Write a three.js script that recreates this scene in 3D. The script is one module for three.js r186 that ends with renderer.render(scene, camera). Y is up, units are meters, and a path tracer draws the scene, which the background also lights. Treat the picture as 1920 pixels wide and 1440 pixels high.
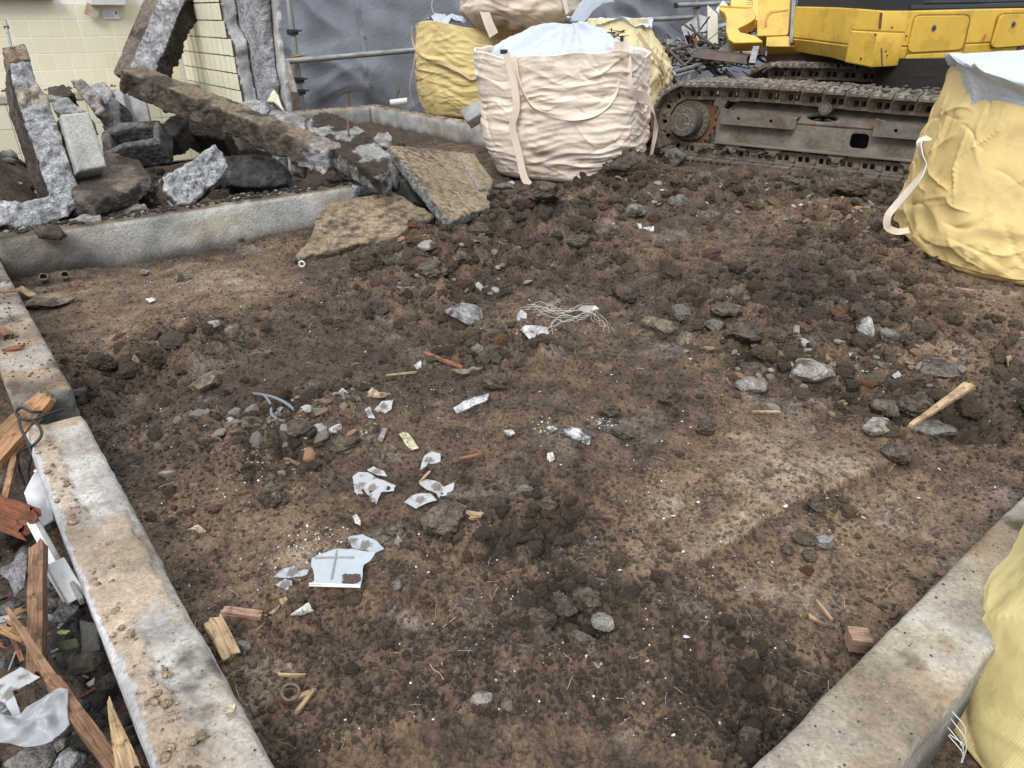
import * as THREE from 'three';
import { mergeGeometries, mergeVertices, toCreasedNormals } from 'three/addons/utils/BufferGeometryUtils.js';
import { RoundedBoxGeometry } from 'three/addons/geometries/RoundedBoxGeometry.js';

// ------------------------------------------------------------------ camera, sky, sun, exposure
const scene = new THREE.Scene();
const EYE = new THREE.Vector3(0, 1.0, 0);
const F = 1335, HORIZON = 25, PITCH = Math.atan((720 - HORIZON) / F), YAW = 39 * Math.PI / 180;
const camera = new THREE.PerspectiveCamera(2 * Math.atan(720 / F) * 180 / Math.PI, 4 / 3, 0.05, 200);
camera.position.copy(EYE);
camera.rotation.order = 'YXZ';
camera.rotation.set(-PITCH, -YAW, 0);
camera.updateMatrixWorld(true);

const SUN = new THREE.Vector3(-0.55, 0.75, 0.30).normalize();
{ // overcast sky: brighter towards the zenith, a little brighter round the veiled sun
  const w = 256, h = 128, d = new Float32Array(w * h * 4);
  for (let j = 0; j < h; j++) for (let i = 0; i < w; i++) {
    const el = ((j + 0.5) / h - 0.5) * Math.PI, az = ((i + 0.5) / w - 0.5) * 2 * Math.PI;
    const y = Math.sin(el), dir = new THREE.Vector3(Math.cos(el) * Math.cos(az), y, Math.cos(el) * Math.sin(az));
    const s = Math.max(0, dir.dot(SUN));
    let L = 1.26 * (0.28 + 0.72 * Math.max(0, y)) + 0.45 * Math.pow(s, 4) + 0.04 * Math.sin(az * 3 + y * 6) * Math.max(0, y);
    if (y < 0) L = 0.34;
    d.set([L * 0.965, L * 0.995, L * 1.05, 1], (j * w + i) * 4);
  }
  const t = new THREE.DataTexture(d, w, h, THREE.RGBAFormat, THREE.FloatType);
  t.mapping = THREE.EquirectangularReflectionMapping; t.magFilter = t.minFilter = THREE.LinearFilter; t.needsUpdate = true;
  scene.background = t; scene.environment = t;
}
const sun = new THREE.DirectionalLight(new THREE.Color(1, 0.97, 0.92), 1.45);
sun.position.copy(SUN).multiplyScalar(20); sun.castShadow = true; sun.shadow.radius = 34; sun.shadow.mapSize.set(2048, 2048);
Object.assign(sun.shadow.camera, { left: -10, right: 10, top: 10, bottom: -10, near: 0.5, far: 50 });
sun.target.position.set(2, 0, -3); scene.add(sun); scene.add(sun.target);

const renderer = new THREE.WebGLRenderer({ antialias: true });
renderer.toneMapping = THREE.LinearToneMapping;
renderer.toneMappingExposure = 1.36;
renderer.shadowMap.enabled = true;

// ------------------------------------------------------------------ numbers
const V = (x, y, z) => new THREE.Vector3(x, y, z);
const clamp = (x, a = 0, b = 1) => Math.min(b, Math.max(a, x));
const sstep = (a, b, x) => { const t = clamp((x - a) / (b - a)); return t * t * (3 - 2 * t); };
const lerp = (a, b, t) => a + (b - a) * t;
const mix3 = (a, b, t) => [lerp(a[0], b[0], t), lerp(a[1], b[1], t), lerp(a[2], b[2], t)];
function rng(s) { s = (s * 2654435761) >>> 0; return () => { s = (s + 0x6d2b79f5) | 0; let t = Math.imul(s ^ (s >>> 15), 1 | s); t = (t + Math.imul(t ^ (t >>> 7), 61 | t)) ^ t; return ((t ^ (t >>> 14)) >>> 0) / 4294967296; }; }
const PERM = new Uint8Array(512);
{ const r = rng(77), p = [...Array(256).keys()]; for (let i = 255; i > 0; i--) { const j = Math.floor(r() * (i + 1)); [p[i], p[j]] = [p[j], p[i]]; } for (let i = 0; i < 512; i++) PERM[i] = p[i & 255]; }
const gr = (h, x, y, z) => { h &= 15; const u = h < 8 ? x : y, v = h < 4 ? y : h === 12 || h === 14 ? x : z; return ((h & 1) ? -u : u) + ((h & 2) ? -v : v); };
const fd = (t) => t * t * t * (t * (t * 6 - 15) + 10);
function noise(x, y, z) {
  const X0 = Math.floor(x), Y0 = Math.floor(y), Z0 = Math.floor(z), X = X0 & 255, Y = Y0 & 255, Z = Z0 & 255;
  x -= X0; y -= Y0; z -= Z0;
  const u = fd(x), v = fd(y), w = fd(z), A = PERM[X] + Y, AA = PERM[A & 511] + Z, AB = PERM[(A + 1) & 511] + Z, B = PERM[X + 1] + Y, BA = PERM[B & 511] + Z, BB = PERM[(B + 1) & 511] + Z;
  const P = (i) => PERM[i & 511];
  return lerp(lerp(lerp(gr(P(AA), x, y, z), gr(P(BA), x - 1, y, z), u), lerp(gr(P(AB), x, y - 1, z), gr(P(BB), x - 1, y - 1, z), u), v),
    lerp(lerp(gr(P(AA + 1), x, y, z - 1), gr(P(BA + 1), x - 1, y, z - 1), u), lerp(gr(P(AB + 1), x, y - 1, z - 1), gr(P(BB + 1), x - 1, y - 1, z - 1), u), v), w);
}
function fbm(x, y, z, o = 4) { let a = 0, s = 0.5; for (let i = 0; i < o; i++) { a += s * noise(x, y, z); x = x * 2.03 + 11.7; y = y * 2.03 + 5.1; z = z * 2.03 + 3.3; s *= 0.5; } return a; }
const ridge = (n) => 1 - Math.min(1, Math.abs(n) * 2.4);
const h2 = (i, j, k) => { let h = Math.imul(i, 374761393) + Math.imul(j, 668265263) + Math.imul(k, 1274126177); h = Math.imul(h ^ (h >>> 13), 1274126177); return ((h ^ (h >>> 16)) >>> 0) / 4294967296; };
function worley(x, y, seed) { // lumps: 1 at a cell's centre, 0 at its edge, each with its own height
  const X = Math.floor(x), Y = Math.floor(y); let b = 0;
  for (let j = -1; j <= 1; j++) for (let i = -1; i <= 1; i++) {
    const px = X + i + h2(X + i, Y + j, seed), py = Y + j + h2(X + i, Y + j, seed + 7), s = 0.35 + 0.65 * h2(X + i, Y + j, seed + 13);
    const d2 = ((px - x) ** 2 + (py - y) ** 2) / (s * s * 0.75); if (d2 < 1) { const v = s * Math.sqrt(1 - d2); if (v > b) b = v; }
  }
  return b;
}

// ------------------------------------------------------------------ where a point seen in the photograph (1920 x 1440) stands
function ray(px, py) { return V((px - 960) / F, (720 - py) / F, -1).applyQuaternion(camera.quaternion); }
const D = (px, py, t) => ray(px, py).multiplyScalar(t).add(EYE);                       // at a depth
const P = (px, py, h = 0) => { const r = ray(px, py); return r.multiplyScalar((h - EYE.y) / r.y).add(EYE); };  // on a level plane
const ZP = (px, py, z) => { const r = ray(px, py); return r.multiplyScalar(z / r.z).add(EYE); };   // on a wall across
const XP = (px, py, x) => { const r = ray(px, py); return r.multiplyScalar(x / r.x).add(EYE); };
class Plane3 { // a plane through three points, its normal towards the eye
  constructor(a, b, c) {
    this.o = a.clone(); this.n = b.clone().sub(a).cross(c.clone().sub(a)).normalize();
    if (this.n.dot(EYE.clone().sub(a)) < 0) this.n.negate();
    this.u = (Math.abs(this.n.y) > 0.95 ? V(1, 0, 0) : V(0, 1, 0).cross(this.n)).normalize();
    this.u.addScaledVector(this.n, -this.u.dot(this.n)).normalize();
    this.v = this.n.clone().cross(this.u).normalize();
    this.m = new THREE.Matrix4().makeBasis(this.u, this.v, this.n).setPosition(this.o);
  }
  hit(px, py) { const r = ray(px, py); return r.multiplyScalar(this.o.clone().sub(EYE).dot(this.n) / r.dot(this.n)).add(EYE); }
  at(px, py) { const p = this.hit(px, py).sub(this.o); return [p.dot(this.u), p.dot(this.v)]; }
  poly(pts) { return pts.map(([x, y]) => this.at(x, y)); }
  world(a, b, c = 0) { return V(a, b, c).applyMatrix4(this.m); }
}
// ------------------------------------------------------------------ names, labels, groups
const used = new Map(), numbered = (n) => { const k = used.get(n) ?? 0; used.set(n, k + 1); return k ? n + '_' + String(k).padStart(3, '0') : n; };
function tag(o, label, category, group) { o.userData = { ...o.userData, label, category }; if (group) o.userData.group = group; return o; }
function shade(o) { o.castShadow = o.receiveShadow = true; return o; }
function thing(name, label, category, base, group) { const o = new THREE.Group(); o.name = numbered(name); o.position.copy(base); tag(o, label, category, group); scene.add(o); o.updateMatrixWorld(true); return o; }
function part(parent, name, geo, m, label) { // geometry in world coordinates
  const inv = parent.matrixWorld.clone().invert(); geo.applyMatrix4(inv);
  const o = shade(new THREE.Mesh(geo, m)); o.name = name; if (label) o.userData.label = label; parent.add(o); o.updateMatrixWorld(true); return o;
}
function solo(name, label, category, geo, m, group) { // a thing of one mesh, geometry in world coordinates
  geo.computeBoundingBox(); const b = geo.boundingBox, c = V((b.min.x + b.max.x) / 2, b.min.y, (b.min.z + b.max.z) / 2);
  geo.translate(-c.x, -c.y, -c.z); const o = shade(new THREE.Mesh(geo, m)); o.position.copy(c); o.name = numbered(name); tag(o, label, category, group); scene.add(o); o.updateMatrixWorld(true); return o;
}
function struct(name, geo, m) { const o = shade(new THREE.Mesh(geo, m)); o.name = numbered(name); o.userData.kind = 'structure'; scene.add(o); return o; }

// ------------------------------------------------------------------ computed textures
function per(x, y, n, seed) { // value noise that repeats after n cells
  const X = Math.floor(x), Y = Math.floor(y), u = fd(x - X), v = fd(y - Y), w = (i, j) => h2(((X + i) % n + n) % n, ((Y + j) % n + n) % n, seed);
  return lerp(lerp(w(0, 0), w(1, 0), u), lerp(w(0, 1), w(1, 1), u), v) * 2 - 1;
}
function pf(u, v, n, o, seed) { let a = 0, s = 0.5; for (let i = 0; i < o; i++) { a += s * per(u * n, v * n, n, seed + i); n *= 2; s *= 0.55; } return a; }
const sr = (l) => Math.round(255 * clamp(l <= 0.0031308 ? 12.92 * l : 1.055 * Math.pow(clamp(l), 1 / 2.4) - 0.055));
function tex(n, f, color, rep) {
  const d = new Uint8Array(n * n * 4);
  for (let j = 0; j < n; j++) for (let i = 0; i < n; i++) {
    const c = f(i / n, j / n), k = (j * n + i) * 4;
    if (color) d.set([sr(c[0]), sr(c[1]), sr(c[2]), 255], k); else { const g = Math.round(255 * clamp(c)); d.set([g, g, g, 255], k); }
  }
  const t = new THREE.DataTexture(d, n, n); t.wrapS = t.wrapT = THREE.RepeatWrapping; t.magFilter = THREE.LinearFilter; t.minFilter = THREE.LinearMipmapLinearFilter; t.generateMipmaps = true;
  if (color) t.colorSpace = THREE.SRGBColorSpace; if (rep) t.repeat.set(1 / rep, 1 / rep); t.needsUpdate = true; return t;
}
const speck = (u, v, n, seed, keep) => { const X = Math.floor(u * n), Y = Math.floor(v * n); if (h2(X, Y, seed) > keep) return 0; const cx = 0.3 + 0.4 * h2(X, Y, seed + 1), cy = 0.3 + 0.4 * h2(X, Y, seed + 2), r = 0.12 + 0.25 * h2(X, Y, seed + 3); const d = Math.hypot(u * n - X - cx, v * n - Y - cy); return d < r ? 0.35 + 0.65 * h2(X, Y, seed + 4) : 0; };
const soilC = tex(1024, (u, v) => {
  const a = pf(u, v, 12, 6, 3), b = pf(u, v, 80, 4, 9); let k = 0.62 + 0.40 * a + 0.55 * b, c = [k, k * 0.97, k * 0.93];
  const s = Math.max(speck(u, v, 130, 21, 0.045), speck(u, v, 240, 31, 0.05)); if (s) c = [s, s * 0.97, s * 0.9].map((x) => 0.4 + x * 0.6 + 0.2);
  const o = speck(u, v, 90, 41, 0.012); if (o) c = [0.95, 0.6, 0.32];
  return c.map((x) => clamp(x));
}, true, 0.5);
const soilB = tex(1024, (u, v) => { const g = Math.max(speck(u, v, 110, 51, 0.25), speck(u, v, 200, 61, 0.3) * 0.6); return 0.4 + 0.35 * pf(u, v, 16, 6, 5) + 0.25 * pf(u, v, 120, 2, 15) + 0.3 * g; }, false, 0.5);
const concC = tex(1024, (u, v) => {
  const a = pf(u, v, 4, 7, 103), b = pf(u, v, 60, 4, 113); let k = 0.74 + 0.22 * a + 0.12 * b; if (speck(u, v, 110, 121, 0.03)) k *= 0.72; if (speck(u, v, 150, 131, 0.06)) k *= 1.2; k += 0.24 * pf(u, v, 130, 3, 171);
  const w = pf(u, v, 5, 4, 141); return [k, k * (0.985 - 0.02 * w), k * (0.965 - 0.06 * w)];
}, true, 0.7);
const concB = tex(1024, (u, v) => 0.55 + 0.3 * pf(u, v, 20, 6, 105) - 0.25 * (speck(u, v, 110, 121, 0.03) > 0) - 0.2 * (speck(u, v, 160, 151, 0.1) > 0) + 0.25 * pf(u, v, 120, 3, 181), false, 0.7);
const roughB = tex(512, (u, v) => 0.45 + 0.4 * pf(u, v, 14, 6, 205) + 0.35 * speck(u, v, 26, 221, 0.5) + 0.2 * speck(u, v, 60, 231, 0.4), false, 0.25);
const roughC = tex(512, (u, v) => { let k = 0.70 + 0.42 * pf(u, v, 14, 6, 305) + 0.2 * pf(u, v, 70, 2, 315); const s = speck(u, v, 24, 221, 0.5), d = speck(u, v, 50, 331, 0.15); k *= 1 + 0.3 * (s - 0.4) * (s > 0) - 0.45 * (d > 0); return [k, k, k * 1.0]; }, true, 0.25);
const clothC = tex(512, (u, v) => { const k = 0.86 + 0.14 * pf(u, v, 3, 6, 405) + 0.05 * pf(u, v, 60, 3, 415) - (speck(u, v, 110, 421, 0.012) ? 0.22 : 0); return [k, k * (0.99 + 0.02 * pf(u, v, 4, 3, 425)), k * 0.97]; }, true, 0.6);
const clothB = tex(512, (u, v) => 0.5 + 0.16 * Math.sin(u * 2 * Math.PI * 128) * Math.sin(v * 2 * Math.PI * 128) + 0.45 * pf(u, v, 10, 4, 435), false, 0.3);
const grimeC = tex(512, (u, v) => { const a = pf(u, v, 5, 7, 505), b = pf(u, v, 30, 4, 515); const k = 0.66 + 0.32 * a + 0.2 * b, r = sstep(0.12, 0.4, pf(u, v, 7, 5, 525)); return mix3([k, k * 0.97, k * 0.92], [k * 0.95, k * 0.66, k * 0.46], r * 0.65); }, true, 0.5);
const grimeB = tex(512, (u, v) => 0.5 + 0.45 * pf(u, v, 16, 6, 535), false, 0.3);
const paintC = (() => { // worn yellow paint: scratches, rubbed dirt
  const n = 1024, cv = document.createElement('canvas'); cv.width = cv.height = n; const g = cv.getContext('2d'), r = rng(606);
  const im = g.createImageData(n, n);
  for (let j = 0; j < n; j++) for (let i = 0; i < n; i++) { const u = i / n, v = j / n, k = 0.9 + 0.1 * pf(u, v, 4, 6, 605) - 0.16 * sstep(0.1, 0.5, pf(u, v, 6, 6, 615)), o = (j * n + i) * 4; im.data[o] = sr(k); im.data[o + 1] = sr(k * 0.985); im.data[o + 2] = sr(k * 0.93); im.data[o + 3] = 255; }
  g.putImageData(im, 0, 0);
  for (let i = 0; i < 170; i++) { g.strokeStyle = `rgba(${40 + r() * 40},${34 + r() * 30},${20 + r() * 20},${0.15 + r() * 0.5})`; g.lineWidth = 0.6 + r() * 1.6; const x = r() * n, y = r() * n, a = r() * 6.3, l = 10 + r() * r() * 190; g.beginPath(); g.moveTo(x, y); g.quadraticCurveTo(x + Math.cos(a) * l * 0.5 + r() * 14, y + Math.sin(a) * l * 0.5, x + Math.cos(a) * l, y + Math.sin(a) * l); g.stroke(); }
  const t = new THREE.CanvasTexture(cv); t.colorSpace = THREE.SRGBColorSpace; t.wrapS = t.wrapT = THREE.RepeatWrapping; t.repeat.set(1 / 0.6, 1 / 0.6); return t;
})();
const woodC = tex(512, (u, v) => { const w = pf(u, v, 3, 4, 705), g = pf(u * 0.25, v * 4 + w * 0.15, 16, 4, 715); const k = 0.72 + 0.45 * g + 0.15 * w - 0.3 * sstep(0.2, 0.5, pf(u, v, 6, 5, 725)); return [k, k * 0.96, k * 0.9]; }, true, 0.16);
const woodB = tex(512, (u, v) => 0.5 + 0.5 * pf(u * 0.25, v * 6, 16, 4, 735), false, 0.12);
const filmB = tex(512, (u, v) => 0.5 + 0.6 * Math.abs(pf(u, v, 5, 5, 805)) - 0.3 * Math.abs(pf(u, v, 11, 3, 815)), false, 0.3);

const M = (o) => new THREE.MeshStandardMaterial({ roughness: 0.95, ...o, color: new THREE.Color().setRGB(...(o.color ?? [1, 1, 1])) });
const MP = (o) => new THREE.MeshPhysicalMaterial({ roughness: 0.95, ...o, color: new THREE.Color().setRGB(...(o.color ?? [1, 1, 1])) });
const DS = THREE.DoubleSide;
const m_soil = M({ vertexColors: true, map: soilC, bumpMap: soilB, bumpScale: 0.007, roughness: 1 });
const m_clod = M({ color: [1, 1, 1], map: soilC, bumpMap: soilB, bumpScale: 0.003, roughness: 1 });
const m_conc = M({ vertexColors: true, map: concC, bumpMap: concB, bumpScale: 0.0045, roughness: 0.95 });
const m_rough = M({ vertexColors: true, map: roughC, bumpMap: roughB, bumpScale: 0.016, roughness: 0.96 });
const m_wood = M({ vertexColors: true, map: woodC, bumpMap: woodB, bumpScale: 0.0015, roughness: 0.8 });
const m_bag = (c) => M({ color: c, vertexColors: true, map: clothC, bumpMap: clothB, bumpScale: 0.0012, roughness: 0.75, side: DS });
const m_liner = MP({ color: [0.66, 0.725, 0.81], roughness: 0.38, transmission: 0.35, thickness: 0, side: DS, bumpMap: filmB, bumpScale: 0.006 });
const weaveC = tex(512, (u, v) => { const k = 0.88 + 0.05 * Math.sin(u * 2 * Math.PI * 64) + 0.035 * Math.sin(v * 2 * Math.PI * 64) + 0.10 * pf(u, v, 4, 5, 955) + 0.05 * pf(u * 3, v * 0.5, 32, 3, 965); return [k, k * 0.995, k * 0.97]; }, true, 0.28);
const filmC = tex(512, (u, v) => { const k = 0.88 + 0.14 * pf(u, v, 5, 4, 905), d = sstep(0.10, 0.42, pf(u, v, 9, 6, 915)) * 0.8; return mix3([k, k, k], [0.27, 0.20, 0.14], d); }, true, 0.22);
const m_film = MP({ color: [0.72, 0.78, 0.83], map: filmC, roughness: 0.3, transmission: 0.55, thickness: 0, side: DS, bumpMap: filmB, bumpScale: 0.004 });
const m_film2 = MP({ color: [0.66, 0.68, 0.70], roughness: 0.4, transmission: 0.4, thickness: 0, side: DS, map: filmC, bumpMap: filmB, bumpScale: 0.004 });
const m_yellow = M({ color: [0.76, 0.50, 0.075], map: paintC, roughness: 0.42 });
const m_steel = M({ color: [0.28, 0.255, 0.225], map: grimeC, bumpMap: grimeB, bumpScale: 0.002, roughness: 0.8, metalness: 0.15 });
const m_mud = M({ vertexColors: true, map: grimeC, bumpMap: soilB, bumpScale: 0.004, roughness: 0.9 });
const m_dark = M({ color: [0.02, 0.02, 0.022], roughness: 0.6 });
const m_black = M({ color: [0.022, 0.024, 0.03], roughness: 0.7 });
const m_rust = M({ color: [0.24, 0.13, 0.08], map: grimeC, bumpMap: grimeB, bumpScale: 0.002, roughness: 0.85 });
const m_pipe = M({ color: [0.42, 0.46, 0.48], map: grimeC, roughness: 0.5, metalness: 0.35 });
const m_white = M({ color: [0.72, 0.74, 0.76], map: clothC, roughness: 0.5 });
const m_grey = M({ color: [0.38, 0.40, 0.41], map: grimeC, roughness: 0.55 });

// ------------------------------------------------------------------ meshers
function boxUV(g) { // uv in metres from the axis each face looks along; keeps smooth normals
  const q = g.index ? g.toNonIndexed() : g, p = q.attributes.position, uv = new Float32Array(p.count * 2), a = V(), b = V(), c = V(), n = V();
  for (let i = 0; i < p.count; i += 3) {
    a.fromBufferAttribute(p, i); b.fromBufferAttribute(p, i + 1); c.fromBufferAttribute(p, i + 2); n.copy(b).sub(a).cross(c.clone().sub(a));
    const x = Math.abs(n.x), y = Math.abs(n.y), z = Math.abs(n.z);
    [a, b, c].forEach((w, k) => { const o = (i + k) * 2; if (x >= y && x >= z) { uv[o] = w.z; uv[o + 1] = w.y; } else if (y >= z) { uv[o] = w.x; uv[o + 1] = w.z; } else { uv[o] = w.x; uv[o + 1] = w.y; } });
  }
  q.setAttribute('uv', new THREE.BufferAttribute(uv, 2)); return q;
}
function paint(g, f) { // vertex colours from place and normal
  const p = g.attributes.position, n = g.attributes.normal, c = new Float32Array(p.count * 3), a = V(), b = V();
  for (let i = 0; i < p.count; i++) { a.fromBufferAttribute(p, i); b.fromBufferAttribute(n, i); c.set(f(a, b), i * 3); }
  g.setAttribute('color', new THREE.BufferAttribute(c, 3)); return g;
}
function nets(f, lo, hi, cell) { // surface nets over a signed distance
  const nx = Math.ceil((hi[0] - lo[0]) / cell) + 2, ny = Math.ceil((hi[1] - lo[1]) / cell) + 2, nz = Math.ceil((hi[2] - lo[2]) / cell) + 2, val = new Float32Array(nx * ny * nz), X = lo[0] - cell / 2, Y = lo[1] - cell / 2, Z = lo[2] - cell / 2;
  for (let k = 0, i = 0; k < nz; k++) for (let j = 0; j < ny; j++) for (let l = 0; l < nx; l++, i++) val[i] = f(X + l * cell, Y + j * cell, Z + k * cell);
  const id = new Int32Array(nx * ny * nz).fill(-1), pos = [], idx = [], sx = 1, sy = nx, sz = nx * ny, off = [0, sx, sy, sx + sy, sz, sz + sx, sz + sy, sz + sx + sy];
  const E = [[0, 1], [2, 3], [4, 5], [6, 7], [0, 2], [1, 3], [4, 6], [5, 7], [0, 4], [1, 5], [2, 6], [3, 7]];
  for (let k = 0; k < nz - 1; k++) for (let j = 0; j < ny - 1; j++) for (let l = 0; l < nx - 1; l++) {
    const i = l + j * sy + k * sz; let m = 0; for (let c = 0; c < 8; c++) if (val[i + off[c]] < 0) m |= 1 << c;
    if (m === 0 || m === 255) continue; let x = 0, y = 0, z = 0, n = 0;
    for (const [a, b] of E) { const va = val[i + off[a]], vb = val[i + off[b]]; if ((va < 0) === (vb < 0)) continue; const t = va / (va - vb); x += lerp(a & 1, b & 1, t); y += lerp((a >> 1) & 1, (b >> 1) & 1, t); z += lerp(a >> 2, b >> 2, t); n++; }
    id[i] = pos.length / 3; pos.push(X + (l + x / n) * cell, Y + (j + y / n) * cell, Z + (k + z / n) * cell);
  }
  const quad = (a, b, c, d, flip) => { if (a < 0 || b < 0 || c < 0 || d < 0) return; flip ? idx.push(a, b, c, a, c, d) : idx.push(a, c, b, a, d, c); };
  for (let k = 1; k < nz - 1; k++) for (let j = 1; j < ny - 1; j++) for (let l = 1; l < nx - 1; l++) {
    const i = l + j * sy + k * sz, s = val[i] < 0;
    if (s !== (val[i + sx] < 0)) quad(id[i], id[i - sy], id[i - sy - sz], id[i - sz], s === false ? false : true);
    if (s !== (val[i + sy] < 0)) quad(id[i], id[i - sz], id[i - sx - sz], id[i - sx], s === false ? false : true);
    if (s !== (val[i + sz] < 0)) quad(id[i], id[i - sx], id[i - sx - sy], id[i - sy], s === false ? false : true);
  }
  const g = new THREE.BufferGeometry(); g.setAttribute('position', new THREE.BufferAttribute(new Float32Array(pos), 3)); g.setIndex(idx); g.computeVertexNormals();
  return g;
}
function polySD(pts, x, y) { // signed distance to a polygon
  let d = 1e9, s = 1; const n = pts.length;
  for (let i = 0, j = n - 1; i < n; j = i++) {
    const ex = pts[j][0] - pts[i][0], ey = pts[j][1] - pts[i][1], wx = x - pts[i][0], wy = y - pts[i][1], t = clamp((wx * ex + wy * ey) / (ex * ex + ey * ey)), bx = wx - ex * t, by = wy - ey * t;
    d = Math.min(d, bx * bx + by * by);
    const a = y >= pts[i][1], b = y < pts[j][1], c = ex * wy > ey * wx; if ((a && b && c) || (!a && !b && !c)) s = -s;
  }
  return s * Math.sqrt(d);
}
const C = { soil: [0.075, 0.055, 0.040], soilD: [0.040, 0.029, 0.021], dry: [0.27, 0.215, 0.155], conc: [0.36, 0.36, 0.345], pale: [0.52, 0.52, 0.51], grey: [0.24, 0.245, 0.245], tan: [0.36, 0.275, 0.18], white: [0.8, 0.8, 0.8], dark: [0.10, 0.10, 0.098] };
// A broken slab: the outline lies in a plane (its looked-at face), the body goes back from it by th.
function slabGeo({ pl, out, th, cell = 0.012, face = 0.004, edge = 0.012, seed = 1, col, extra }) {
  const q = pl.poly ? pl.poly(out) : out; let lo = [1e9, 1e9, -th], hi = [-1e9, -1e9, 0];
  for (const [x, y] of q) { lo[0] = Math.min(lo[0], x); lo[1] = Math.min(lo[1], y); hi[0] = Math.max(hi[0], x); hi[1] = Math.max(hi[1], y); }
  const pad = edge + cell * 2; lo = lo.map((x) => x - pad); hi = hi.map((x) => x + pad);
  const f = (x, y, z) => {
    const e = fbm(x * 9 + seed, y * 9, z * 9 + seed * 3, 3) * edge * 2 + fbm(x * 34, y * 34 + seed, z * 34, 3) * edge * 1.6;
    const d1 = polySD(q, x, y) + e, d2 = Math.abs(z + th / 2) - th / 2 + fbm(x * 12 + 5, y * 12 + seed, z * 5, 4) * face * 1.8 + (face > 0.005 ? fbm(x * 42, y * 42 + seed, z * 42, 2) * face * 1.6 : 0);
    let d = Math.max(d1, d2, (d1 + d2) * 0.7071 + 0.004);
    if (extra) d = extra(d, x, y, z);
    return d;
  };
  const g = nets(f, lo, hi, cell);
  if (col) paint(g, (p, n) => col(p, n));
  return boxUV(g).applyMatrix4(pl.m);
}
// dirt laid over a concrete colour, for use in a paint callback
const blot = (p, s, seed) => clamp(0.5 + 1.25 * fbm(p.x * s + seed, p.y * s, p.z * s + seed, 5));
function faced(faceC, edgeC, backC, dirt = 0.3, seed = 1, dirtC = C.soil) {
  return (p, n) => {
    let c = n.z > 0.72 ? faceC : n.z < -0.6 ? backC : edgeC; const v = 0.8 + 0.4 * blot(p, 14, seed);
    const b = sstep(1 - dirt - 0.12, 1 - dirt + 0.16, blot(p, 5, seed + 9)); c = mix3(c, dirtC, b * 0.85); return c.map((x) => x * v);
  };
}
function rockGeo(seed, sx, sy, sz, det = 4, cuts = 7, amp = 0.1) {
  const r = rng(seed), g = mergeVertices(new THREE.IcosahedronGeometry(1, det).deleteAttribute('uv').deleteAttribute('normal')), p = g.attributes.position, pl = [];
  for (let i = 0; i < cuts; i++) { const n = V(r() * 2 - 1, r() * 2 - 1, r() * 2 - 1).normalize(); pl.push([n, 0.55 + r() * 0.35]); }
  const a = V();
  for (let i = 0; i < p.count; i++) {
    a.fromBufferAttribute(p, i); for (const [n, d] of pl) { const k = a.dot(n); if (k > d) a.addScaledVector(n, (d - k) * 0.92); }
    const k = 1 + amp * fbm(a.x * 2.2 + seed, a.y * 2.2, a.z * 2.2, 3) * 2 + amp * 0.7 * fbm(a.x * 7, a.y * 7 + seed, a.z * 7, 3); a.multiplyScalar(k); p.setXYZ(i, a.x * sx, a.y * sy, a.z * sz);
  }
  g.computeVertexNormals(); return g;
}
function worley3(x, y, z, s) { const X = Math.floor(x), Y = Math.floor(y), Z = Math.floor(z); let b = 9; for (let k = -1; k <= 1; k++) for (let j = -1; j <= 1; j++) for (let i = -1; i <= 1; i++) { const q = (Z + k) * 57 + s, d = (X + i + h2(X + i, Y + j, q) - x) ** 2 + (Y + j + h2(X + i, Y + j, q + 311) - y) ** 2 + (Z + k + h2(X + i, Y + j, q + 733) - z) ** 2; if (d < b) b = d; } return Math.sqrt(b); }
function clodGeo(seed, det, sy) { // a crumbly lump: flats broken by smaller lumps
  const g = rockGeo(seed, 1, sy, 0.9, det, 10, 0.16), p = g.attributes.position, n = g.attributes.normal;
  for (let i = 0; i < p.count; i++) { const x = p.getX(i), y = p.getY(i), z = p.getZ(i), k = 0.20 * (0.55 - worley3(x * 2.6 + seed, y * 2.6, z * 2.6, seed)) + 0.11 * (0.5 - worley3(x * 5.5, y * 5.5 + seed, z * 5.5, seed + 5)) + 0.05 * noise(x * 14, y * 14, z * 14 + seed); p.setXYZ(i, x + n.getX(i) * k, y + n.getY(i) * k, z + n.getZ(i) * k); }
  g.computeVertexNormals(); return g;
}
function frameOf(a, b, upHint = V(0, 1, 0)) { const x = b.clone().sub(a), L = x.length(); x.normalize(); const z = x.clone().cross(upHint).normalize(), y = z.clone().cross(x).normalize(); return { m: new THREE.Matrix4().makeBasis(x, y, z).setPosition(a), L }; }
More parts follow.
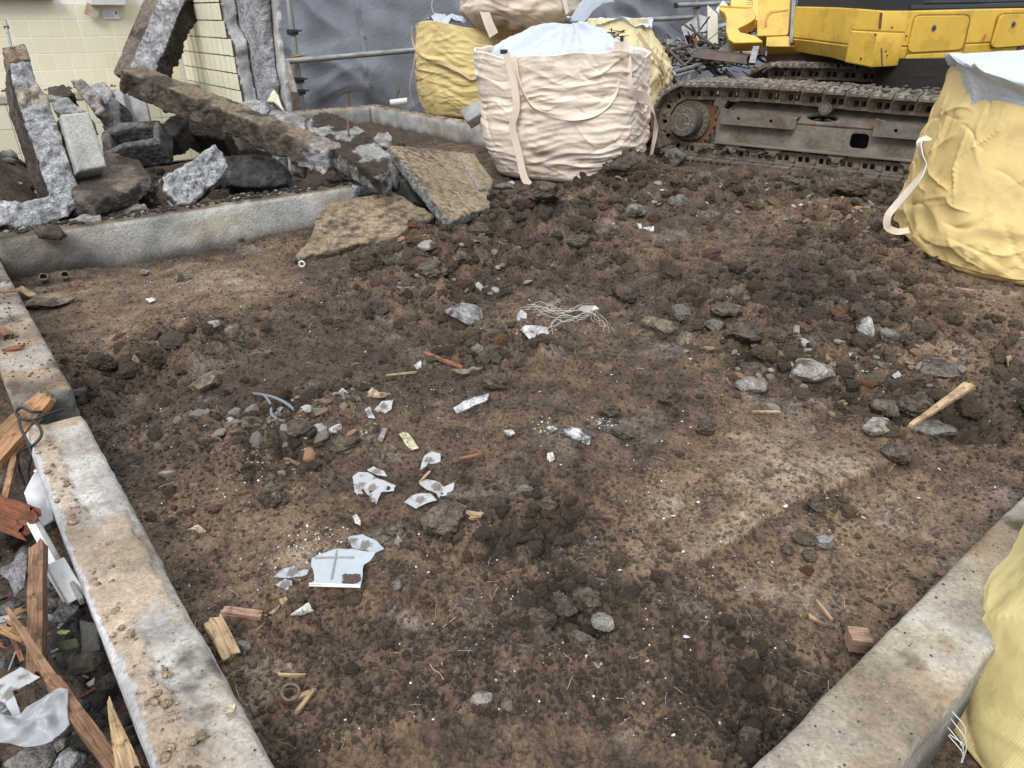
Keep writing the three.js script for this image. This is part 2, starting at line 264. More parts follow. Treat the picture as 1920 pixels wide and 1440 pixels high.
// a stick or plank from a to b, ends torn; w across, h thick
function stickGeo(a, b, w, h, seed = 1, o = {}) {
  const { m, L } = frameOf(a, b, o.up), g = new THREE.BoxGeometry(L, h, w, Math.max(4, Math.round(L / 0.02)), 2, 5).translate(L / 2, 0, 0), p = g.attributes.position, r = rng(seed);
  for (let i = 0; i < p.count; i++) {
    let x = p.getX(i), y = p.getY(i), z = p.getZ(i); const t = x / L, tp = lerp(o.t0 ?? 1, o.t1 ?? 1, t);
    z *= tp; y *= lerp(1, tp, 0.5); x += (t < 0.02 ? -1 : t > 0.98 ? 1 : 0) * (o.torn ?? 0.02) * noise(z * 120 + seed, y * 30, t * 3);
    y += (o.bend ?? 0) * Math.sin(t * Math.PI) + 0.08 * h * noise(x * 30 + seed, z * 40, 1); z += 0.06 * w * noise(x * 14 + seed, y * 30, 4); p.setXYZ(i, x, y, z);
  }
  g.computeVertexNormals(); const q = g.toNonIndexed(); const uv = q.attributes.uv, pp = q.attributes.position;
  for (let i = 0; i < uv.count; i++) uv.setXY(i, pp.getX(i) + seed * 0.37, pp.getY(i) + pp.getZ(i) + seed * 0.21);
  const c = o.col ?? [0.4, 0.22, 0.11]; paint(q, (v) => { const k = 0.75 + 0.5 * blot(v, 18, seed); const d = o.dirt ? sstep(0.6, 0.85, blot(v, 9, seed + 4)) * o.dirt : 0; return mix3(c.map((x) => x * k), C.soil, d); });
  return q.applyMatrix4(m);
}
// a thin sheet from an outline around its middle, crumpled
function sheetGeo(out, th, amp, freq, seed, rings = 10) {
  let n = 0, cx = 0, cy = 0; const pts = [];
  for (let i = 0; i < out.length; i++) { const a = out[i], b = out[(i + 1) % out.length], L = Math.hypot(b[0] - a[0], b[1] - a[1]), k = Math.max(2, Math.round(L / 0.012)); for (let j = 0; j < k; j++) pts.push([lerp(a[0], b[0], j / k), lerp(a[1], b[1], j / k)]); }
  n = pts.length; for (const p of pts) { cx += p[0] / n; cy += p[1] / n; }
  const pos = [], uv = [], idx = [], row = n, N = 1 + rings * row, z = (x, y) => amp * (fbm(x * freq + seed, y * freq, seed, 3) * 2 + ridge(fbm(x * freq * 0.8, y * freq * 0.8 + seed, 2, 2) * 2) * 0.7);
  for (const s of [0.5, -0.5]) {
    pos.push(cx, cy, z(cx, cy) + s * th); uv.push(cx, cy);
    for (let r = 1; r <= rings; r++) for (let i = 0; i < n; i++) { const t = r / rings, j = r === rings ? 1 + 0.05 * noise(i * 0.7, seed, 3) : 1, x = cx + (pts[i][0] - cx) * t * j, y = cy + (pts[i][1] - cy) * t * j; pos.push(x, y, z(x, y) + s * th); uv.push(x, y); }
  }
  for (const [b, fl] of [[0, 0], [N, 1]]) {
    const tri = (a, c, d) => fl ? idx.push(b + a, b + d, b + c) : idx.push(b + a, b + c, b + d);
    for (let i = 0; i < n; i++) { const j = (i + 1) % n; tri(0, 1 + i, 1 + j); for (let r = 0; r < rings - 1; r++) { const a = 1 + r * row; tri(a + i, a + row + i, a + row + j); tri(a + i, a + row + j, a + j); } }
  }
  for (let i = 0; i < n; i++) { const j = (i + 1) % n, a = 1 + (rings - 1) * row; idx.push(a + i, N + a + i, N + a + j, a + i, N + a + j, a + j); }
  const g = new THREE.BufferGeometry(); g.setAttribute('position', new THREE.Float32BufferAttribute(pos, 3)); g.setAttribute('uv', new THREE.Float32BufferAttribute(uv, 2)); g.setIndex(idx);
  let area = 0; for (let i = 0; i < n; i++) { const a = pts[i], b = pts[(i + 1) % n]; area += a[0] * b[1] - b[0] * a[1]; }
  if (area < 0) { const q = g.index.array; for (let i = 0; i < q.length; i += 3) [q[i + 1], q[i + 2]] = [q[i + 2], q[i + 1]]; }
  g.computeVertexNormals(); return g;
}
// a flat strap swept along points; nrm(p) gives the way its flat side looks
function ribbon(pts, w, th, nrm, twist) {
  const c = new THREE.CatmullRomCurve3(pts, false, 'centripetal'), n = Math.max(12, pts.length * 10), pos = [], uv = [], idx = [];
  for (let i = 0; i <= n; i++) {
    const p = c.getPointAt(i / n), t = c.getTangentAt(i / n); let N = nrm(p, i / n).clone(); N.addScaledVector(t, -N.dot(t)).normalize(); if (twist) N.applyAxisAngle(t, twist(i / n));
    const B = t.clone().cross(N), k = typeof w === 'function' ? w(i / n) : w;
    for (const [s, q] of [[-1, -1], [1, -1], [1, 1], [-1, 1]]) { const v = p.clone().addScaledVector(B, s * k / 2).addScaledVector(N, q * th / 2 + 0.08 * k * (q * s > 0 ? 0 : 0)); pos.push(v.x, v.y, v.z); uv.push(i / n * c.getLength(), s * k / 2); }
    if (i) for (let e = 0; e < 4; e++) { const a = (i - 1) * 4 + e, b = (i - 1) * 4 + (e + 1) % 4; idx.push(a, a + 4, b + 4, a, b + 4, b); }
  }
  idx.push(0, 1, 2, 0, 2, 3); const e = n * 4; idx.push(e, e + 2, e + 1, e, e + 3, e + 2);
  const g = new THREE.BufferGeometry(); g.setAttribute('position', new THREE.Float32BufferAttribute(pos, 3)); g.setAttribute('uv', new THREE.Float32BufferAttribute(uv, 2)); g.setIndex(idx); g.computeVertexNormals();
  return toCreasedNormals(g, 0.7);
}
const tube = (pts, r, seg = 40, sides = 8) => new THREE.TubeGeometry(new THREE.CatmullRomCurve3(pts, false, 'centripetal'), seg, r, sides, false);
const rod = (a, b, r, sides = 10) => { const d = b.clone().sub(a), L = d.length(), g = new THREE.CylinderGeometry(r, r, L, sides); g.applyQuaternion(new THREE.Quaternion().setFromUnitVectors(V(0, 1, 0), d.normalize())); const c = a.clone().lerp(b, 0.5); return g.translate(c.x, c.y, c.z); };
// a plate cut to an outline of photo points on a plane, going back by th
function plate(pl, out, th, bev = 0.004, holes = []) {
  const s = new THREE.Shape(pl.poly(out).map(([x, y]) => new THREE.Vector2(x, y))); for (const h of holes) s.holes.push(new THREE.Path(pl.poly(h).map(([x, y]) => new THREE.Vector2(x, y))));
  const g = new THREE.ExtrudeGeometry(s, { depth: Math.max(0.001, th - 2 * bev), bevelEnabled: bev > 0, bevelSize: bev, bevelThickness: bev, bevelOffset: -bev, bevelSegments: 2, curveSegments: 6 }).translate(0, 0, -th + bev);
  return g.applyMatrix4(pl.m);
}
const roundRect = (w, h, r, k = 5) => { const o = []; for (const [cx, cy, a0] of [[w / 2 - r, h / 2 - r, 0], [-w / 2 + r, h / 2 - r, 1], [-w / 2 + r, -h / 2 + r, 2], [w / 2 - r, -h / 2 + r, 3]]) for (let i = 0; i <= k; i++) { const a = (a0 + i / k) * Math.PI / 2; o.push([cx + r * Math.cos(a), cy + r * Math.sin(a)]); } return o; };

// ------------------------------------------------------------------ the ground
const LUMPS = [ // seen at x, y in the photograph; radius and height in metres
  [860, 490, 0.20, 0.13], [780, 480, 0.15, 0.08], [1000, 440, 0.26, 0.13], [1180, 350, 0.28, 0.17], [1110, 400, 0.22, 0.10], [1290, 372, 0.25, 0.09], [1560, 400, 0.22, 0.05], [1420, 365, 0.3, 0.035], [930, 540, 0.13, -0.04], [1040, 520, 0.16, -0.03], [800, 560, 0.10, -0.035], [1300, 450, 0.2, -0.03], [1560, 350, 0.3, 0.05], [1660, 380, 0.3, 0.035],
  [980, 540, 0.3, 0.03], [700, 500, 0.2, 0.03], [420, 545, 0.26, 0.045], [300, 600, 0.2, 0.025], [230, 560, 0.15, 0.02], [180, 640, 0.14, -0.035], [230, 760, 0.18, -0.03], [330, 480, 0.3, -0.03],
  [870, 640, 0.12, -0.02], [760, 690, 0.2, -0.018], [1000, 690, 0.12, 0.022], [1200, 690, 0.22, 0.03], [1300, 770, 0.12, 0.022], [1060, 640, 0.15, -0.015],
  [1640, 700, 0.17, -0.06], [1785, 792, 0.09, -0.15], [1700, 770, 0.1, -0.05], [1560, 760, 0.13, -0.02], [1800, 640, 0.2, 0.025], [1500, 650, 0.16, 0.02], [1400, 600, 0.14, 0.02],
  [1080, 890, 0.16, 0.03], [1000, 860, 0.12, 0.02], [1020, 1010, 0.1, -0.022], [1060, 1150, 0.06, -0.018], [1150, 1110, 0.1, 0.01], [740, 1110, 0.12, 0.022], [700, 990, 0.12, -0.012], [830, 1010, 0.07, -0.02],
  [480, 900, 0.12, 0.022], [400, 830, 0.14, 0.02], [330, 960, 0.1, -0.025], [560, 800, 0.16, 0.012], [420, 1060, 0.09, -0.022], [520, 1190, 0.08, -0.02], [1350, 1190, 0.12, 0.012], [1340, 1260, 0.07, -0.02], [1420, 1320, 0.08, -0.018], [960, 1250, 0.1, 0.012], [700, 1300, 0.1, 0.01],
].map(([px, py, r, h]) => { const p = P(px, py); return [p.x, p.z, r, h]; });
const LOOSE = [[860, 490, 0.5], [1000, 430, 0.6], [1200, 370, 0.7], [1450, 350, 0.8], [540, 830, 0.28], [1060, 1150, 0.1], [1030, 990, 0.14], [1700, 720, 0.4], [1400, 620, 0.4], [1560, 560, 0.6], [950, 660, 0.25], [1360, 1220, 0.12], [330, 660, 0.25], [1430, 1350, 0.12], [1650, 450, 0.6], [230, 720, 0.15], [1560, 960, 0.1], [560, 1180, 0.1], [830, 1010, 0.1]].map(([px, py, r]) => { const p = P(px, py); return [p.x, p.z, r]; });
const DRY = [[1320, 1000, 0.26, 0.7], [1480, 930, 0.2, 0.5], [1180, 1050, 0.12, 0.5], [330, 560, 0.42, 0.5], [470, 545, 0.25, 0.6], [1420, 830, 0.25, 0.5], [1760, 680, 0.3, 0.45], [1850, 560, 0.5, 0.5], [1720, 960, 0.25, 0.45], [560, 1060, 0.14, 0.5], [1480, 1150, 0.22, 0.35], [470, 1270, 0.09, 0.6], [830, 1060, 0.12, 0.35], [1900, 850, 0.3, 0.4], [1340, 720, 0.18, 0.3], [1500, 420, 0.4, 0.35]].map(([px, py, r, k]) => { const p = P(px, py); return [p.x, p.z, r, k]; });
// the edge of the trodden crust: it stands a little proud of the soil on the camera's side
const STEP = [[1130, 1150], [1230, 1095], [1400, 1015], [1500, 950], [1560, 925], [1680, 870], [1830, 800]].map(([x, y]) => P(x, y));
function crustSide(x, z) { // signed distance over the step line, and how far along
  let best = 1e9, s = 0, along = 0;
  for (let i = 0; i < STEP.length - 1; i++) { const a = STEP[i], b = STEP[i + 1], ex = b.x - a.x, ez = b.z - a.z, L = ex * ex + ez * ez, t = clamp(((x - a.x) * ex + (z - a.z) * ez) / L), dx = x - a.x - ex * t, dz = z - a.z - ez * t, d = Math.hypot(dx, dz); if (d < best) { best = d; s = ex * (z - a.z) - ez * (x - a.x); along = (i + t) / (STEP.length - 1); } }
  return [s < 0 ? best : -best, along];
}
const BACKW = -3.5, PIT = -0.15;
function compact(x, z) { let k = 0; for (const [a, b, r, q] of DRY) { const d = ((x - a) ** 2 + (z - b) ** 2) / (r * r); if (d < 4) k += q * Math.exp(-d * 1.2); } return Math.min(1, k); }
function loose(x, z) { let k = 0.28 + 1.0 * fbm(x * 1.1 + 3, 0, z * 1.1, 3); for (const [a, b, r] of LOOSE) { const d = ((x - a) ** 2 + (z - b) ** 2) / (r * r); if (d < 4) k += 0.85 * Math.exp(-d * 1.4); } return clamp(k); }
function base(x, z) {
  let h = 0.030 * fbm(x * 0.9, 1, z * 0.9, 2) + 0.060 * fbm(x * 2.7, 4, z * 2.7, 3) * (x > 0.2 && z < -0.35 && z > -3.4 ? sstep(0.2, 0.5, x) * sstep(-0.35, -0.7, z) : 0.4);
  for (const [a, b, r, k] of LUMPS) { const d = ((x - a) ** 2 + (z - b) ** 2) / (r * r); if (d < 5) h += k * Math.exp(-d * 1.1); }
  const [s, al] = crustSide(x, z); if (Math.abs(s) < 0.35) h += 0.016 * sstep(-0.010, 0.008, s + 0.020 * noise(x * 18, 3, z * 18)) * sstep(0.35, 0.1, Math.abs(s)) * Math.sin(clamp(al) * Math.PI) ** 0.5;
  // inside the foundation the soil lies deeper along the walls
  if (z < BACKW - 0.05) { // behind the back wall: the heap's own soil
    h = lerp(h, 0.03 + 0.07 * fbm(x * 2, 2, z * 2, 3), sstep(BACKW - 0.05, BACKW - 0.2, z) * (1 - sstep(2.6, 3.1, x)));
    const d = ((x - 0.06) ** 2 / 0.26 + (z + 4.35) ** 2 / 0.42); if (d < 4) h += 0.50 * Math.exp(-d * 1.5);
    const e = ((x - 1.0) ** 2 / 0.5 + (z + 4.4) ** 2 / 0.12); if (e < 4) h += 0.10 * Math.exp(-e * 1.6);
  }
  if (x > -1.2 && x < 0.11 && z > -2.4) h = lerp(h, PIT + 0.03 * fbm(x * 6, 3, z * 6, 3), sstep(0.10, 0.03, x) * sstep(-2.4, -2.1, z));
  if (z > -0.22) h = lerp(h, -0.06, sstep(-0.22, -0.15, z));
  return h;
}
function lumpy(x, z, k) {
  const w = 0.03 * noise(x * 9, 1, z * 9) + 0.008 * noise(x * 40, 2, z * 40), a = x + w, b = z - w;
  let h = 0.026 * k * (worley(a * 13, b * 13, 1) - 0.3) * sstep(0.3, 0.9, k) + 0.018 * (0.15 + 0.85 * k) * worley(a * 27 + 5, b * 27, 2) + 0.011 * (0.3 + 0.7 * k) * worley(a * 55, b * 55 + 9, 3) + 0.0055 * (0.5 + 0.5 * k) * worley(a * 115, b * 115, 4);
  const cm = compact(x, z); h *= 1 - 0.72 * cm; h += k * (1 - cm) * 0.048 * (worley(a * 6.2 + 3, b * 6.2, 5) - 0.35) * sstep(0.25, 0.8, k); h += 0.004 * cm * ridge(noise((x * 0.8 + z * 0.6) * 16 + 0.4 * noise(x * 5, 1, z * 5), 3, (x * 0.6 - z * 0.8) * 1.4));
  return h + 0.016 * (1 - 0.5 * cm) * fbm(x * 9, 7, z * 9, 5) + 0.006 * k * ridge(fbm(x * 30, 9, z * 30, 3) * 2);
}
const G = (x, z) => base(x, z) + lumpy(x, z, loose(x, z));
const onGround = (px, py, lift = 0) => { const r = ray(px, py); let t = 0.4, p; for (let i = 0; i < 400; i++) { p = r.clone().multiplyScalar(t).add(EYE); const d = p.y - base(p.x, p.z) - 0.008 - lift; if (d < 0.001) break; t += Math.max(0.002, d * 0.55); } return p; };
function soilColour(x, z, hl, k) {
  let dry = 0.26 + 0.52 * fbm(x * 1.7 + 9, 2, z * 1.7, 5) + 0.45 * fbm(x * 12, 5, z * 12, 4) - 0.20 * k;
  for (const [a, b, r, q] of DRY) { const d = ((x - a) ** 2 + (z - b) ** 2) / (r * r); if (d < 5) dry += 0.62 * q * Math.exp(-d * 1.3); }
  const [s, al] = crustSide(x, z); if (s < 0 && s > -0.09) dry -= 0.5 * sstep(-0.09, -0.01, s) * Math.sin(al * Math.PI);  // darker band along the low side of the crust edge
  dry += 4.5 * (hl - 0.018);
  dry = clamp(dry); if (x < 0.05 && z > -2.2) dry *= 0.3; if (z < -3.6 && x < 2.6) dry *= 0.25;  // behind the back wall the dark soil also carries the heap's gap shade
  const red = clamp(0.3 + fbm(x * 2.3, 8, z * 2.3, 3));
  let c = mix3([0.052, 0.036, 0.025], mix3([0.124, 0.088, 0.059], [0.136, 0.090, 0.054], red), sstep(0, 0.5, dry)); c = mix3(c, [0.245, 0.20, 0.152], sstep(0.42, 1.05, dry));
  const chalk = sstep(0.62, 0.8, 0.5 + fbm(x * 5 + 31, 3, z * 5, 4)) * 0.35; c = mix3(c, [0.36, 0.33, 0.29], chalk * (0.4 + 0.6 * noise(x * 60, 2, z * 60)));
  return c.map((v) => v * 1.68); // the detail map over it averages 0.7
}
{
  // one sheet: close rows near the path one looks down, wide ones out to the horizon
  const ang = [], rad = [], a0 = YAW, NA = 860;
  for (let i = 0; i < NA; i++) ang.push(a0 - 0.88 + 1.76 * i / (NA - 1));
  for (let i = 1; i < 60; i++) ang.push(a0 + 0.88 + (2 * Math.PI - 1.76) * i / 60);
  for (let r = 0.34; r < 6.5; r *= 1.0051) rad.push(r); for (let r = 6.6; r < 160; r *= 1.12) rad.push(r);
  const n = ang.length, m = rad.length, pos = new Float32Array((n * m + 1) * 3), col = new Float32Array((n * m + 1) * 3), uv = new Float32Array((n * m + 1) * 2), idx = new Uint32Array((n * (m - 1) * 2 + n) * 3);
  for (let j = 0, o = 0; j < m; j++) for (let i = 0; i < n; i++, o++) {
    const x = rad[j] * Math.sin(ang[i]), z = -rad[j] * Math.cos(ang[i]), fine = i < NA && rad[j] < 7, k = fine ? loose(x, z) : 0.3, l = fine ? lumpy(x, z, k) : 0.01;
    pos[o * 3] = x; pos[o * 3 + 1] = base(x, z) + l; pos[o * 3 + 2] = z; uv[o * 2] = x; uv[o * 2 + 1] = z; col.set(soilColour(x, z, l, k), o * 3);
  }
  const c = n * m; pos[c * 3 + 1] = base(0, 0); col.set(C.soil, c * 3);
  let q = 0; for (let i = 0; i < n; i++) { const e = (i + 1) % n; idx[q++] = c; idx[q++] = e; idx[q++] = i; for (let j = 0; j < m - 1; j++) { const a = j * n + i, b = j * n + e; idx[q++] = a; idx[q++] = b; idx[q++] = a + n; idx[q++] = b; idx[q++] = b + n; idx[q++] = a + n; } }
  const g = new THREE.BufferGeometry(); g.setAttribute('position', new THREE.BufferAttribute(pos, 3)); g.setAttribute('color', new THREE.BufferAttribute(col, 3)); g.setAttribute('uv', new THREE.BufferAttribute(uv, 2)); g.setIndex(new THREE.BufferAttribute(idx, 1)); g.computeVertexNormals();
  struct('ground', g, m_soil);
}

// ------------------------------------------------------------------ foundation walls
function wallGeo(x0, x1, y0, y1, z0, z1, cell, seed, o = {}) {
  const f = (x, y, z) => {
    let top = y1; if (o.top) top += o.top(x, z);
    const qx = Math.max(x0 - x, x - x1), qy = Math.max(y0 - y, y - top), qz = Math.max(z0 - z, z - z1);
    let d = Math.max(qx, qy, qz); const e = Math.max((qx + qy) * 0.7071, (qz + qy) * 0.7071, (qx + qz) * 0.7071) + 0.006; d = Math.max(d, e);
    d += 0.003 * fbm(x * 20, y * 20, z * 20 + seed, 3) + (o.chip ?? 0.02) * Math.max(0, fbm(x * 8 + seed, y * 8, z * 8, 3) - 0.12) * sstep(-0.05, 0, e) + (o.rough ? o.rough(x, y, z) : 0);
    return d;
  };
  return nets(f, [x0 - 0.02, y0, z0 - 0.02], [x1 + 0.02, y1 + 0.03, z1 + 0.02], cell);
}
function wallPaint(topC, sideC, seed, o = {}) {
  return (p, n) => {
    const v = 0.62 + 0.72 * blot(p, 7, seed) * (0.85 + 0.3 * blot(p, 40, seed + 1)); let c = n.y > 0.6 ? topC : sideC;
    if (n.y > 0.6) { c = mix3(c, C.tan, 0.55 * sstep(0.35, 0.75, blot(p, 4, seed + 3))); c = mix3(c, C.soil, 0.8 * sstep(o.dirt ?? 0.62, 0.9, blot(p, 6, seed + 5))); c = mix3(c, [0.30, 0.20, 0.10], 0.5 * sstep(0.68, 0.9, blot(p, 9, seed + 8))); c = mix3(c, [0.56, 0.54, 0.51], 0.45 * sstep(0.62, 0.85, blot(p, 5, seed + 12))); }
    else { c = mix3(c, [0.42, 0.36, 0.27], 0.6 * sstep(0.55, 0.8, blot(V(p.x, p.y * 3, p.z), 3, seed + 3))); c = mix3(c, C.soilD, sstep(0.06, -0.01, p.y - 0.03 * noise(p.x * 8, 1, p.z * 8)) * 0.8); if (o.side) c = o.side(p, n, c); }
    if (o.over) c = o.over(p, n, c);
    return c.map((x) => x * v);
  };
}
const foundation = (label, geo) => solo('foundation_wall', label, 'foundation wall', boxUV(geo), m_conc);
// along the back, under the rubble
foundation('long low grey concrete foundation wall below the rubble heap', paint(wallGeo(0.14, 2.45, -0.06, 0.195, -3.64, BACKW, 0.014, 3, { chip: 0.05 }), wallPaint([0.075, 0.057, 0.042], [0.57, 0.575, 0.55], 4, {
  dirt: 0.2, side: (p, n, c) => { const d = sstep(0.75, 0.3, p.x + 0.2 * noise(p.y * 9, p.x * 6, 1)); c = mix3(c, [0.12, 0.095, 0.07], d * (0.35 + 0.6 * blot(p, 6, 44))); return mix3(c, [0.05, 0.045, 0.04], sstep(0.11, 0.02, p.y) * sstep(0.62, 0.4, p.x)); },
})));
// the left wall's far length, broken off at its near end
foundation('dusty brown topped foundation wall at the left edge, its broken end darker with a greenish patch', paint(wallGeo(0.008, 0.142, -0.2, 0.135, BACKW - 0.14, -2.0, 0.009, 13, { rough: (x, y, z) => z > -2.06 ? 0.012 * fbm(x * 30, y * 30, z * 30, 3) : 0 }), wallPaint([0.25, 0.205, 0.165], [0.24, 0.23, 0.205], 14, { dirt: 0.5, over: (p, n, c) => n.z > 0.6 ? mix3([0.15, 0.15, 0.135], [0.27, 0.33, 0.30], sstep(0.085, 0.06, p.x) * sstep(0.01, 0.03, p.x)) : c })));  // end face darker than the sides, part of it greenish
// the left wall's near length with a crust of old mortar
{
  const a = P(200, 975, 0.08), b = P(320, 1130, 0.08), c = P(330, 1290, 0.08);
  const crust = (x, z) => {
    const w = 0.02 * fbm(x * 25, 1, z * 25, 3), strip = sstep(0.062 + w * 1.6, 0.056 + w * 1.6, x) * sstep(0.012, 0.026, x + w), patch = sstep(a.z - 0.02, a.z, z + w) * sstep(b.z + 0.018, b.z + 0.012, z + 3 * w + 0.2 * (0.1 - x)) * sstep(0.128, 0.12, x + w), tail = sstep(c.z, c.z + 0.1, z) * sstep(0.075, 0.06, x + w * 2);
    return { k: Math.max(strip, patch, tail), patch };
  };
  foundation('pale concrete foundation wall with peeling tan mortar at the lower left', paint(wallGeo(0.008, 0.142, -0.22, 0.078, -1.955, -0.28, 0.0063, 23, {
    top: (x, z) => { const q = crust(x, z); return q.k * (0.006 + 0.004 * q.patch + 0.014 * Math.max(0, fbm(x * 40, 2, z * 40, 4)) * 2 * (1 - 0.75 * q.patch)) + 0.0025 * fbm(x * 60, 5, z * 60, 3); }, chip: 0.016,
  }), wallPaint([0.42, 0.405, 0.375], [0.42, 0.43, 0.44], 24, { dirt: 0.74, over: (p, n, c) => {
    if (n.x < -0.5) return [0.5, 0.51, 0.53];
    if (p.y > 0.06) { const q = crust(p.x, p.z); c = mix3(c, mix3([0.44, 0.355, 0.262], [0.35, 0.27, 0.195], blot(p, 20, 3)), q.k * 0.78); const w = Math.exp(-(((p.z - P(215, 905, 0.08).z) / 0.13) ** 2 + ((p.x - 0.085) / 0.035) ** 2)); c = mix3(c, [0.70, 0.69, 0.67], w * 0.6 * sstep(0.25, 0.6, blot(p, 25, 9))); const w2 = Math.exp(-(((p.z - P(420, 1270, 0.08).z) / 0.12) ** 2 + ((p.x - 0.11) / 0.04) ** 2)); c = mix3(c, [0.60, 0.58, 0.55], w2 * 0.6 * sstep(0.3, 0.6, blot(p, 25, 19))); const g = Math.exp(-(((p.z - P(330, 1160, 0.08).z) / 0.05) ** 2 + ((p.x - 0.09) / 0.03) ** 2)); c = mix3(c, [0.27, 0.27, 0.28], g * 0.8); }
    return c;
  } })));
}
// the right wall, its near edge chipped
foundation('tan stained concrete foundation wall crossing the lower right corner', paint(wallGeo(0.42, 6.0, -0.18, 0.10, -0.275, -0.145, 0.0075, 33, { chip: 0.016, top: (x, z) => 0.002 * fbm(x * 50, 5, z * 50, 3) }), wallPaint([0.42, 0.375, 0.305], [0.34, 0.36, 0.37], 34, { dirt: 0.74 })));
// the inner room's corner behind the heap
foundation('clean grey foundation wall meeting the pale bag at the back', paint(wallGeo(3.72, 3.86, -0.05, 0.17, -7.0, -4.55, 0.022, 43), wallPaint([0.36, 0.30, 0.23], [0.45, 0.46, 0.46], 44, { dirt: 0.55 })));
foundation('short grey foundation wall below the tarpaulin at the back corner', paint(wallGeo(1.9, 3.72, -0.05, 0.17, -7.0, -6.86, 0.022, 53), wallPaint([0.36, 0.30, 0.23], [0.40, 0.41, 0.42], 54, { dirt: 0.55 })));

// ------------------------------------------------------------------ the tiled bathroom corner
{
  const zt = -6.0, xc = 1.74, T = 0.1, base = V(1.0, 0.1, zt), y0 = 0.22, y1 = 1.62;
  const m_tile = [0, 1, 2, 3].map((i) => M({ color: [[0.80, 0.755, 0.59], [0.815, 0.77, 0.61], [0.785, 0.735, 0.56], [0.805, 0.76, 0.60]][i], roughness: 0.25 }));
  const m_grout = M({ color: [0.95, 0.94, 0.9], map: clothC, roughness: 0.9 }), m_grout2 = M({ color: [0.34, 0.32, 0.27], map: concC, roughness: 0.9 });
  const tileG = new RoundedBoxGeometry(T - 0.006, T - 0.006, 0.008, 1, 0.001);
  const w1 = thing('tiled_wall', 'cream tiled bathroom wall facing the camera at the upper left', 'tiled wall', base);
  part(w1, 'wall', new THREE.BoxGeometry(4.4, 1.6, 0.12).translate(xc - 2.2 + 0.1, 0.82, zt - 0.06), m_grout);
  const r = rng(5); let k = 0;
  for (let x = xc - T / 2 - 0.03; x > -0.2; x -= T) for (let y = 1.06 - 0.5 * T; y > 0.36; y -= T) {
    const o = shade(new THREE.Mesh(tileG, m_tile[Math.floor(r() * 4)])); o.position.set(x - base.x, y - base.y, -0.0026 + 0.0008 * r()); o.name = 'tile'; w1.add(o); k++;
  }
  part(w1, 'window_sill', new RoundedBoxGeometry(0.75, 0.05, 0.06, 2, 0.006).translate(0.62, 1.10, zt + 0.035), M({ color: [0.20, 0.19, 0.18], roughness: 0.5 }));
  const box = ZP(192, 2, zt); part(w1, 'cabinet', new RoundedBoxGeometry(0.22, 0.16, 0.07, 2, 0.005).translate(box.x + 0.02, box.y + 0.055, zt + 0.045), m_white);
  const lb = new Plane3(V(0, 0, zt + 0.0125), V(1, 0, zt + 0.0125), V(0, 1, zt + 0.0125)), cl = (() => { // a small notice, too small to read
    const cv = document.createElement('canvas'); cv.width = 128; cv.height = 72; const g = cv.getContext('2d'); g.fillStyle = '#e6e9ee'; g.fillRect(0, 0, 128, 72); g.fillStyle = '#8d93a3'; for (let i = 0; i < 7; i++) g.fillRect(8, 8 + i * 8, 60 + h2(i, 3, 4) * 45, 3); g.fillStyle = '#6d7688'; g.fillRect(98, 10, 18, 26);
    const t = new THREE.CanvasTexture(cv); t.colorSpace = THREE.SRGBColorSpace; return M({ map: t, roughness: 0.6 });
  })();
  const nq = lb.hit(208, 27); part(w1, 'notice', new THREE.BoxGeometry(0.1, 0.055, 0.002).translate(nq.x, nq.y, zt + 0.013), cl);
  const tl = new Plane3(V(0, 0, zt + 0.05), V(1, 0, zt + 0.03), V(0, 1, zt + 0.07));
  solo('broken_tile_panel', 'loose stained tile hanging askew beside the small white notice', 'tile', plate(tl, [[163, 4], [191, 12], [183, 37], [158, 25]], 0.012, 0.002), M({ color: [0.66, 0.60, 0.50], map: grimeC, roughness: 0.5 }));
  // the step along both walls
  const st = thing('bath_ledge', 'cream tiled ledge along the foot of the bathroom walls', 'ledge', V(1, 0.1, zt + 0.2)), yL = 0.55;
  const led = (x0, x1, z0, z1) => { const g = new RoundedBoxGeometry(x1 - x0, 0.06, z1 - z0, 2, 0.012); return g.translate((x0 + x1) / 2, yL - 0.03, (z0 + z1) / 2); };
  part(st, 'ledge_top', led(-0.4, xc - 0.01, zt + 0.014, zt + 0.30), M({ color: [0.68, 0.65, 0.52], map: grimeC, roughness: 0.5 }));
  part(st, 'ledge_front', new THREE.BoxGeometry(xc - 0.02 + 0.4, 0.45, 0.02).translate((xc - 0.42) / 2, 0.264, zt + 0.275), m_grout);
  for (let x = xc - 0.08; x > -0.3; x -= 0.15) for (const y of [0.42, 0.27, 0.12]) { const o = shade(new THREE.Mesh(new RoundedBoxGeometry(0.146, 0.146, 0.008, 1, 0.0015), m_tile[Math.floor(r() * 4)])); o.position.set(x - 1, y - 0.1, 0.0885); o.name = 'tile'; st.add(o); }
  { // soil spilt along the ledge
    const g = []; for (let i = 0; i < 80; i++) { const q = rockGeo(900 + i, 0.006 + 0.016 * r() * r(), 0.005 + 0.006 * r(), 0.007 + 0.01 * r(), 1, 4).toNonIndexed(); q.translate(-0.2 + 1.85 * r(), yL + 0.003, zt + 0.04 + 0.1 * r()); g.push(boxUV(q)); }
    const o = part(st, 'dirt_crumbs', mergeGeometries(g), M({ color: C.soil.map((x) => x * 1.3), roughness: 1 })); o.userData.kind = 'stuff';
  }
  // the side wall, broken off towards the camera
  const w2 = thing('tiled_wall', 'mouldy tiled side wall with a jagged broken edge, left of the tarpaulin', 'tiled wall', V(xc, 0.1, -5.3));
  const zE = XP(468, 100, xc).z, pl = new Plane3(V(xc, 0, -6), V(xc, 0, -5), V(xc, 1, -6));
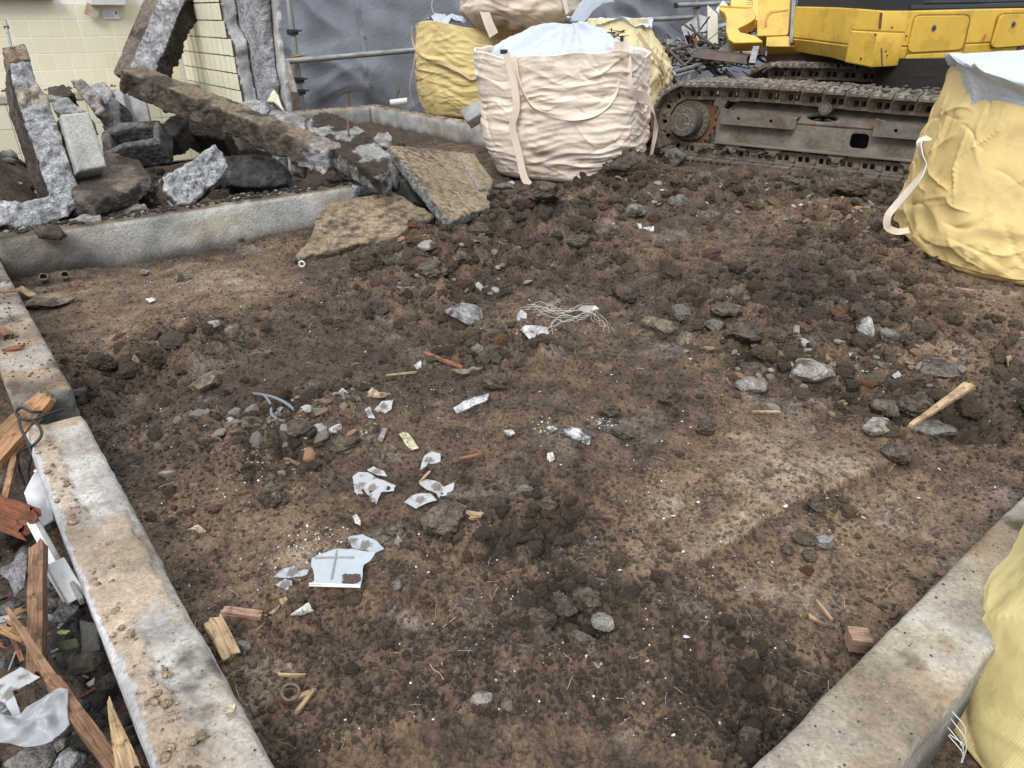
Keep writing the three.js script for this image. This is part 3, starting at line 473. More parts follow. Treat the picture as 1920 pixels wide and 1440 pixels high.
  const edge = [[1.7, -5.02], [1.05, XP(416, 25, xc).z], [0.95, XP(420, 55, xc).z], [0.84, XP(432, 60, xc).z], [0.62, XP(440, 100, xc).z], [0.45, XP(452, 160, xc).z], [0.2, XP(468, 195, xc).z]];
  const eAt = (y) => { for (let i = 0; i < edge.length - 1; i++) if (y <= edge[i][0] && y >= edge[i + 1][0]) return lerp(edge[i + 1][1], edge[i][1], (y - edge[i + 1][0]) / (edge[i][0] - edge[i + 1][0])); return edge[edge.length - 1][1]; };
  const outl = [[-6, 0.02], [-6, 1.66], ...edge.map(([y, z]) => [z, y])].map(([z, y]) => [z, y]);
  const slab = (x0, x1, pts, seed, col, cell = 0.016) => { const g = nets((x, y, z) => Math.max(polySD(pts, z, y) + 0.02 * fbm(z * 14 + seed, y * 14, x * 14, 4) * 2, Math.abs(x - (x0 + x1) / 2) - (x1 - x0) / 2) , [x0 - 0.03, 0, -6.05], [x1 + 0.03, 1.7, Math.max(...pts.map((p) => p[0])) + 0.06], cell); paint(g, col); return boxUV(g); };
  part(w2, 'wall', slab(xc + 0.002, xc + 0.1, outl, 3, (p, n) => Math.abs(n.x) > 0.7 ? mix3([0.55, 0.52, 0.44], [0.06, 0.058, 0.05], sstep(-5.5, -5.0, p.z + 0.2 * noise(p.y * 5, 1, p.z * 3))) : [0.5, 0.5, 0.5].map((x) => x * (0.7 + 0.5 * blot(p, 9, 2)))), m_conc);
  // the render layers and post behind it, stepping out further
  const post = [[-5.6, 0.02], [-5.6, 1.68], [XP(508, -20, xc + 0.1).z + 0.0, 1.68], [XP(487, 20, xc + 0.1).z, 0.95], [XP(492, 80, xc + 0.1).z, 0.75], [XP(500, 130, xc + 0.1).z, 0.55], [XP(505, 190, xc + 0.1).z, 0.25], [XP(505, 200, xc + 0.1).z, 0.02]];
  part(w2, 'mortar_layer', slab(xc + 0.103, xc + 0.17, post, 9, (p) => [0.52, 0.53, 0.55].map((x) => x * (0.6 + 0.65 * blot(p, 7, 5)))), m_rough, 'rough grey mortar behind the broken tiles');
  const shell = post.map(([z, y]) => [z + (y > 0.05 && z > -5.5 ? 0.1 - 0.05 * y : 0), y]);
  part(w2, 'outer_render', slab(xc + 0.173, xc + 0.21, shell, 19, (p, n) => n.x > 0.7 ? [0.62, 0.63, 0.64] : [0.6, 0.6, 0.6].map((x) => x * (0.7 + 0.5 * blot(p, 12, 6)))), m_conc, 'pale outer render of the broken wall end');
  for (let row = 0; row < 11; row++) { const y = 1.36 - (row + 0.5) * T; if (y < 0.2) continue; for (let z = -6 + 0.02 + T / 2; z < -4.6; z += T) { const e = eAt(y); if (z + T / 2 > e - 0.004) { const w = e - (z - T / 2) - 0.01; if (w < 0.03) break; const o = shade(new THREE.Mesh(new RoundedBoxGeometry(0.008, T - 0.006, w, 1, 0.0015), m_tile[Math.floor(r() * 4)])); o.position.set(-0.004, y - 0.1, z - T / 2 + w / 2 + 5.3); o.name = 'tile'; w2.add(o); break; } const o = shade(new THREE.Mesh(tileG, m_tile[Math.floor(r() * 4)])); o.rotation.y = -Math.PI / 2; o.scale.set(0.93, 0.98, 1); o.position.set(-0.004, y - 0.1, z + 5.3); o.name = 'tile'; w2.add(o); } }
}

// ------------------------------------------------------------------ tarpaulin and scaffold
{
  const A = D(470, 210, 7.3), B = D(1480, 120, 10.2), dir = V(B.x - A.x, 0, B.z - A.z), L = dir.length(); dir.normalize(); const nrm = V(-dir.z, 0, dir.x); if (nrm.dot(EYE.clone().sub(A)) < 0) nrm.negate();
  const H = 2.6, NU = 320, NV = 130, pos = [], uv = [], idx = [];
  const off = (s, y) => {
    const sag = 0.05 * fbm(s * 1.1, y * 0.9, 3, 3) * 2, dg = s * 0.8 + y * 1.1, fold = 0.06 * ridge(noise(dg * 1.6 + 0.5 * noise(s * 2, y * 2, 1), s * 0.35, 8)) * sstep(-0.2, 0.5, noise(s * 0.6, y * 0.6, 5) + 0.3), hor = 0.022 * ridge(noise(s * 0.7 + 3, y * 3.0 + 0.8 * noise(s * 1.5, y, 2), 11)) * sstep(0.95, 0.35, y), ver = 0.02 * ridge(noise(s * 1.8, y * 0.6, 21));
    return sag + fold + hor + ver + 0.004 * fbm(s * 7, y * 7, 2, 3);
  };
  for (let j = 0; j <= NV; j++) for (let i = 0; i <= NU; i++) { const s = L * i / NU, y = H * j / NV, o = off(s, y); pos.push(dir.x * s + nrm.x * o, y - 0.02, dir.z * s + nrm.z * o); uv.push(s, y); }
  for (let j = 0; j < NV; j++) for (let i = 0; i < NU; i++) { const a = j * (NU + 1) + i, b = a + NU + 1; idx.push(a, a + 1, b + 1, a, b + 1, b); }
  const g = new THREE.BufferGeometry(); g.setAttribute('position', new THREE.Float32BufferAttribute(pos, 3)); g.setAttribute('uv', new THREE.Float32BufferAttribute(uv, 2)); g.setIndex(idx); g.computeVertexNormals(); g.translate(A.x, 0, A.z);
  const tp = thing('tarpaulin', 'large creased blue grey tarpaulin hung as a screen behind the site', 'tarpaulin', V(A.x, 0, A.z)), m_tarp = M({ color: [0.22, 0.245, 0.295], map: clothC, roughness: 0.5, side: DS, bumpMap: filmB, bumpScale: 0.004 });
  part(tp, 'sheet', g, m_tarp);
  const onT = (s, y, o) => V(A.x + dir.x * s + nrm.x * (off(s, y) + o), y - 0.02, A.z + dir.z * s + nrm.z * (off(s, y) + o));
  for (const s0 of [0.28, 1.22, 2.9, 3.85]) { const pts = []; for (let i = 0; i <= 26; i++) pts.push(onT(s0 + 0.01 * Math.sin(i), 0.02 + 2.5 * i / 26, 0.006)); part(tp, 'seam', ribbon(pts, 0.045, 0.003, () => nrm), m_tarp); for (const y of [0.35, 0.8, 1.2]) { const p = onT(s0 + 0.03, y, 0.014), q = new THREE.TorusGeometry(0.014, 0.004, 6, 18); q.applyQuaternion(new THREE.Quaternion().setFromUnitVectors(V(0, 0, 1), nrm)).translate(p.x, p.y, p.z); part(tp, 'eyelet', q, m_pipe); } }
  const at = (px, py, o) => new Plane3(A.clone().addScaledVector(nrm, o), A.clone().addScaledVector(nrm, o).addScaledVector(dir, 1), A.clone().addScaledVector(nrm, o).setY(A.y + 1)).hit(px, py);
  const vert = at(556, 120, 0.36), v1 = thing('scaffold_pole', 'upright galvanised scaffold pole in front of the tarpaulin', 'scaffold pole', V(vert.x, 0, vert.z));
  part(v1, 'tube', rod(V(vert.x, 0.02, vert.z), V(vert.x, 2.6, vert.z), 0.03, 14), m_pipe);
  const m_clamp = M({ color: [0.42, 0.33, 0.18], map: grimeC, roughness: 0.5, metalness: 0.4 });
  for (const [px, py] of [[561, 106], [562, 150], [563, 172], [556, 60]]) { const p = at(px, py, 0.36); part(v1, 'clamp', mergeGeometries([new RoundedBoxGeometry(0.085, 0.05, 0.085, 2, 0.008).translate(vert.x, p.y, vert.z).toNonIndexed(), rod(V(vert.x - 0.05, p.y, vert.z + 0.03), V(vert.x + 0.07, p.y + 0.015, vert.z + 0.06), 0.008).toNonIndexed()]), py === 106 ? m_clamp : m_dark); }
  const hp = (name, label, a, b, r2 = 0.027) => { const t = thing(name, label, 'scaffold pole', a.clone().lerp(b, 0.5)); part(t, 'tube', rod(a, b, r2, 14), m_pipe); return t; };
  const a1 = at(541, 115, 0.44), b1 = at(800, 92, 0.44); hp('scaffold_rail', 'level scaffold rail running to the yellow bag on the left of the pale bag', a1, b1);
  const a2 = at(1150, 41, 0.3), b2 = at(1300, 32, 0.3); hp('scaffold_rail', 'lower scaffold rail right of the pale bag, running into the scrap', a2, b2);
  const a3 = at(1266, 10, 0.34), b3 = at(1420, 4, 0.34); const h3 = hp('scaffold_rail', 'upper scaffold rail at the top edge, left of the excavator', a3, b3); part(h3, 'end_cap', rod(a3, a3.clone().lerp(b3, 0.015), 0.031, 14), m_dark);
  const v2 = at(1304, 30, 0.26); const t2 = thing('scaffold_pole', 'upright scaffold pole standing behind the scrap heap', 'scaffold pole', V(v2.x, 0, v2.z)); part(t2, 'tube', rod(V(v2.x, 0, v2.z), V(v2.x, 2.4, v2.z), 0.027, 12), m_pipe); part(t2, 'clamp', new RoundedBoxGeometry(0.08, 0.07, 0.08, 2, 0.01).translate(v2.x, at(1304, 10, 0.26).y, v2.z), m_steel);
  const q0 = at(535, 112, 0.5), q1 = at(552, 172, 0.5), q2 = at(560, 212, 0.5);
  const ps = thing('broken_post', 'short leaning broken post with flaking white paint beside the scaffold pole', 'post', q2.clone());
  part(ps, 'post', stickGeo(q0, q1, 0.055, 0.05, 12, { col: [0.62, 0.58, 0.54], torn: 0.02 }), m_wood); part(ps, 'stump', stickGeo(q1, q2.clone().setY(q2.y - 0.1), 0.075, 0.06, 15, { col: [0.16, 0.14, 0.12], torn: 0.03 }), m_wood);
}

// ------------------------------------------------------------------ the rubble heap
const PL = (a, b, c) => new Plane3(a, b, c);
const RUB = 'pieces of broken concrete in the rubble heap';
function slabThing(name, label, o, m = m_rough) { return solo(name, label, 'concrete slab', slabGeo(o), m, o.group ?? RUB); }
// prism between two ends with a cross-section given across (u: right, v: up/towards the eye)
function beamGeo({ a, b, sec, cell = 0.014, side = 0.006, end = 0.02, seed = 1, col, vHint }) {
  const ax = b.clone().sub(a), L = ax.length(); ax.normalize(); let v = (vHint ?? EYE.clone().sub(a)).clone(); v.addScaledVector(ax, -v.dot(ax)).normalize(); const u = v.clone().cross(ax).normalize();
  const m = new THREE.Matrix4().makeBasis(u, v, ax).setPosition(a); let lo = [1e9, 1e9, -end * 2], hi = [-1e9, -1e9, L + end * 2]; const rough = sec.map((s) => s[2] ?? side);
  for (const [x, y] of sec) { lo[0] = Math.min(lo[0], x); lo[1] = Math.min(lo[1], y); hi[0] = Math.max(hi[0], x); hi[1] = Math.max(hi[1], y); }
  const pad = Math.max(...rough) * 1.6 + cell; lo[0] -= pad; lo[1] -= pad; hi[0] += pad; hi[1] += pad;
  const near = (x, y) => { let d = 1e9, k = 0; for (let i = 0; i < sec.length; i++) { const p = sec[i], q = sec[(i + 1) % sec.length], ex = q[0] - p[0], ey = q[1] - p[1], t = clamp(((x - p[0]) * ex + (y - p[1]) * ey) / (ex * ex + ey * ey)), e = Math.hypot(x - p[0] - ex * t, y - p[1] - ey * t); if (e < d) { d = e; k = i; } } return k; };
  const f = (x, y, z) => { const k = rough[near(x, y)], d1 = polySD(sec, x, y) + k * (2 * fbm(x * 11 + seed, y * 11, z * 11, 3) + 1.2 * fbm(x * 36, y * 36 + seed, z * 36, 3)), d2 = Math.abs(z - L / 2) - L / 2 + end * 2.2 * fbm(x * 14, y * 14 + seed, z * 10, 4); return Math.max(d1, d2, (d1 + d2) * 0.7071 + 0.003); };
  const g = nets(f, lo, hi, cell); paint(g, (p, n) => { let e = near(p.x, p.y); if (Math.abs(n.z) > 0.75) e = -1; return col(p, n, e, p.z / L); }); return boxUV(g).applyMatrix4(m);
}
const vary = (c, p, s, seed, k = 0.45) => { const v = 1 - k / 2 + k * blot(p, s, seed); return c.map((x) => x * v); };
const soiled = (c, p, s, seed, from) => mix3(c, [0.066, 0.047, 0.034], 0.92 * sstep(from - 0.08, from + 0.14, blot(p, s, seed)));

// the tall L-shaped footing on the left, its broken section towards the camera
{
  const pl = PL(ZP(70, 420, -3.72), ZP(140, 380, -3.76), ZP(40, 110, -4.02));
  const t = thing('footing_fragment', 'tall L shaped broken footing with a rough pale face at the left edge', 'concrete slab', pl.hit(70, 425).setY(0.16), RUB);
  part(t, 'concrete', slabGeo({ pl, out: [[17, 117], [57, 108], [68, 150], [90, 182], [148, 350], [148, 384], [128, 408], [60, 428], [-30, 420], [-30, 372], [40, 378], [93, 366], [28, 176]], th: 0.30, cell: 0.009, face: 0.014, edge: 0.006, seed: 3, col: (p, n) => { const tan = sstep(0.49, 0.51, p.y) * sstep(0.60, 0.58, p.y); let c = n.z > 0.5 ? mix3([0.50, 0.51, 0.525], [0.48, 0.41, 0.34], tan) : n.z < -0.5 ? C.soil : [0.13, 0.105, 0.08]; c = n.z > 0.5 ? soiled(c, p, 7, 4, 0.86) : soiled(c, p, 5, 4, 0.5); return vary(c, p, 16, 6, 0.7); } }), m_rough);
  const top = PL(pl.hit(18, 117), pl.hit(57, 108), pl.hit(12, 85).add(V(0.0, 0.0, -0.02)));
  part(t, 'cap', slabGeo({ pl: top, out: [[3, 88], [46, 79], [57, 110], [18, 119]], th: 0.16, cell: 0.008, face: 0.004, edge: 0.004, seed: 8, col: (p, n) => soiled(vary([0.37, 0.28, 0.20], p, 14, 3), p, 9, 3, 0.62) }), m_rough, 'dirty tan capping of the footing');
  const ba = pl.hit(21, 90), bb = D(9, 38, ba.clone().sub(EYE).dot(ray(960, 720)) + 0.02);
  part(t, 'anchor_bolt', rod(ba, bb, 0.006, 10), m_pipe); const c = ba.clone().lerp(bb, 0.78), d = bb.clone().sub(ba).normalize(); part(t, 'nut', rod(c.clone().addScaledVector(d, -0.006), c.clone().addScaledVector(d, 0.006), 0.012, 6), m_pipe);
}
// pale cut block beside it
slabThing('concrete_block', 'small smooth pale grey concrete block standing beside the L shaped footing', { pl: PL(ZP(150, 320, -3.78), ZP(200, 312, -3.80), ZP(140, 212, -3.90)), out: [[113, 214], [168, 208], [202, 312], [145, 323]], th: 0.13, cell: 0.008, face: 0.001, edge: 0.002, seed: 5, col: (p, n) => n.y > 0.6 ? vary([0.55, 0.50, 0.43], p, 10, 2) : soiled(vary([0.47, 0.475, 0.455], p, 5, 4, 0.5), p, 8, 2, 0.9) }, m_conc);
// flat soil-covered slab under the block
slabThing('slab_fragment', 'flat soil dusted slab with a crumbling rim under the small pale block', { pl: PL(P(150, 378, 0.275), P(275, 335, 0.31), P(200, 290, 0.37)), out: [[125, 320], [205, 284], [262, 298], [280, 330], [240, 356], [170, 378], [138, 376]], th: 0.075, cell: 0.01, face: 0.006, edge: 0.014, seed: 11, col: (p, n) => n.z > 0.6 ? soiled(vary([0.19, 0.15, 0.11], p, 9, 3), p, 5, 4, 0.5) : soiled(vary([0.24, 0.225, 0.205], p, 18, 5, 0.8), p, 6, 5, 0.5) });
// chunk with soil on top and a bright broken end
{
  const pl = PL(ZP(345, 392, -3.66), ZP(427, 315, -3.86), ZP(345, 315, -3.80));
  slabThing('slab_fragment', 'thick tilted chunk with dark soil on top and a rough light broken end', { pl, out: [[303, 330], [352, 305], [404, 268], [420, 285], [428, 312], [412, 340], [346, 396], [310, 358]], th: 0.27, cell: 0.009, face: 0.018, edge: 0.010, seed: 17, col: (p, n) => n.z > 0.35 ? soiled(vary([0.50, 0.51, 0.52], p, 18, 5, 0.8), V(p.x, p.y, 0), 7, 12, 0.82) : soiled(vary([0.16, 0.125, 0.095], p, 9, 5), p, 5, 3, 0.45) });
}
// the beam leaning up to the right, out of the picture
{
  const a = D(262, 158, 4.5), b = D(352, -60, 4.75);
  solo('broken_beam', 'thick broken beam leaning steeply up out of the frame in front of the tiles', 'concrete beam', beamGeo({ a, b, sec: [[0.16, -0.03, 0.002], [0.075, 0.075, 0.014], [-0.055, 0.055, 0.020], [-0.15, -0.05, 0.016], [-0.02, -0.13, 0.01]], cell: 0.011, end: 0.03, seed: 21, vHint: EYE.clone().sub(a).add(V(0, 0.6, 0)), col: (p, n, e) => e === 0 ? soiled(vary([0.24, 0.19, 0.15], p, 6, 3), p, 5, 6, 0.75) : e === 1 ? vary([0.52, 0.53, 0.55], p, 16, 7, 0.8) : e === 2 || e === 3 ? vary(C.soilD, p, 10, 2, 0.8) : vary([0.36, 0.33, 0.30], p, 15, 3, 0.8) }), m_rough, RUB);
}
// the long thin slab running down to the right
{
  const a = D(224, 146, 3.95), b = D(612, 300, 3.62);
  solo('long_slab', 'long thin brown slab lying slantwise across the top of the rubble heap', 'concrete slab', beamGeo({ a, b, sec: [[0.0, 0.05, 0.004], [0.14, 0.05, 0.008], [0.14, -0.08, 0.014], [0.0, -0.085, 0.015]].map(([x, y, r]) => [x, y, r]), cell: 0.011, end: 0.025, seed: 31, vHint: V(-0.1, 1, 0.08), col: (p, n, e, t) => { const tip = sstep(0.86, 0.95, t + 0.05 * noise(p.x * 20, p.y * 30, p.z * 9)); let c = e === 0 ? soiled(vary([0.25, 0.19, 0.13], p, 7, 3), p, 6, 6, 0.55) : e === 3 ? soiled(vary([0.15, 0.115, 0.085], p, 12, 7, 0.8), p, 8, 2, 0.6) : e === 2 ? vary(C.soilD, p, 9, 2) : vary([0.42, 0.42, 0.42], p, 16, 3, 0.8); return mix3(c, vary([0.48, 0.48, 0.48], p, 18, 3, 0.8), tip * (e === 0 ? 0.3 : 1)); } }), m_rough, RUB);
}
// soil-caked slab next to it
slabThing('slab_fragment', 'short slab caked in dark soil, right of the long thin slab', { pl: PL(D(590, 262, 3.72), D(728, 300, 3.52), D(620, 212, 3.90)), out: [[574, 226], [598, 207], [640, 216], [690, 248], [731, 284], [727, 316], [708, 330], [650, 300], [580, 258]], th: 0.12, cell: 0.009, face: 0.009, edge: 0.010, seed: 41, col: (p, n) => { const k = n.z > 0.4 ? 0.36 : 0.58; return mix3(vary([0.36, 0.35, 0.33], p, 15, 5, 0.8), vary([0.055, 0.038, 0.027], p, 30, 2, 0.6), sstep(k - 0.06, k + 0.08, blot(p, 6.5, 15))); } });
solo('rebar_stub', 'short rusty rod sticking up from the soil caked slab', 'rebar', rod(D(654, 254, 3.68), D(652, 224, 3.70), 0.006), m_rust);
// the two tan slabs
{
  const pl = PL(P(740, 272, 0.33), P(845, 405, 0.135), P(918, 345, 0.12));
  const t = thing('floor_slab', 'upper tan floor slab with a raised rib, leaning on the foundation beside the pale bag', 'concrete slab', pl.hit(850, 400).setY(0), RUB);
  const tan = (p, n) => { if (n.z > 0.6) { let c = vary([0.385, 0.30, 0.195], p, 4, 3, 0.45); return mix3(c, C.soil, 0.75 * sstep(0.5, 0.74, 0.45 * blot(p, 3.5, 4) + 0.55 * blot(p, 26, 7))); } return soiled(vary([0.30, 0.305, 0.31], p, 18, 5, 0.9), p, 6, 3, 0.85); };
  part(t, 'slab', slabGeo({ pl, out: [[728, 272], [765, 274], [812, 279], [858, 284], [880, 300], [925, 372], [918, 388], [850, 412], [836, 404], [800, 360], [760, 312]], th: 0.06, cell: 0.009, face: 0.003, edge: 0.012, seed: 51, col: tan }), m_rough);
  const lift = (x, y, h) => pl.hit(x, y).addScaledVector(pl.n, h);
  const rp = PL(lift(860, 285, 0.022), lift(905, 370, 0.022), lift(925, 340, 0.022));
  part(t, 'rib', slabGeo({ pl: rp, out: [[857, 284], [890, 288], [926, 338], [922, 352], [900, 352]], th: 0.11, cell: 0.009, face: 0.002, edge: 0.004, seed: 52, col: (p, n) => n.z > 0.6 ? vary([0.40, 0.32, 0.21], p, 6, 3, 0.4) : vary([0.42, 0.42, 0.40], p, 14, 5, 0.6) }), m_rough);
  const e = lift(914, 372, 0.01), d = V(0.03, -0.02, 0.06); part(t, 'rib_hole_disc', new THREE.CylinderGeometry(0.02, 0.02, 0.02, 16).rotateX(Math.PI / 2).translate(e.x, e.y, e.z + 0.02), m_dark);  // dark disc paints the shade of the round hole in the rib end
  const p2 = PL(P(560, 480, 0.03), P(815, 402, 0.10), P(735, 362, 0.18));
  slabThing('floor_slab', 'lower tan floor slab with a pointed tip, half sunk in the soil', { pl: p2, out: [[549, 487], [583, 446], [590, 410], [612, 380], [660, 371], [735, 358], [765, 374], [822, 404], [768, 425], [740, 448], [700, 452], [620, 470]], th: 0.05, cell: 0.009, face: 0.004, edge: 0.010, seed: 61, col: (p, n) => n.z > 0.6 ? mix3(vary([0.375, 0.285, 0.185], p, 4, 3, 0.5), C.soil, 0.85 * sstep(0.48, 0.7, 0.5 * blot(p, 4, 14) + 0.5 * blot(p, 24, 3))) : soiled(vary([0.2, 0.17, 0.14], p, 18, 5, 0.9), p, 6, 3, 0.6) });
}
slabThing('slab_fragment', 'small pale grey fragment wedged between the foundation and the lower tan slab', { pl: PL(P(665, 372, 0.16), P(712, 362, 0.15), P(668, 350, 0.23)), out: [[664, 372], [668, 352], [712, 362], [705, 372]], th: 0.03, cell: 0.007, face: 0.006, edge: 0.006, seed: 67, col: (p) => vary([0.48, 0.50, 0.53], p, 20, 5, 0.9) });
// hollow block, channel and smaller fragments behind
{
  const o = D(240, 258, 3.95), pl = PL(D(200, 262, 3.9), D(290, 262, 3.86), D(200, 238, 3.95)), t = thing('hollow_block', 'broken hollow concrete block, soiled and darkened with painted shade, lying behind the small pale block', 'concrete block', o.clone().setY(0.25), RUB);
  const sh = (out, th, seed) => slabGeo({ pl, out, th, cell: 0.009, face: 0.005, edge: 0.004, seed, col: (p, n) => soiled(vary([0.17, 0.165, 0.16], p, 18, seed, 0.8), p, 7, seed, 0.55) });  // soiled concrete, its grey lowered to carry the heap's shade
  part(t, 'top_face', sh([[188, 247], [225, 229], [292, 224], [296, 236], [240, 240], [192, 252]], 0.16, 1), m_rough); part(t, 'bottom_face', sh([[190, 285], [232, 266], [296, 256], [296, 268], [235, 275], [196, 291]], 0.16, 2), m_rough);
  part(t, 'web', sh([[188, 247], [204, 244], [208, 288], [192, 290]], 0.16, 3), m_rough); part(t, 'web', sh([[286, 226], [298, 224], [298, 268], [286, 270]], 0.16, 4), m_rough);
}
{
  const t = thing('channel_section', 'grey concrete channel piece standing upright under the long slab', 'concrete block', D(245, 240, 4.15).setY(0.3), RUB), col = (p, n) => n.x < -0.3 || n.y > 0.6 ? vary([0.55, 0.54, 0.52], p, 8, 3) : vary([0.34, 0.34, 0.335], p, 7, 3, 0.6);  // left and top sides lighter, the inside shade painted on the rest
  part(t, 'flange', slabGeo({ pl: PL(D(225, 240, 4.1), D(238, 236, 4.1), D(215, 178, 4.2)), out: [[209, 176], [224, 160], [229, 172], [240, 234], [224, 240]], th: 0.2, cell: 0.009, face: 0.001, edge: 0.002, seed: 3, col }), m_conc);
  part(t, 'web', slabGeo({ pl: PL(D(240, 235, 4.22), D(280, 228, 4.22), D(235, 170, 4.3)), out: [[228, 168], [268, 172], [282, 230], [238, 236]], th: 0.04, cell: 0.009, face: 0.001, edge: 0.002, seed: 4, col }), m_conc);
}
const FR = [ // broken pieces: photo outline, depth, tilt of the top away, thickness, colour, label
  [[[184, 216], [205, 180], [222, 188], [226, 238], [196, 246]], 4.02, 0.06, 0.14, [0.15, 0.15, 0.155], 0.8, 'dark grey rough chunk left of the channel piece'],
  [[[132, 150], [152, 146], [178, 168], [196, 205], [180, 216], [150, 178]], 3.95, 0.1, 0.1, [0.33, 0.30, 0.27], 0.75, 'brown edged splinter of slab above the small pale block'],
  [[[165, 160], [195, 152], [212, 172], [197, 195], [180, 205], [160, 180]], 4.1, 0.12, 0.1, [0.46, 0.47, 0.48], 0.88, 'bright rough fragment at the foot of the leaning beam'],
  [[[92, 178], [125, 182], [160, 206], [165, 212], [115, 212], [100, 205]], 3.86, 0.1, 0.14, [0.34, 0.335, 0.32], 0.72, 'rough grey lump behind the L shaped footing'],
  [[[88, 162], [120, 158], [140, 176], [118, 184], [92, 176]], 4.0, 0.14, 0.1, [0.10, 0.075, 0.055], 0.3, 'dark soil clod on the heap next to the L shaped footing'],
  [[[440, 196], [470, 184], [496, 190], [508, 205], [496, 214], [446, 208]], 4.45, 0.06, 0.08, [0.48, 0.48, 0.49], 0.93, 'whitish mortar fragment with grey patches at the foot of the broken wall'],
  [[[503, 215], [508, 206], [530, 204], [572, 220], [570, 262], [525, 240]], 4.15, 0.08, 0.1, [0.36, 0.34, 0.32], 0.8, 'hollow sided grey mortar lump left of the soil caked slab'],
  [[[487, 172], [506, 166], [520, 172], [508, 188], [492, 190]], 4.6, 0.05, 0.07, [0.5, 0.5, 0.5], 0.95, 'small pale stone under the broken wall end'],
  [[[412, 292], [470, 288], [528, 298], [538, 345], [470, 352], [420, 346]], 4.0, 0.03, 0.25, [0.10, 0.10, 0.10], 0.7, 'soiled grey block darkened with painted shade below the long slab'],  // soil stain plus the slab's shade, both in the colour
  [[[545, 292], [572, 290], [578, 305], [570, 325], [546, 320]], 3.8, 0.04, 0.06, [0.30, 0.27, 0.24], 0.7, 'small brown block under the end of the long slab'],
  [[[622, 290], [640, 288], [658, 312], [640, 320], [624, 310]], 3.72, 0.05, 0.06, [0.44, 0.43, 0.41], 0.85, 'small pale chunk under the soil caked slab'],
  [[[186, 396], [220, 384], [272, 380], [276, 386], [230, 396], [190, 404]], 3.22, 0.08, 0.06, [0.33, 0.32, 0.30], 0.8, 'thin grey slab edge lying just above the foundation wall'],
  [[[130, 408], [160, 398], [188, 400], [190, 414], [150, 418]], 3.08, 0.06, 0.05, [0.34, 0.335, 0.32], 0.75, 'flat grey fragment at the foot of the L shaped footing'],
  [[[338, 205], [372, 210], [430, 240], [420, 262], [360, 250], [322, 228]], 4.3, 0.1, 0.2, [0.07, 0.055, 0.045], 0.4, 'earthy slab darkened with painted shade under the middle of the long slab'],  // earthy colour deepened to hold the shade under the slab
  [[[296, 232], [330, 212], [352, 226], [330, 252], [300, 262]], 4.1, 0.1, 0.16, [0.07, 0.055, 0.045], 0.4, 'dark crumbly lump behind the tilted chunk'],  // earthy colour deepened with painted shade of the gap
  [[[268, 150], [300, 146], [330, 160], [318, 172], [280, 168]], 4.35, 0.08, 0.06, [0.52, 0.51, 0.50], 0.9, 'pale flat chip lying beyond the top end of the long slab'],
  [[[690, 300], [728, 292], [745, 320], [738, 345], [712, 336]], 3.75, 0.04, 0.1, [0.33, 0.32, 0.30], 0.75, 'grey stone between the soil caked slab and the upper tan slab'],
  [[[700, 262], [706, 248], [724, 245], [736, 256], [732, 274], [712, 276]], 4.15, 0.02, 0.07, [0.40, 0.38, 0.35], 0.85, 'rounded pale stone standing behind the soil caked slab'],
  [[[60, 424], [90, 420], [122, 430], [110, 440], [70, 438]], 2.9, 0.05, 0.04, [0.12, 0.10, 0.08], 0.5, 'crumbled soil covered flake under the L shaped footing'],
];
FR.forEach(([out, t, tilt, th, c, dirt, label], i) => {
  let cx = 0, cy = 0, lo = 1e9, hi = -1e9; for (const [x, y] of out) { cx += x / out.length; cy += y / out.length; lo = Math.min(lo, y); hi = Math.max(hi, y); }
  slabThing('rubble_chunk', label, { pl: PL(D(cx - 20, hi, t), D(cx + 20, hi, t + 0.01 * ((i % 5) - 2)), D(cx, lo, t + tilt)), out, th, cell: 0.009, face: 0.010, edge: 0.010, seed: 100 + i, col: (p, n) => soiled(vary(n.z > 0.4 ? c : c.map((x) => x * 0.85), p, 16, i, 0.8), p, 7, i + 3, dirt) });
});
// chip with one glazed cream side
solo('tile_fragment', 'broken cream tile with its glazed side up at the foot of the broken wall', 'tile', slabGeo({ pl: PL(D(500, 195, 4.42), D(530, 205, 4.4), D(514, 165, 4.46)), out: [[513, 164], [521, 178], [532, 207], [512, 190], [499, 190]], th: 0.03, cell: 0.006, face: 0.0005, edge: 0.004, seed: 3, col: (p, n) => n.z > 0.5 ? [0.78, 0.74, 0.56] : [0.5, 0.49, 0.46] }), m_conc);
// brick-shaped block on the inner foundation
slabThing('concrete_block', 'small grey concrete brick resting tilted on the foundation by the rear yellow bag', { pl: PL(D(872, 226, 5.35), D(910, 205, 5.3), D(862, 205, 5.42)), out: [[861, 207], [897, 186], [911, 206], [874, 228]], th: 0.09, cell: 0.009, face: 0.001, edge: 0.003, seed: 9, col: (p) => vary([0.40, 0.415, 0.415], p, 9, 4, 0.5), group: 'small cut concrete blocks' }, m_conc);
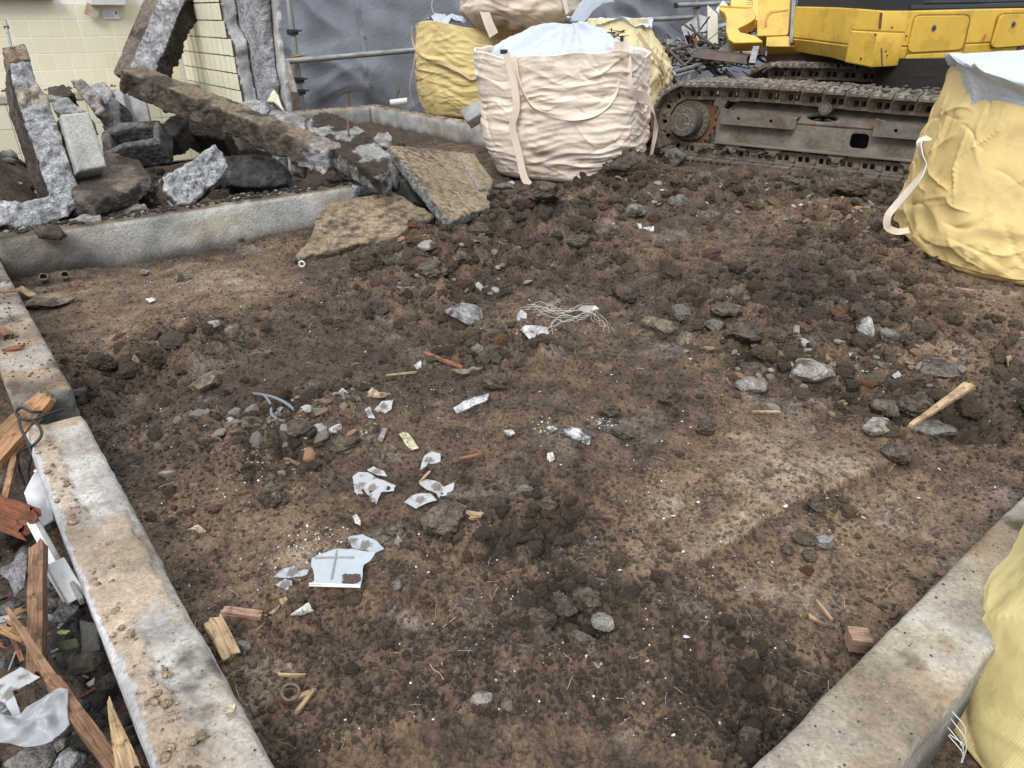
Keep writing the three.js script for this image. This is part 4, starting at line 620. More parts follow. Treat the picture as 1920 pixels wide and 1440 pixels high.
// anchor bolts and a loop of wire on the inner foundation
{
  const b1 = P(655, 198, 0.17), b2 = P(738, 196, 0.17);
  solo('anchor_bolt', 'thin upright anchor bolt left of the inner foundation corner', 'anchor bolt', mergeGeometries([rod(b1, b1.clone().add(V(0.005, 0.17, 0)), 0.008), rod(b1.clone().add(V(0, 0.13, 0)), b1.clone().add(V(0, 0.145, 0)), 0.015, 6)]), m_rust);
  solo('anchor_bolt', 'leaning anchor bolt right of the inner foundation corner', 'anchor bolt', mergeGeometries([rod(b2, b2.clone().add(V(0.07, 0.15, 0.02)), 0.008), rod(b2.clone().add(V(0.05, 0.11, 0.015)), b2.clone().add(V(0.058, 0.125, 0.017)), 0.015, 6)]), m_rust);
  solo('wire_loop', 'thin arched wire behind the inner foundation corner', 'wire', tube([D(622, 196, 7), D(640, 178, 7.05), D(665, 170, 7.1), D(688, 176, 7.05), D(699, 192, 7)], 0.004, 40, 6), m_dark);
  solo('pipe_offcut', 'short white pipe offcut on the ground left of the rear yellow bag', 'pipe', rod(D(732, 193, 6.9), D(764, 189, 6.9), 0.03, 16), m_white);
}
// loose stones filling the heap's gaps
{
  const r = rng(71), g = [];
  for (let i = 0; i < 700; i++) { const px = r() * 760, py = 200 + r() * 215 - px * 0.08, p = P(px, py, 0.12); if (p.z > -3.66 || p.z < -5.6) continue; const s = 0.01 + 0.05 * r() ** 3, q = rockGeo(3000 + i, s, s * 0.7, s * 0.9, s > 0.03 ? 3 : 1, 7), k = r(); q.rotateY(r() * 6); q.translate(p.x, base(p.x, p.z) + s * 0.3, p.z); paint(q, (v) => vary(k < 0.75 ? C.soilD : k < 0.9 ? C.grey : C.pale, v, 40, i)); g.push(boxUV(q)); }
  const o = solo('rubble_stones', 'small loose stones and crumbs between the slabs of the rubble heap', 'stones', mergeGeometries(g), m_rough); o.userData.kind = 'stuff';
}

// ------------------------------------------------------------------ bulk bags
function bagBody(o) { // c: middle of the base; rx, rz half widths; h; rot; sq squareness; prof(t, th) widening; rim(th) height at the rim
  const { c, rx, rz, h, rot = 0, sq = 2.6, prof, rim = () => 0, wr, lean = [0, 0], seed = 1, NU = 300, NV = 230, fold = 0.10 } = o;
  const pt = (th, t) => {
    const cs = Math.cos(th), sn = Math.sin(th), R = (Math.abs(cs) ** sq + Math.abs(sn) ** sq) ** (-1 / sq) * (prof ? prof(t, th) : 1);
    const y = t * (h + rim(th)) , e = t < 0.06 ? Math.sqrt(1 - (1 - t / 0.06) ** 2) * 0.14 + 0.86 : 1, w = wr(th, t, cs, sn) * (t < 0.06 ? 0.4 : 1);
    const x = cs * (rx * R * e + w), z = sn * (rz * R * e + w), a = Math.cos(rot), b = Math.sin(rot);
    return V(c.x + x * a + z * b + lean[0] * t, c.y + y, c.z - x * b + z * a + lean[1] * t);
  };
  const pos = [], uv = [], idx = [], rows = NV + 8, per = 2 * Math.PI * (rx + rz) / 2;
  for (let j = 0; j <= rows; j++) for (let i = 0; i <= NU; i++) {
    const th = i / NU * 2 * Math.PI; let p;
    if (j <= NV) p = pt(th, j / NV); else { const k = (j - NV) / 8, top = pt(th, 1), q = V(c.x + lean[0], top.y, c.z + lean[1]); p = top.clone().lerp(q, 0.03 * Math.min(1, k * 2.5)); p.y = top.y + 0.008 * Math.sin(Math.min(1, k * 2) * Math.PI) - fold * k * k; }
    pos.push(p.x, p.y, p.z); uv.push(i / NU * per, j / NV * h);
  }
  for (let j = 0; j < rows; j++) for (let i = 0; i < NU; i++) { const a = j * (NU + 1) + i, b = a + NU + 1; idx.push(a, b, b + 1, a, b + 1, a + 1); }
  const k = pos.length / 3; pos.push(c.x, c.y + 0.004, c.z); uv.push(0, 0); for (let i = 0; i < NU; i++) idx.push(k, i, i + 1);
  const g = new THREE.BufferGeometry(); g.setAttribute('position', new THREE.Float32BufferAttribute(pos, 3)); g.setAttribute('uv', new THREE.Float32BufferAttribute(uv, 2)); g.setIndex(idx); g.computeVertexNormals();
  return { g, pt };
}
const soften = (n) => Math.sqrt(n * n + 0.003);
// sagging folds round a filled bag: long creases, nearly level
const sagFolds = (seed, amp, fy, fx, slant = 0) => (th, t, cs, sn) => {
  const q = slant * Math.sin(th * 2 + seed), w = 0.35 * noise(cs * 2 + seed, sn * 2, t * 3), wx = 0.6 * noise(cs * 3, t * 4 + seed, sn * 3);
  const a = noise(cs * fx + seed + wx * 0.3, (t + q * 0.1) * fy + w * 2, sn * fx), b = noise(cs * fx * 1.7 + 7 + seed, (t - q * 0.12) * fy * 1.9 + w * 3, sn * fx * 1.7);
  const env = 0.35 + 0.65 * sstep(0.03, 0.2, t) * sstep(1.02, 0.72, t), big = 0.6 * noise(cs * 1.4 + 3, t * 3 + seed, sn * 1.4);
  return amp * env * ((1 - soften(a) * 2.6) * 0.9 + (1 - soften(b) * 2.6) * 0.5 - 0.5) + amp * 1.2 * big + amp * 0.12 * noise(cs * 22, t * 40, sn * 22);
};
function linerDome(c, rx, rz, rot, y0, knot, sq, seed, rim = () => 0, pleat = 0.03) { // from the rim up to a knot
  const pos = [], uv = [], idx = [], NU = 200, NV = 60;
  for (let j = 0; j <= NV; j++) for (let i = 0; i <= NU; i++) {
    const th = i / NU * 2 * Math.PI, t = j / NV, cs = Math.cos(th), sn = Math.sin(th), R = (Math.abs(cs) ** sq + Math.abs(sn) ** sq) ** (-1 / sq), a = Math.cos(rot), b = Math.sin(rot), x = cs * rx * R, z = sn * rz * R;
    const e = V(c.x + x * a + z * b, y0 + rim(th), c.z - x * b + z * a), s = 1 - t, k = s ** 1.25; const p = knot.clone().lerp(e, Math.max(0.035, k)); p.y = lerp(y0 + rim(th), knot.y, 1 - s ** 1.1) + 0.03 * Math.sin(t * Math.PI) - (t < 0.05 ? 0.06 * (1 - t / 0.05) : 0);
    const d = pleat * (ridge(noise(Math.cos(th) * 5 + seed, Math.sin(th) * 5, t * 1.2)) - 0.5 + 0.5 * Math.sin(th * 17 + 3 * noise(cs, sn, seed))) * Math.sin(Math.min(1, t * 1.25) * Math.PI) ** 0.7 + 0.018 * fbm(p.x * 9, p.y * 9 + seed, p.z * 9, 3);
    p.y += d; p.x += cs * d * 0.5; p.z += sn * d * 0.5; pos.push(p.x, p.y, p.z); uv.push(p.x, p.z);
  }
  for (let j = 0; j < NV; j++) for (let i = 0; i < NU; i++) { const a = j * (NU + 1) + i, b = a + NU + 1; idx.push(a, b, b + 1, a, b + 1, a + 1); }
  const g = new THREE.BufferGeometry(); g.setAttribute('position', new THREE.Float32BufferAttribute(pos, 3)); g.setAttribute('uv', new THREE.Float32BufferAttribute(uv, 2)); g.setIndex(idx); g.computeVertexNormals(); return g;
}
// straight sharp creases drawn across the cloth: each a short ridge or groove
function creases(seed, n, R, H, amp, tilt = 1) {
  const r = rng(seed), L = []; for (let i = 0; i < n; i++) { const a = (r() - 0.5) * Math.PI * tilt; L.push([r() * 6.2832, r() * H, Math.cos(a), Math.sin(a), 0.05 + 0.2 * r() * r() + 0.05 * r(), 0.011 + 0.013 * r() * r(), amp * (0.3 + 0.7 * r()) * (r() < 0.6 ? 1 : -1), r() * 9]); }
  return (th, t) => { let d = 0; for (const [c, y, ca, sa, l, w, h, q] of L) { let e = th - c; if (e > Math.PI) e -= 6.2832; else if (e < -Math.PI) e += 6.2832; const sx = e * R, sy = t * H - y, u = (sx * ca + sy * sa) / l; if (u > 1 || u < -1) continue; const v = -sx * sa + sy * ca + 0.02 * Math.sin(u * 2 + q); if (Math.abs(v) > w * 5) continue; d += h * (1 - u * u) * Math.exp(-Math.abs(v) / w) * (v > 0 ? 1 : Math.exp(v / w * 0.8)); } return d; };
}
// dirt on a bag: rubbed soil near its foot and in blots
const bagDirt = (g, c, seed, k = 1) => paint(g, (p) => { const d = clamp(0.75 * k * sstep(0.16, 0.0, p.y - c.y + 0.10 * noise(p.x * 6, p.y * 6, p.z * 6 + seed)) * blot(p, 9, seed) + 0.35 * k * sstep(0.66, 0.9, blot(p, 3.2, seed + 4)) + 0.25 * k * sstep(0.72, 0.9, blot(p, 11, seed + 7))); return mix3([1, 1, 1], [0.34, 0.27, 0.20], d); });
const onBag = (px, py, c, r, lift = 0.012) => { // where a ray meets an upright round bag
  const d = ray(px, py), a = d.x * d.x + d.z * d.z, b = (d.x * (EYE.x - c.x) + d.z * (EYE.z - c.z)), q = (EYE.x - c.x) ** 2 + (EYE.z - c.z) ** 2 - (r + lift) ** 2, disc = b * b - a * q; const t = disc > 0 ? (-b - Math.sqrt(disc)) / a : -b / a; return d.multiplyScalar(t).add(EYE);
};
const outFrom = (c) => (p) => V(p.x - c.x, 0.05, p.z - c.z).normalize();
const m_beige = m_bag([0.84, 0.74, 0.635]), m_ybag = m_bag([0.76, 0.62, 0.285]), m_ybag2 = m_bag([0.80, 0.61, 0.265]), m_strap = M({ color: [0.82, 0.72, 0.61], map: clothC, bumpMap: clothB, bumpScale: 0.001, roughness: 0.8, side: DS }), m_strapY = M({ color: [0.66, 0.50, 0.30], map: clothC, roughness: 0.8, side: DS });
const m_beigeD = m_bag([0.78, 0.67, 0.565]);
{ // the pale bag in the middle
  const c = V(3.55, 0.02, -3.74), t = thing('bulk_bag', 'big wrinkled pale beige bulk bag in the middle, its white liner tied on top', 'bulk bag', c), rot = 0.5;
  const rim = (th) => 0.02 * Math.sin(th * 3 + 1) + 0.03 * noise(Math.cos(th) * 2.5, Math.sin(th) * 2.5, 4);
  const b = bagBody({ c, rx: 0.53, rz: 0.52, h: 0.765, rot, sq: 3.3, seed: 3, rim, lean: [-0.05, -0.04], NU: 350, NV: 250, prof: (q, th) => 0.885 + 0.12 * sstep(0, 0.35, q) + 0.015 * sstep(0.5, 1, q), wr: ((f, q) => (a, b, d, e) => f(a, b, d, e) * (0.55 + 0.9 * clamp(0.5 + noise(d * 2 + 5, b * 3, e * 2))) + q(a, b))(sagFolds(3, 0.0125, 10, 0.9, 0.7), creases(31, 110, 0.55, 0.8, 0.013, 0.75)) });
  part(t, 'bag', bagDirt(b.g, c, 3), m_beige);
  const kn = D(1072, 42, 4.9), lc = c.clone().add(V(-0.05, 0, -0.04));
  part(t, 'liner', linerDome(lc, 0.475, 0.46, rot, 0.785, kn, 2.6, 5, rim, 0.03), m_liner, 'milky white plastic liner gathered to a knot');
  const tie = new THREE.TorusGeometry(0.036, 0.011, 8, 24).rotateX(Math.PI / 2 + 0.2).translate(kn.x, kn.y + 0.002, kn.z); part(t, 'tie', tie, m_dark);
  { // the liner's free end above the tie
    const tip = D(1150, 2, 4.9), pts = [], n = 26; const pos = [], idx = [], uv = [], m = 18;
    for (let j = 0; j <= n; j++) { const q = j / n, p = kn.clone().lerp(tip, q).add(V(0, 0.05 * Math.sin(q * Math.PI), 0)); for (let i = 0; i <= m; i++) { const a = i / m * 2 * Math.PI, w = (0.025 + 0.055 * Math.sin(Math.min(1, q * 1.3) * Math.PI) * (1 - 0.4 * q)) * (1 + 0.45 * noise(Math.cos(a) * 2, Math.sin(a) * 2, q * 3)) * (1 - 0.75 * q * q); const R = V(ray(1100, 20).z, 0, -ray(1100, 20).x).normalize(); const v = p.clone().addScaledVector(V(0, 1, 0), Math.cos(a) * w).add(V(Math.sin(a) * w * 0.5, 0, Math.sin(a) * w * 0.3)); pos.push(v.x, v.y, v.z); uv.push(q * 0.3, i / m * 0.2); } if (j) for (let i = 0; i < m; i++) { const a = (j - 1) * (m + 1) + i, e = a + m + 1; idx.push(a, e + 1, e, a, a + 1, e + 1); } }
    const g = new THREE.BufferGeometry(); g.setAttribute('position', new THREE.Float32BufferAttribute(pos, 3)); g.setAttribute('uv', new THREE.Float32BufferAttribute(uv, 2)); g.setIndex(idx); g.computeVertexNormals(); part(t, 'liner_end', g, m_liner);
  }
  const R = 0.56, S = (pts, lift = 0.014) => pts.map(([x, y, l]) => onBag(x, y, lc, R, l ?? lift)), nr = outFrom(lc);
  part(t, 'strap', ribbon(S([[950, 100], [957, 130], [966, 170], [968, 205], [961, 235], [972, 285], [984, 335], [992, 347]]), 0.05, 0.004, nr), m_strap);
  part(t, 'strap', ribbon(S([[962, 106, 0.02], [972, 150, 0.035], [985, 180, 0.05], [1000, 203, 0.05], [1035, 216, 0.045], [1080, 221, 0.04], [1120, 210, 0.04], [1148, 180, 0.045], [1158, 140, 0.04], [1162, 92, 0.02]]), (q) => 0.034 + 0.012 * Math.cos(q * 9), 0.004, nr, (q) => 0.9 * Math.sin(q * 7)), m_strap, 'slack lifting loop hanging across the front');
  part(t, 'strap', ribbon(S([[1168, 70, 0.0], [1176, 110, 0.02], [1178, 150, 0.03], [1184, 172, 0.035], [1205, 180, 0.045], [1222, 200, 0.06], [1230, 235, 0.06], [1224, 275, 0.05], [1217, 306, 0.03]]), 0.05, 0.004, nr, (q) => 0.5 * Math.sin(q * 6)), m_strap);
  part(t, 'strap', ribbon(S([[1160, 78], [1155, 120], [1150, 165], [1143, 200]]), 0.06, 0.004, nr), m_strap);
  const tg = onBag(945, 97, lc, R, 0.01); part(t, 'stitch_patch', new RoundedBoxGeometry(0.045, 0.025, 0.012, 1, 0.003).rotateY(-0.7).translate(tg.x, tg.y, tg.z), m_black); const tg2 = onBag(1166, 72, lc, R, 0.01); part(t, 'stitch_patch', new RoundedBoxGeometry(0.02, 0.03, 0.012, 1, 0.003).translate(tg2.x, tg2.y, tg2.z), m_black);
  { const g = [], r = rng(8); for (let i = 0; i < 46; i++) { const a = D(1095 + r() * 75, 58 + r() * 22, 4.72), b2 = a.clone().add(V((r() - 0.5) * 0.12, 0.02 * r(), (r() - 0.5) * 0.12)); g.push(stickGeo(a, b2, 0.006 + 0.01 * r(), 0.004, i, { col: r() < 0.5 ? [0.10, 0.05, 0.03] : [0.16, 0.15, 0.14] })); } const o = part(t, 'contents', mergeGeometries(g), m_wood, 'dark wood and debris showing through the open liner'); o.userData.kind = 'stuff'; }
}
{ // rear yellow bag, left of the pale one
  const c = V(4.30, 0.14, -5.88), t = thing('bulk_bag', 'yellow bulk bag at the back with a pale bag stacked on top of it', 'bulk bag', c), lc = c;
  const b = bagBody({ c, rx: 0.48, rz: 0.5, h: 0.74, rot: 0.5, sq: 2.6, seed: 9, rim: (th) => 0.04 * Math.cos(th - 3.6) + 0.02 * Math.sin(th * 4), NU: 220, NV: 170, prof: (q) => 0.9 + 0.12 * sstep(0, 0.3, q) - 0.04 * sstep(0.5, 1, q), wr: ((f, q) => (a, b, d, e) => f(a, b, d, e) + q(a, b))(sagFolds(9, 0.010, 10, 1.0, 1.0), creases(33, 90, 0.5, 0.75, 0.012, 0.7)) });
  part(t, 'bag', bagDirt(b.g, c, 5), m_ybag); const R = 0.52, S = (pts) => pts.map(([x, y, l]) => onBag(x, y, lc, R, l ?? 0.012)), nr = outFrom(lc);
  part(t, 'strap', ribbon(S([[772, 48, 0.02], [774, 75, 0.03], [784, 98, 0.03], [800, 112, 0.02], [830, 118], [865, 135], [885, 148], [900, 140], [908, 125]]), 0.035, 0.004, nr, (q) => Math.sin(q * 5)), m_strapY); part(t, 'strap', ribbon(S([[780, 95], [774, 130], [768, 165], [776, 200]]), 0.055, 0.004, nr), m_strapY);
  part(t, 'liner', sheetLiner(c, 0.43, 0.80, 7), m_liner);
}
function sheetLiner(c, r, y, seed) { // crumpled liner lying open in a bag's mouth
  const out = []; for (let i = 0; i < 26; i++) { const a = i / 26 * 2 * Math.PI; out.push([Math.cos(a) * r * (1 + 0.1 * noise(i, seed, 1)), Math.sin(a) * r * (1 + 0.1 * noise(i, seed, 5))]); }
  return sheetGeo(out, 0.003, 0.05, 5, seed, 26).rotateX(-Math.PI / 2).translate(c.x, y + c.y, c.z);
}
{ // pale bag on top of it
  const c = V(4.42, 0.87, -5.34), t = thing('bulk_bag', 'pale beige bulk bag stacked on the rear yellow bag, cut by the top edge', 'bulk bag', c), lc = c.clone();
  const b = bagBody({ c, rx: 0.50, rz: 0.47, h: 0.75, rot: 0.4, sq: 2.4, seed: 14, NU: 240, NV: 170, prof: (q) => 0.80 + 0.24 * sstep(0, 0.22, q), wr: ((f, q) => (a, b, d, e) => f(a, b, d, e) + q(a, b))(sagFolds(14, 0.010, 8, 1.2, 1), creases(35, 70, 0.5, 0.75, 0.010, 1)) });
  part(t, 'bag', bagDirt(b.g, c, 7, 1.3), m_beigeD); const nr = outFrom(lc), S = (pts, R) => pts.map(([x, y, l]) => onBag(x, y, lc, R, l ?? 0.014));
  part(t, 'strap', ribbon(S([[902, -40], [906, 10], [915, 40], [926, 66]], 0.50), 0.085, 0.004, nr), m_strap); part(t, 'strap', ribbon(S([[826, -40, 0.06], [812, -5, 0.08], [810, 15, 0.06], [818, 32, 0.04]], 0.50), 0.03, 0.004, nr), m_strap); part(t, 'strap', ribbon(S([[1056, -40], [1058, 0], [1064, 25]], 0.50), 0.05, 0.004, nr), m_strap);
}
{ // yellow bag half hidden behind the pale one on its right
  const c = V(4.60, 0.06, -4.45), t = thing('bulk_bag', 'pale yellow bulk bag mostly hidden behind the right side of the big beige bag', 'bulk bag', c), lc = c;
  const b = bagBody({ c, rx: 0.5, rz: 0.5, h: 0.90, rot: 0.2, sq: 2.3, seed: 19, NU: 240, NV: 180, prof: (q) => 0.9 + 0.12 * sstep(0, 0.4, q) - 0.45 * sstep(0.55, 1.05, q), wr: sagFolds(19, 0.02, 8, 2.2, 2) });
  part(t, 'bag', bagDirt(b.g, c, 9), m_bag([0.70, 0.61, 0.36])); part(t, 'strap', ribbon([[1196, 62], [1215, 90], [1235, 115], [1246, 140], [1244, 165]].map(([x, y]) => onBag(x, y, lc, 0.5, 0.02)), 0.03, 0.004, outFrom(lc)), m_strapY); part(t, 'liner', sheetLiner(c, 0.34, 0.86, 17), m_liner);
}
{ // yellow bag at the right edge
  const c = V(3.97, 0.0, -0.985), rot = 0.72, t = thing('bulk_bag', 'large yellow bulk bag at the right edge with an open white liner', 'bulk bag', c), lc = c.clone();
  const rim = (th) => -0.065 * Math.cos(th - 2.29) + 0.015 * Math.sin(th * 3), cq = creases(41, 260, 0.58, 0.8, 0.014, 1.2);
  const wr = (th, q, cs, sn) => { const a = noise(cs * 1.3 + q * 1.2, q * 2.6 - cs * 0.9, sn * 1.3 + 4), b = noise(cs * 2.4 + 7, q * 6 + sn * 1.6, sn * 2.4), d = noise(cs * 3 + q * 4, q * 5, sn * 3 + 9); return 0.016 * (1 - soften(a) * 2.2) + 0.013 * (1 - soften(b) * 2.6) * sstep(0.7, 0.1, q) + 0.028 * noise(cs * 0.8, q * 1.3, sn * 0.8 + 2) + 0.004 * fbm(cs * 4, q * 6, sn * 4, 2) + cq(th, q) - 0.008; };
  const b = bagBody({ c, rx: 0.60, rz: 0.56, h: 0.715, rot, sq: 3.2, seed: 25, rim, NU: 320, NV: 220, lean: [0.06, -0.02], prof: (q) => 1.0 + 0.03 * Math.sin(q * Math.PI) - 0.12 * sstep(0.1, 1, q), wr, fold: 0.16 });
  part(t, 'bag', bagDirt(b.g, c, 11, 0.7), m_ybag2);
  { // the liner stands up out of the mouth
    const pos = [], uv = [], idx = [], NU = 220, NV = 50, cc = c.clone().add(V(0.06, 0, -0.02));
    for (let j = 0; j <= NV; j++) for (let i = 0; i <= NU; i++) {
      const th = i / NU * 2 * Math.PI, q = j / NV, cs = Math.cos(th), sn = Math.sin(th), R = (Math.abs(cs) ** 3 + Math.abs(sn) ** 3) ** (-1 / 3); let s, y;
      if (q < 0.35) { s = 0.87; y = lerp(0.55, 0.705 + rim(th), q / 0.35); } else if (q < 0.6) { const k = (q - 0.35) / 0.25; s = 0.87 + 0.07 * Math.sin(k * 2); y = 0.705 + rim(th) + 0.04 * k; } else { const k = (q - 0.6) / 0.4; s = lerp(0.934, 0.05, k); y = 0.745 + rim(th) * (1 - k) + 0.11 * k; }
      const d = 0.03 * ridge(noise(cs * 2.4 + 4, q * 3.5, sn * 2.4)) + 0.02 * fbm(cs * 3, q * 6, sn * 3, 3), x = cs * R * 0.60 * s * (1 + d), z = sn * R * 0.56 * s * (1 + d), a = Math.cos(rot), bb = Math.sin(rot);
      pos.push(cc.x + x * a + z * bb, y + d * 0.8, cc.z - x * bb + z * a); uv.push(i / NU * 3, q);
    }
    for (let j = 0; j < NV; j++) for (let i = 0; i < NU; i++) { const a = j * (NU + 1) + i, e = a + NU + 1; idx.push(a, e, e + 1, a, e + 1, a + 1); }
    const g = new THREE.BufferGeometry(); g.setAttribute('position', new THREE.Float32BufferAttribute(pos, 3)); g.setAttribute('uv', new THREE.Float32BufferAttribute(uv, 2)); g.setIndex(idx); g.computeVertexNormals(); part(t, 'liner', g, m_liner, 'white plastic liner bulging out of the open bag');
  }
  const tt = 3.45, pts = [[1742, 258, 3.12], [1724, 268, 3.08], [1727, 290, 3.08], [1734, 310, 3.1], [1722, 335, 3.12], [1702, 360, 3.16], [1680, 385, 3.2], [1665, 405, 3.22], [1664, 425, 3.24], [1680, 434, 3.26], [1704, 432, 3.3]].map(([x, y, q]) => D(x, y, q));
  part(t, 'strap', ribbon(pts, (q) => 0.03 + 0.045 * Math.exp(-(((q - 0.38) / 0.16) ** 2)), 0.004, (p) => EYE.clone().sub(p).normalize(), (q) => 0.5 + 0.9 * Math.sin(q * 5)), m_strap, 'pale lifting strap curling off the left side');
}
{ // yellow bag close by at the lower right corner
  const cq2 = creases(57, 90, 0.42, 0.32, 0.008, 1.6);
  const c = V(1.45, -0.06, 0.09), t = thing('bulk_bag', 'smooth yellow bulk bag close up in the lower right corner', 'bulk bag', c);
  const b = bagBody({ c, rx: 0.47, rz: 0.36, h: 0.315, rot: 0.05, sq: 2.5, seed: 35, NU: 260, NV: 100, prof: (q) => 1.02 - 0.20 * q - 0.12 * q * q, wr: (th, q, cs, sn) => 0.012 * (1 - soften(noise(cs * 1.6 + q * 2, q * 2, sn * 1.6 + 5)) * 2.4) + 0.010 * noise(cs * 2, q * 3, sn * 2) + cq2(th, q), fold: 0.3 });
  part(t, 'bag', bagDirt(b.g, c, 15, 0.6), M({ color: [0.80, 0.68, 0.32], vertexColors: true, map: weaveC, bumpMap: clothB, bumpScale: 0.002, roughness: 0.7, side: DS }));
  part(t, 'contents', new THREE.SphereGeometry(1, 40, 16, 0, 6.2832, 0, 1.5708).scale(0.33, 0.06, 0.25).translate(c.x, c.y + 0.25, c.z), m_strapY);
  const g = [], r = rng(12); for (let i = 0; i < 5; i++) { const a = D(1800 + 4 * r(), 1395 + 40 * r(), 1.09), b2 = D(1786 - 12 * r(), 1330 + 90 * r(), 1.07), m = a.clone().lerp(b2, 0.5).add(V(0, 0.012 * r(), 0.01)); g.push(tube([a, m, b2], 0.0009, 14, 5).toNonIndexed()); } part(t, 'loose_threads', mergeGeometries(g), m_white);
}

// ------------------------------------------------------------------ the excavator
{
  const th = -74 * Math.PI / 180, o0 = P(1300, 305, 0), ex = thing('excavator', 'yellow tracked excavator standing behind the bags at the upper right', 'excavator', o0);
  const X = V(Math.cos(th), 0, -Math.sin(th)), Z = V(Math.sin(th), 0, Math.cos(th)), L2W = new THREE.Matrix4().makeBasis(X, V(0, 1, 0), Z).setPosition(o0);
  const W = (g) => g.applyMatrix4(L2W), add = (par, name, g, m, label) => part(par, name, W(g), m, label);
  const r = rng(15);
  // the path the chain runs along, seen from its side
  const yT = 0.535, yB = 0.03, rad = (yT - yB) / 2, yc = (yT + yB) / 2, xl = -0.10, xr = 2.15, straight = xr - xl, len = 2 * straight + 2 * Math.PI * rad, NS = 43, pitch = len / NS;
  const along = (s) => { s = ((s % len) + len) % len; if (s < straight) return [xl + s, yT + 0.012 * Math.sin(s * 3), 0]; s -= straight; if (s < Math.PI * rad) { const a = s / rad; return [xr + rad * Math.sin(a), yc + rad * Math.cos(a), -a]; } s -= Math.PI * rad; if (s < straight) return [xr - s, yB, Math.PI]; s -= straight; const a = s / rad; return [xl - rad * Math.sin(a), yc - rad * Math.cos(a), Math.PI - a]; };
  const SW = 0.50;
  const shoeVar = [0, 1, 2, 3, 4, 5].map((k) => { // triple-grouser shoe with dried mud on it
    const parts = [new THREE.BoxGeometry(pitch * 0.91, 0.014, SW, 12, 1, 22)]; for (const u of [-0.36, 0, 0.36]) { const g = new THREE.BoxGeometry(0.014, 0.020, SW, 2, 3, 22).translate(u * pitch * 0.95, 0.015, 0); parts.push(g); }
    const g = mergeGeometries(parts), p = g.attributes.position;
    for (let i = 0; i < p.count; i++) { const x = p.getX(i), y = p.getY(i), z = p.getZ(i); if (y > 0.005 && y < 0.009) p.setY(i, y + Math.max(0, 0.018 * fbm(x * 18 + k * 5, 2, z * 14, 4) * 2 + 0.015) * sstep(SW / 2, SW / 2 - 0.05, Math.abs(z))); else p.setXYZ(i, x + 0.0016 * noise(x * 50, y * 50 + k, z * 50), y + (y > 0.02 ? 0.004 * noise(x * 30 + k, 1, z * 40) : 0), z); }
    g.computeVertexNormals(); paint(g, (v) => { const mud = sstep(0.4, 0.75, blot(v, 9, k * 3)); return mix3(vary([0.24, 0.215, 0.185], v, 20, k, 0.8), mix3([0.46, 0.42, 0.37], [0.16, 0.105, 0.075], blot(v, 7, k + 8)), mud * 0.8); }); return boxUV(g);
  });
  const linkG = (() => { const s = new THREE.Shape(); const w = pitch * 0.56, h = 0.044; roundRect(w * 2, h * 2, 0.02).forEach(([x, y], i) => (i ? s.lineTo(x, y) : s.moveTo(x, y))); for (const cx of [-0.012, 0.034]) { const hp = new THREE.Path(); roundRect(0.036, 0.044, 0.011, 3).forEach(([x, y], i) => (i ? hp.lineTo(x + cx, y - 0.004) : hp.moveTo(x + cx, y - 0.004))); s.holes.push(hp); } const g = new THREE.ExtrudeGeometry(s, { depth: 0.022, bevelEnabled: true, bevelSize: 0.003, bevelThickness: 0.003, bevelSegments: 1 }); const pin = new THREE.CylinderGeometry(0.017, 0.017, 0.012, 14).rotateX(Math.PI / 2).translate(-pitch * 0.40, 0, 0.028); return mergeGeometries([g.toNonIndexed(), pin.toNonIndexed()]); })();
  const m_link = M({ color: [0.34, 0.31, 0.27], map: grimeC, bumpMap: grimeB, bumpScale: 0.0015, roughness: 0.75, metalness: 0.2 });
  function track(label, z0, near) {
    const T = new THREE.Group(); T.name = 'track'; T.userData.label = label; ex.add(T); T.position.copy(X).multiplyScalar(near ? 0 : 0.22).setY(near ? 0 : 0.07); T.updateMatrixWorld(true);
    const put = (name, geo, m, s, lift, z) => { const [x, y, a] = along(s), o = shade(new THREE.Mesh(geo, m)); const nx = -Math.sin(a), ny = Math.cos(a); const q = V(x + nx * lift, y + ny * lift, z).applyMatrix4(L2W).sub(o0); o.position.copy(q); o.rotation.set(0, th, a, 'YXZ'); o.name = name; T.add(o); };
    for (let i = 0; i < NS; i++) { const s = i * pitch + 0.02; put('track_shoe', shoeVar[Math.floor(r() * 6)], m_mud, s, 0, z0 - SW / 2); if (near || i < 18) { put('track_link', linkG, m_link, s, -0.054, z0 - 0.125); if (near) put('track_link', linkG, m_link, s, -0.054, z0 - 0.235); } }
    return T;
  }
  track('muddy near track with triple ribbed shoes', 0.03, true); track('far track of the excavator', -1.22, false);
  // drive sprocket
  const sx = -0.10, sy = yc + 0.005, cyl = (R, h, x, y, z, n = 40, R2 = R) => new THREE.CylinderGeometry(R, R2, h, n).rotateX(Math.PI / 2).translate(x, y, z);
  { const s = new THREE.Shape(), N = 21; for (let i = 0; i < N * 4; i++) { const a = i / (N * 4) * 2 * Math.PI, R = [0.178, 0.178, 0.203, 0.203][i % 4]; i ? s.lineTo(R * Math.cos(a), R * Math.sin(a)) : s.moveTo(R * Math.cos(a), R * Math.sin(a)); } add(ex, 'sprocket', new THREE.ExtrudeGeometry(s, { depth: 0.03, bevelEnabled: true, bevelSize: 0.003, bevelThickness: 0.003, bevelSegments: 1 }).translate(sx, sy, -0.155), m_rust, 'rust coloured toothed drive sprocket'); }
  add(ex, 'sprocket_ring', cyl(0.145, 0.05, sx, sy, -0.115, 40, 0.150), m_steel);
  { const g = []; for (let i = 0; i < 22; i++) { const a = i / 22 * 2 * Math.PI; g.push(cyl(0.0085, 0.016, sx + 0.128 * Math.cos(a), sy + 0.128 * Math.sin(a), -0.086, 6)); } add(ex, 'bolt_ring', mergeGeometries(g), m_steel); }
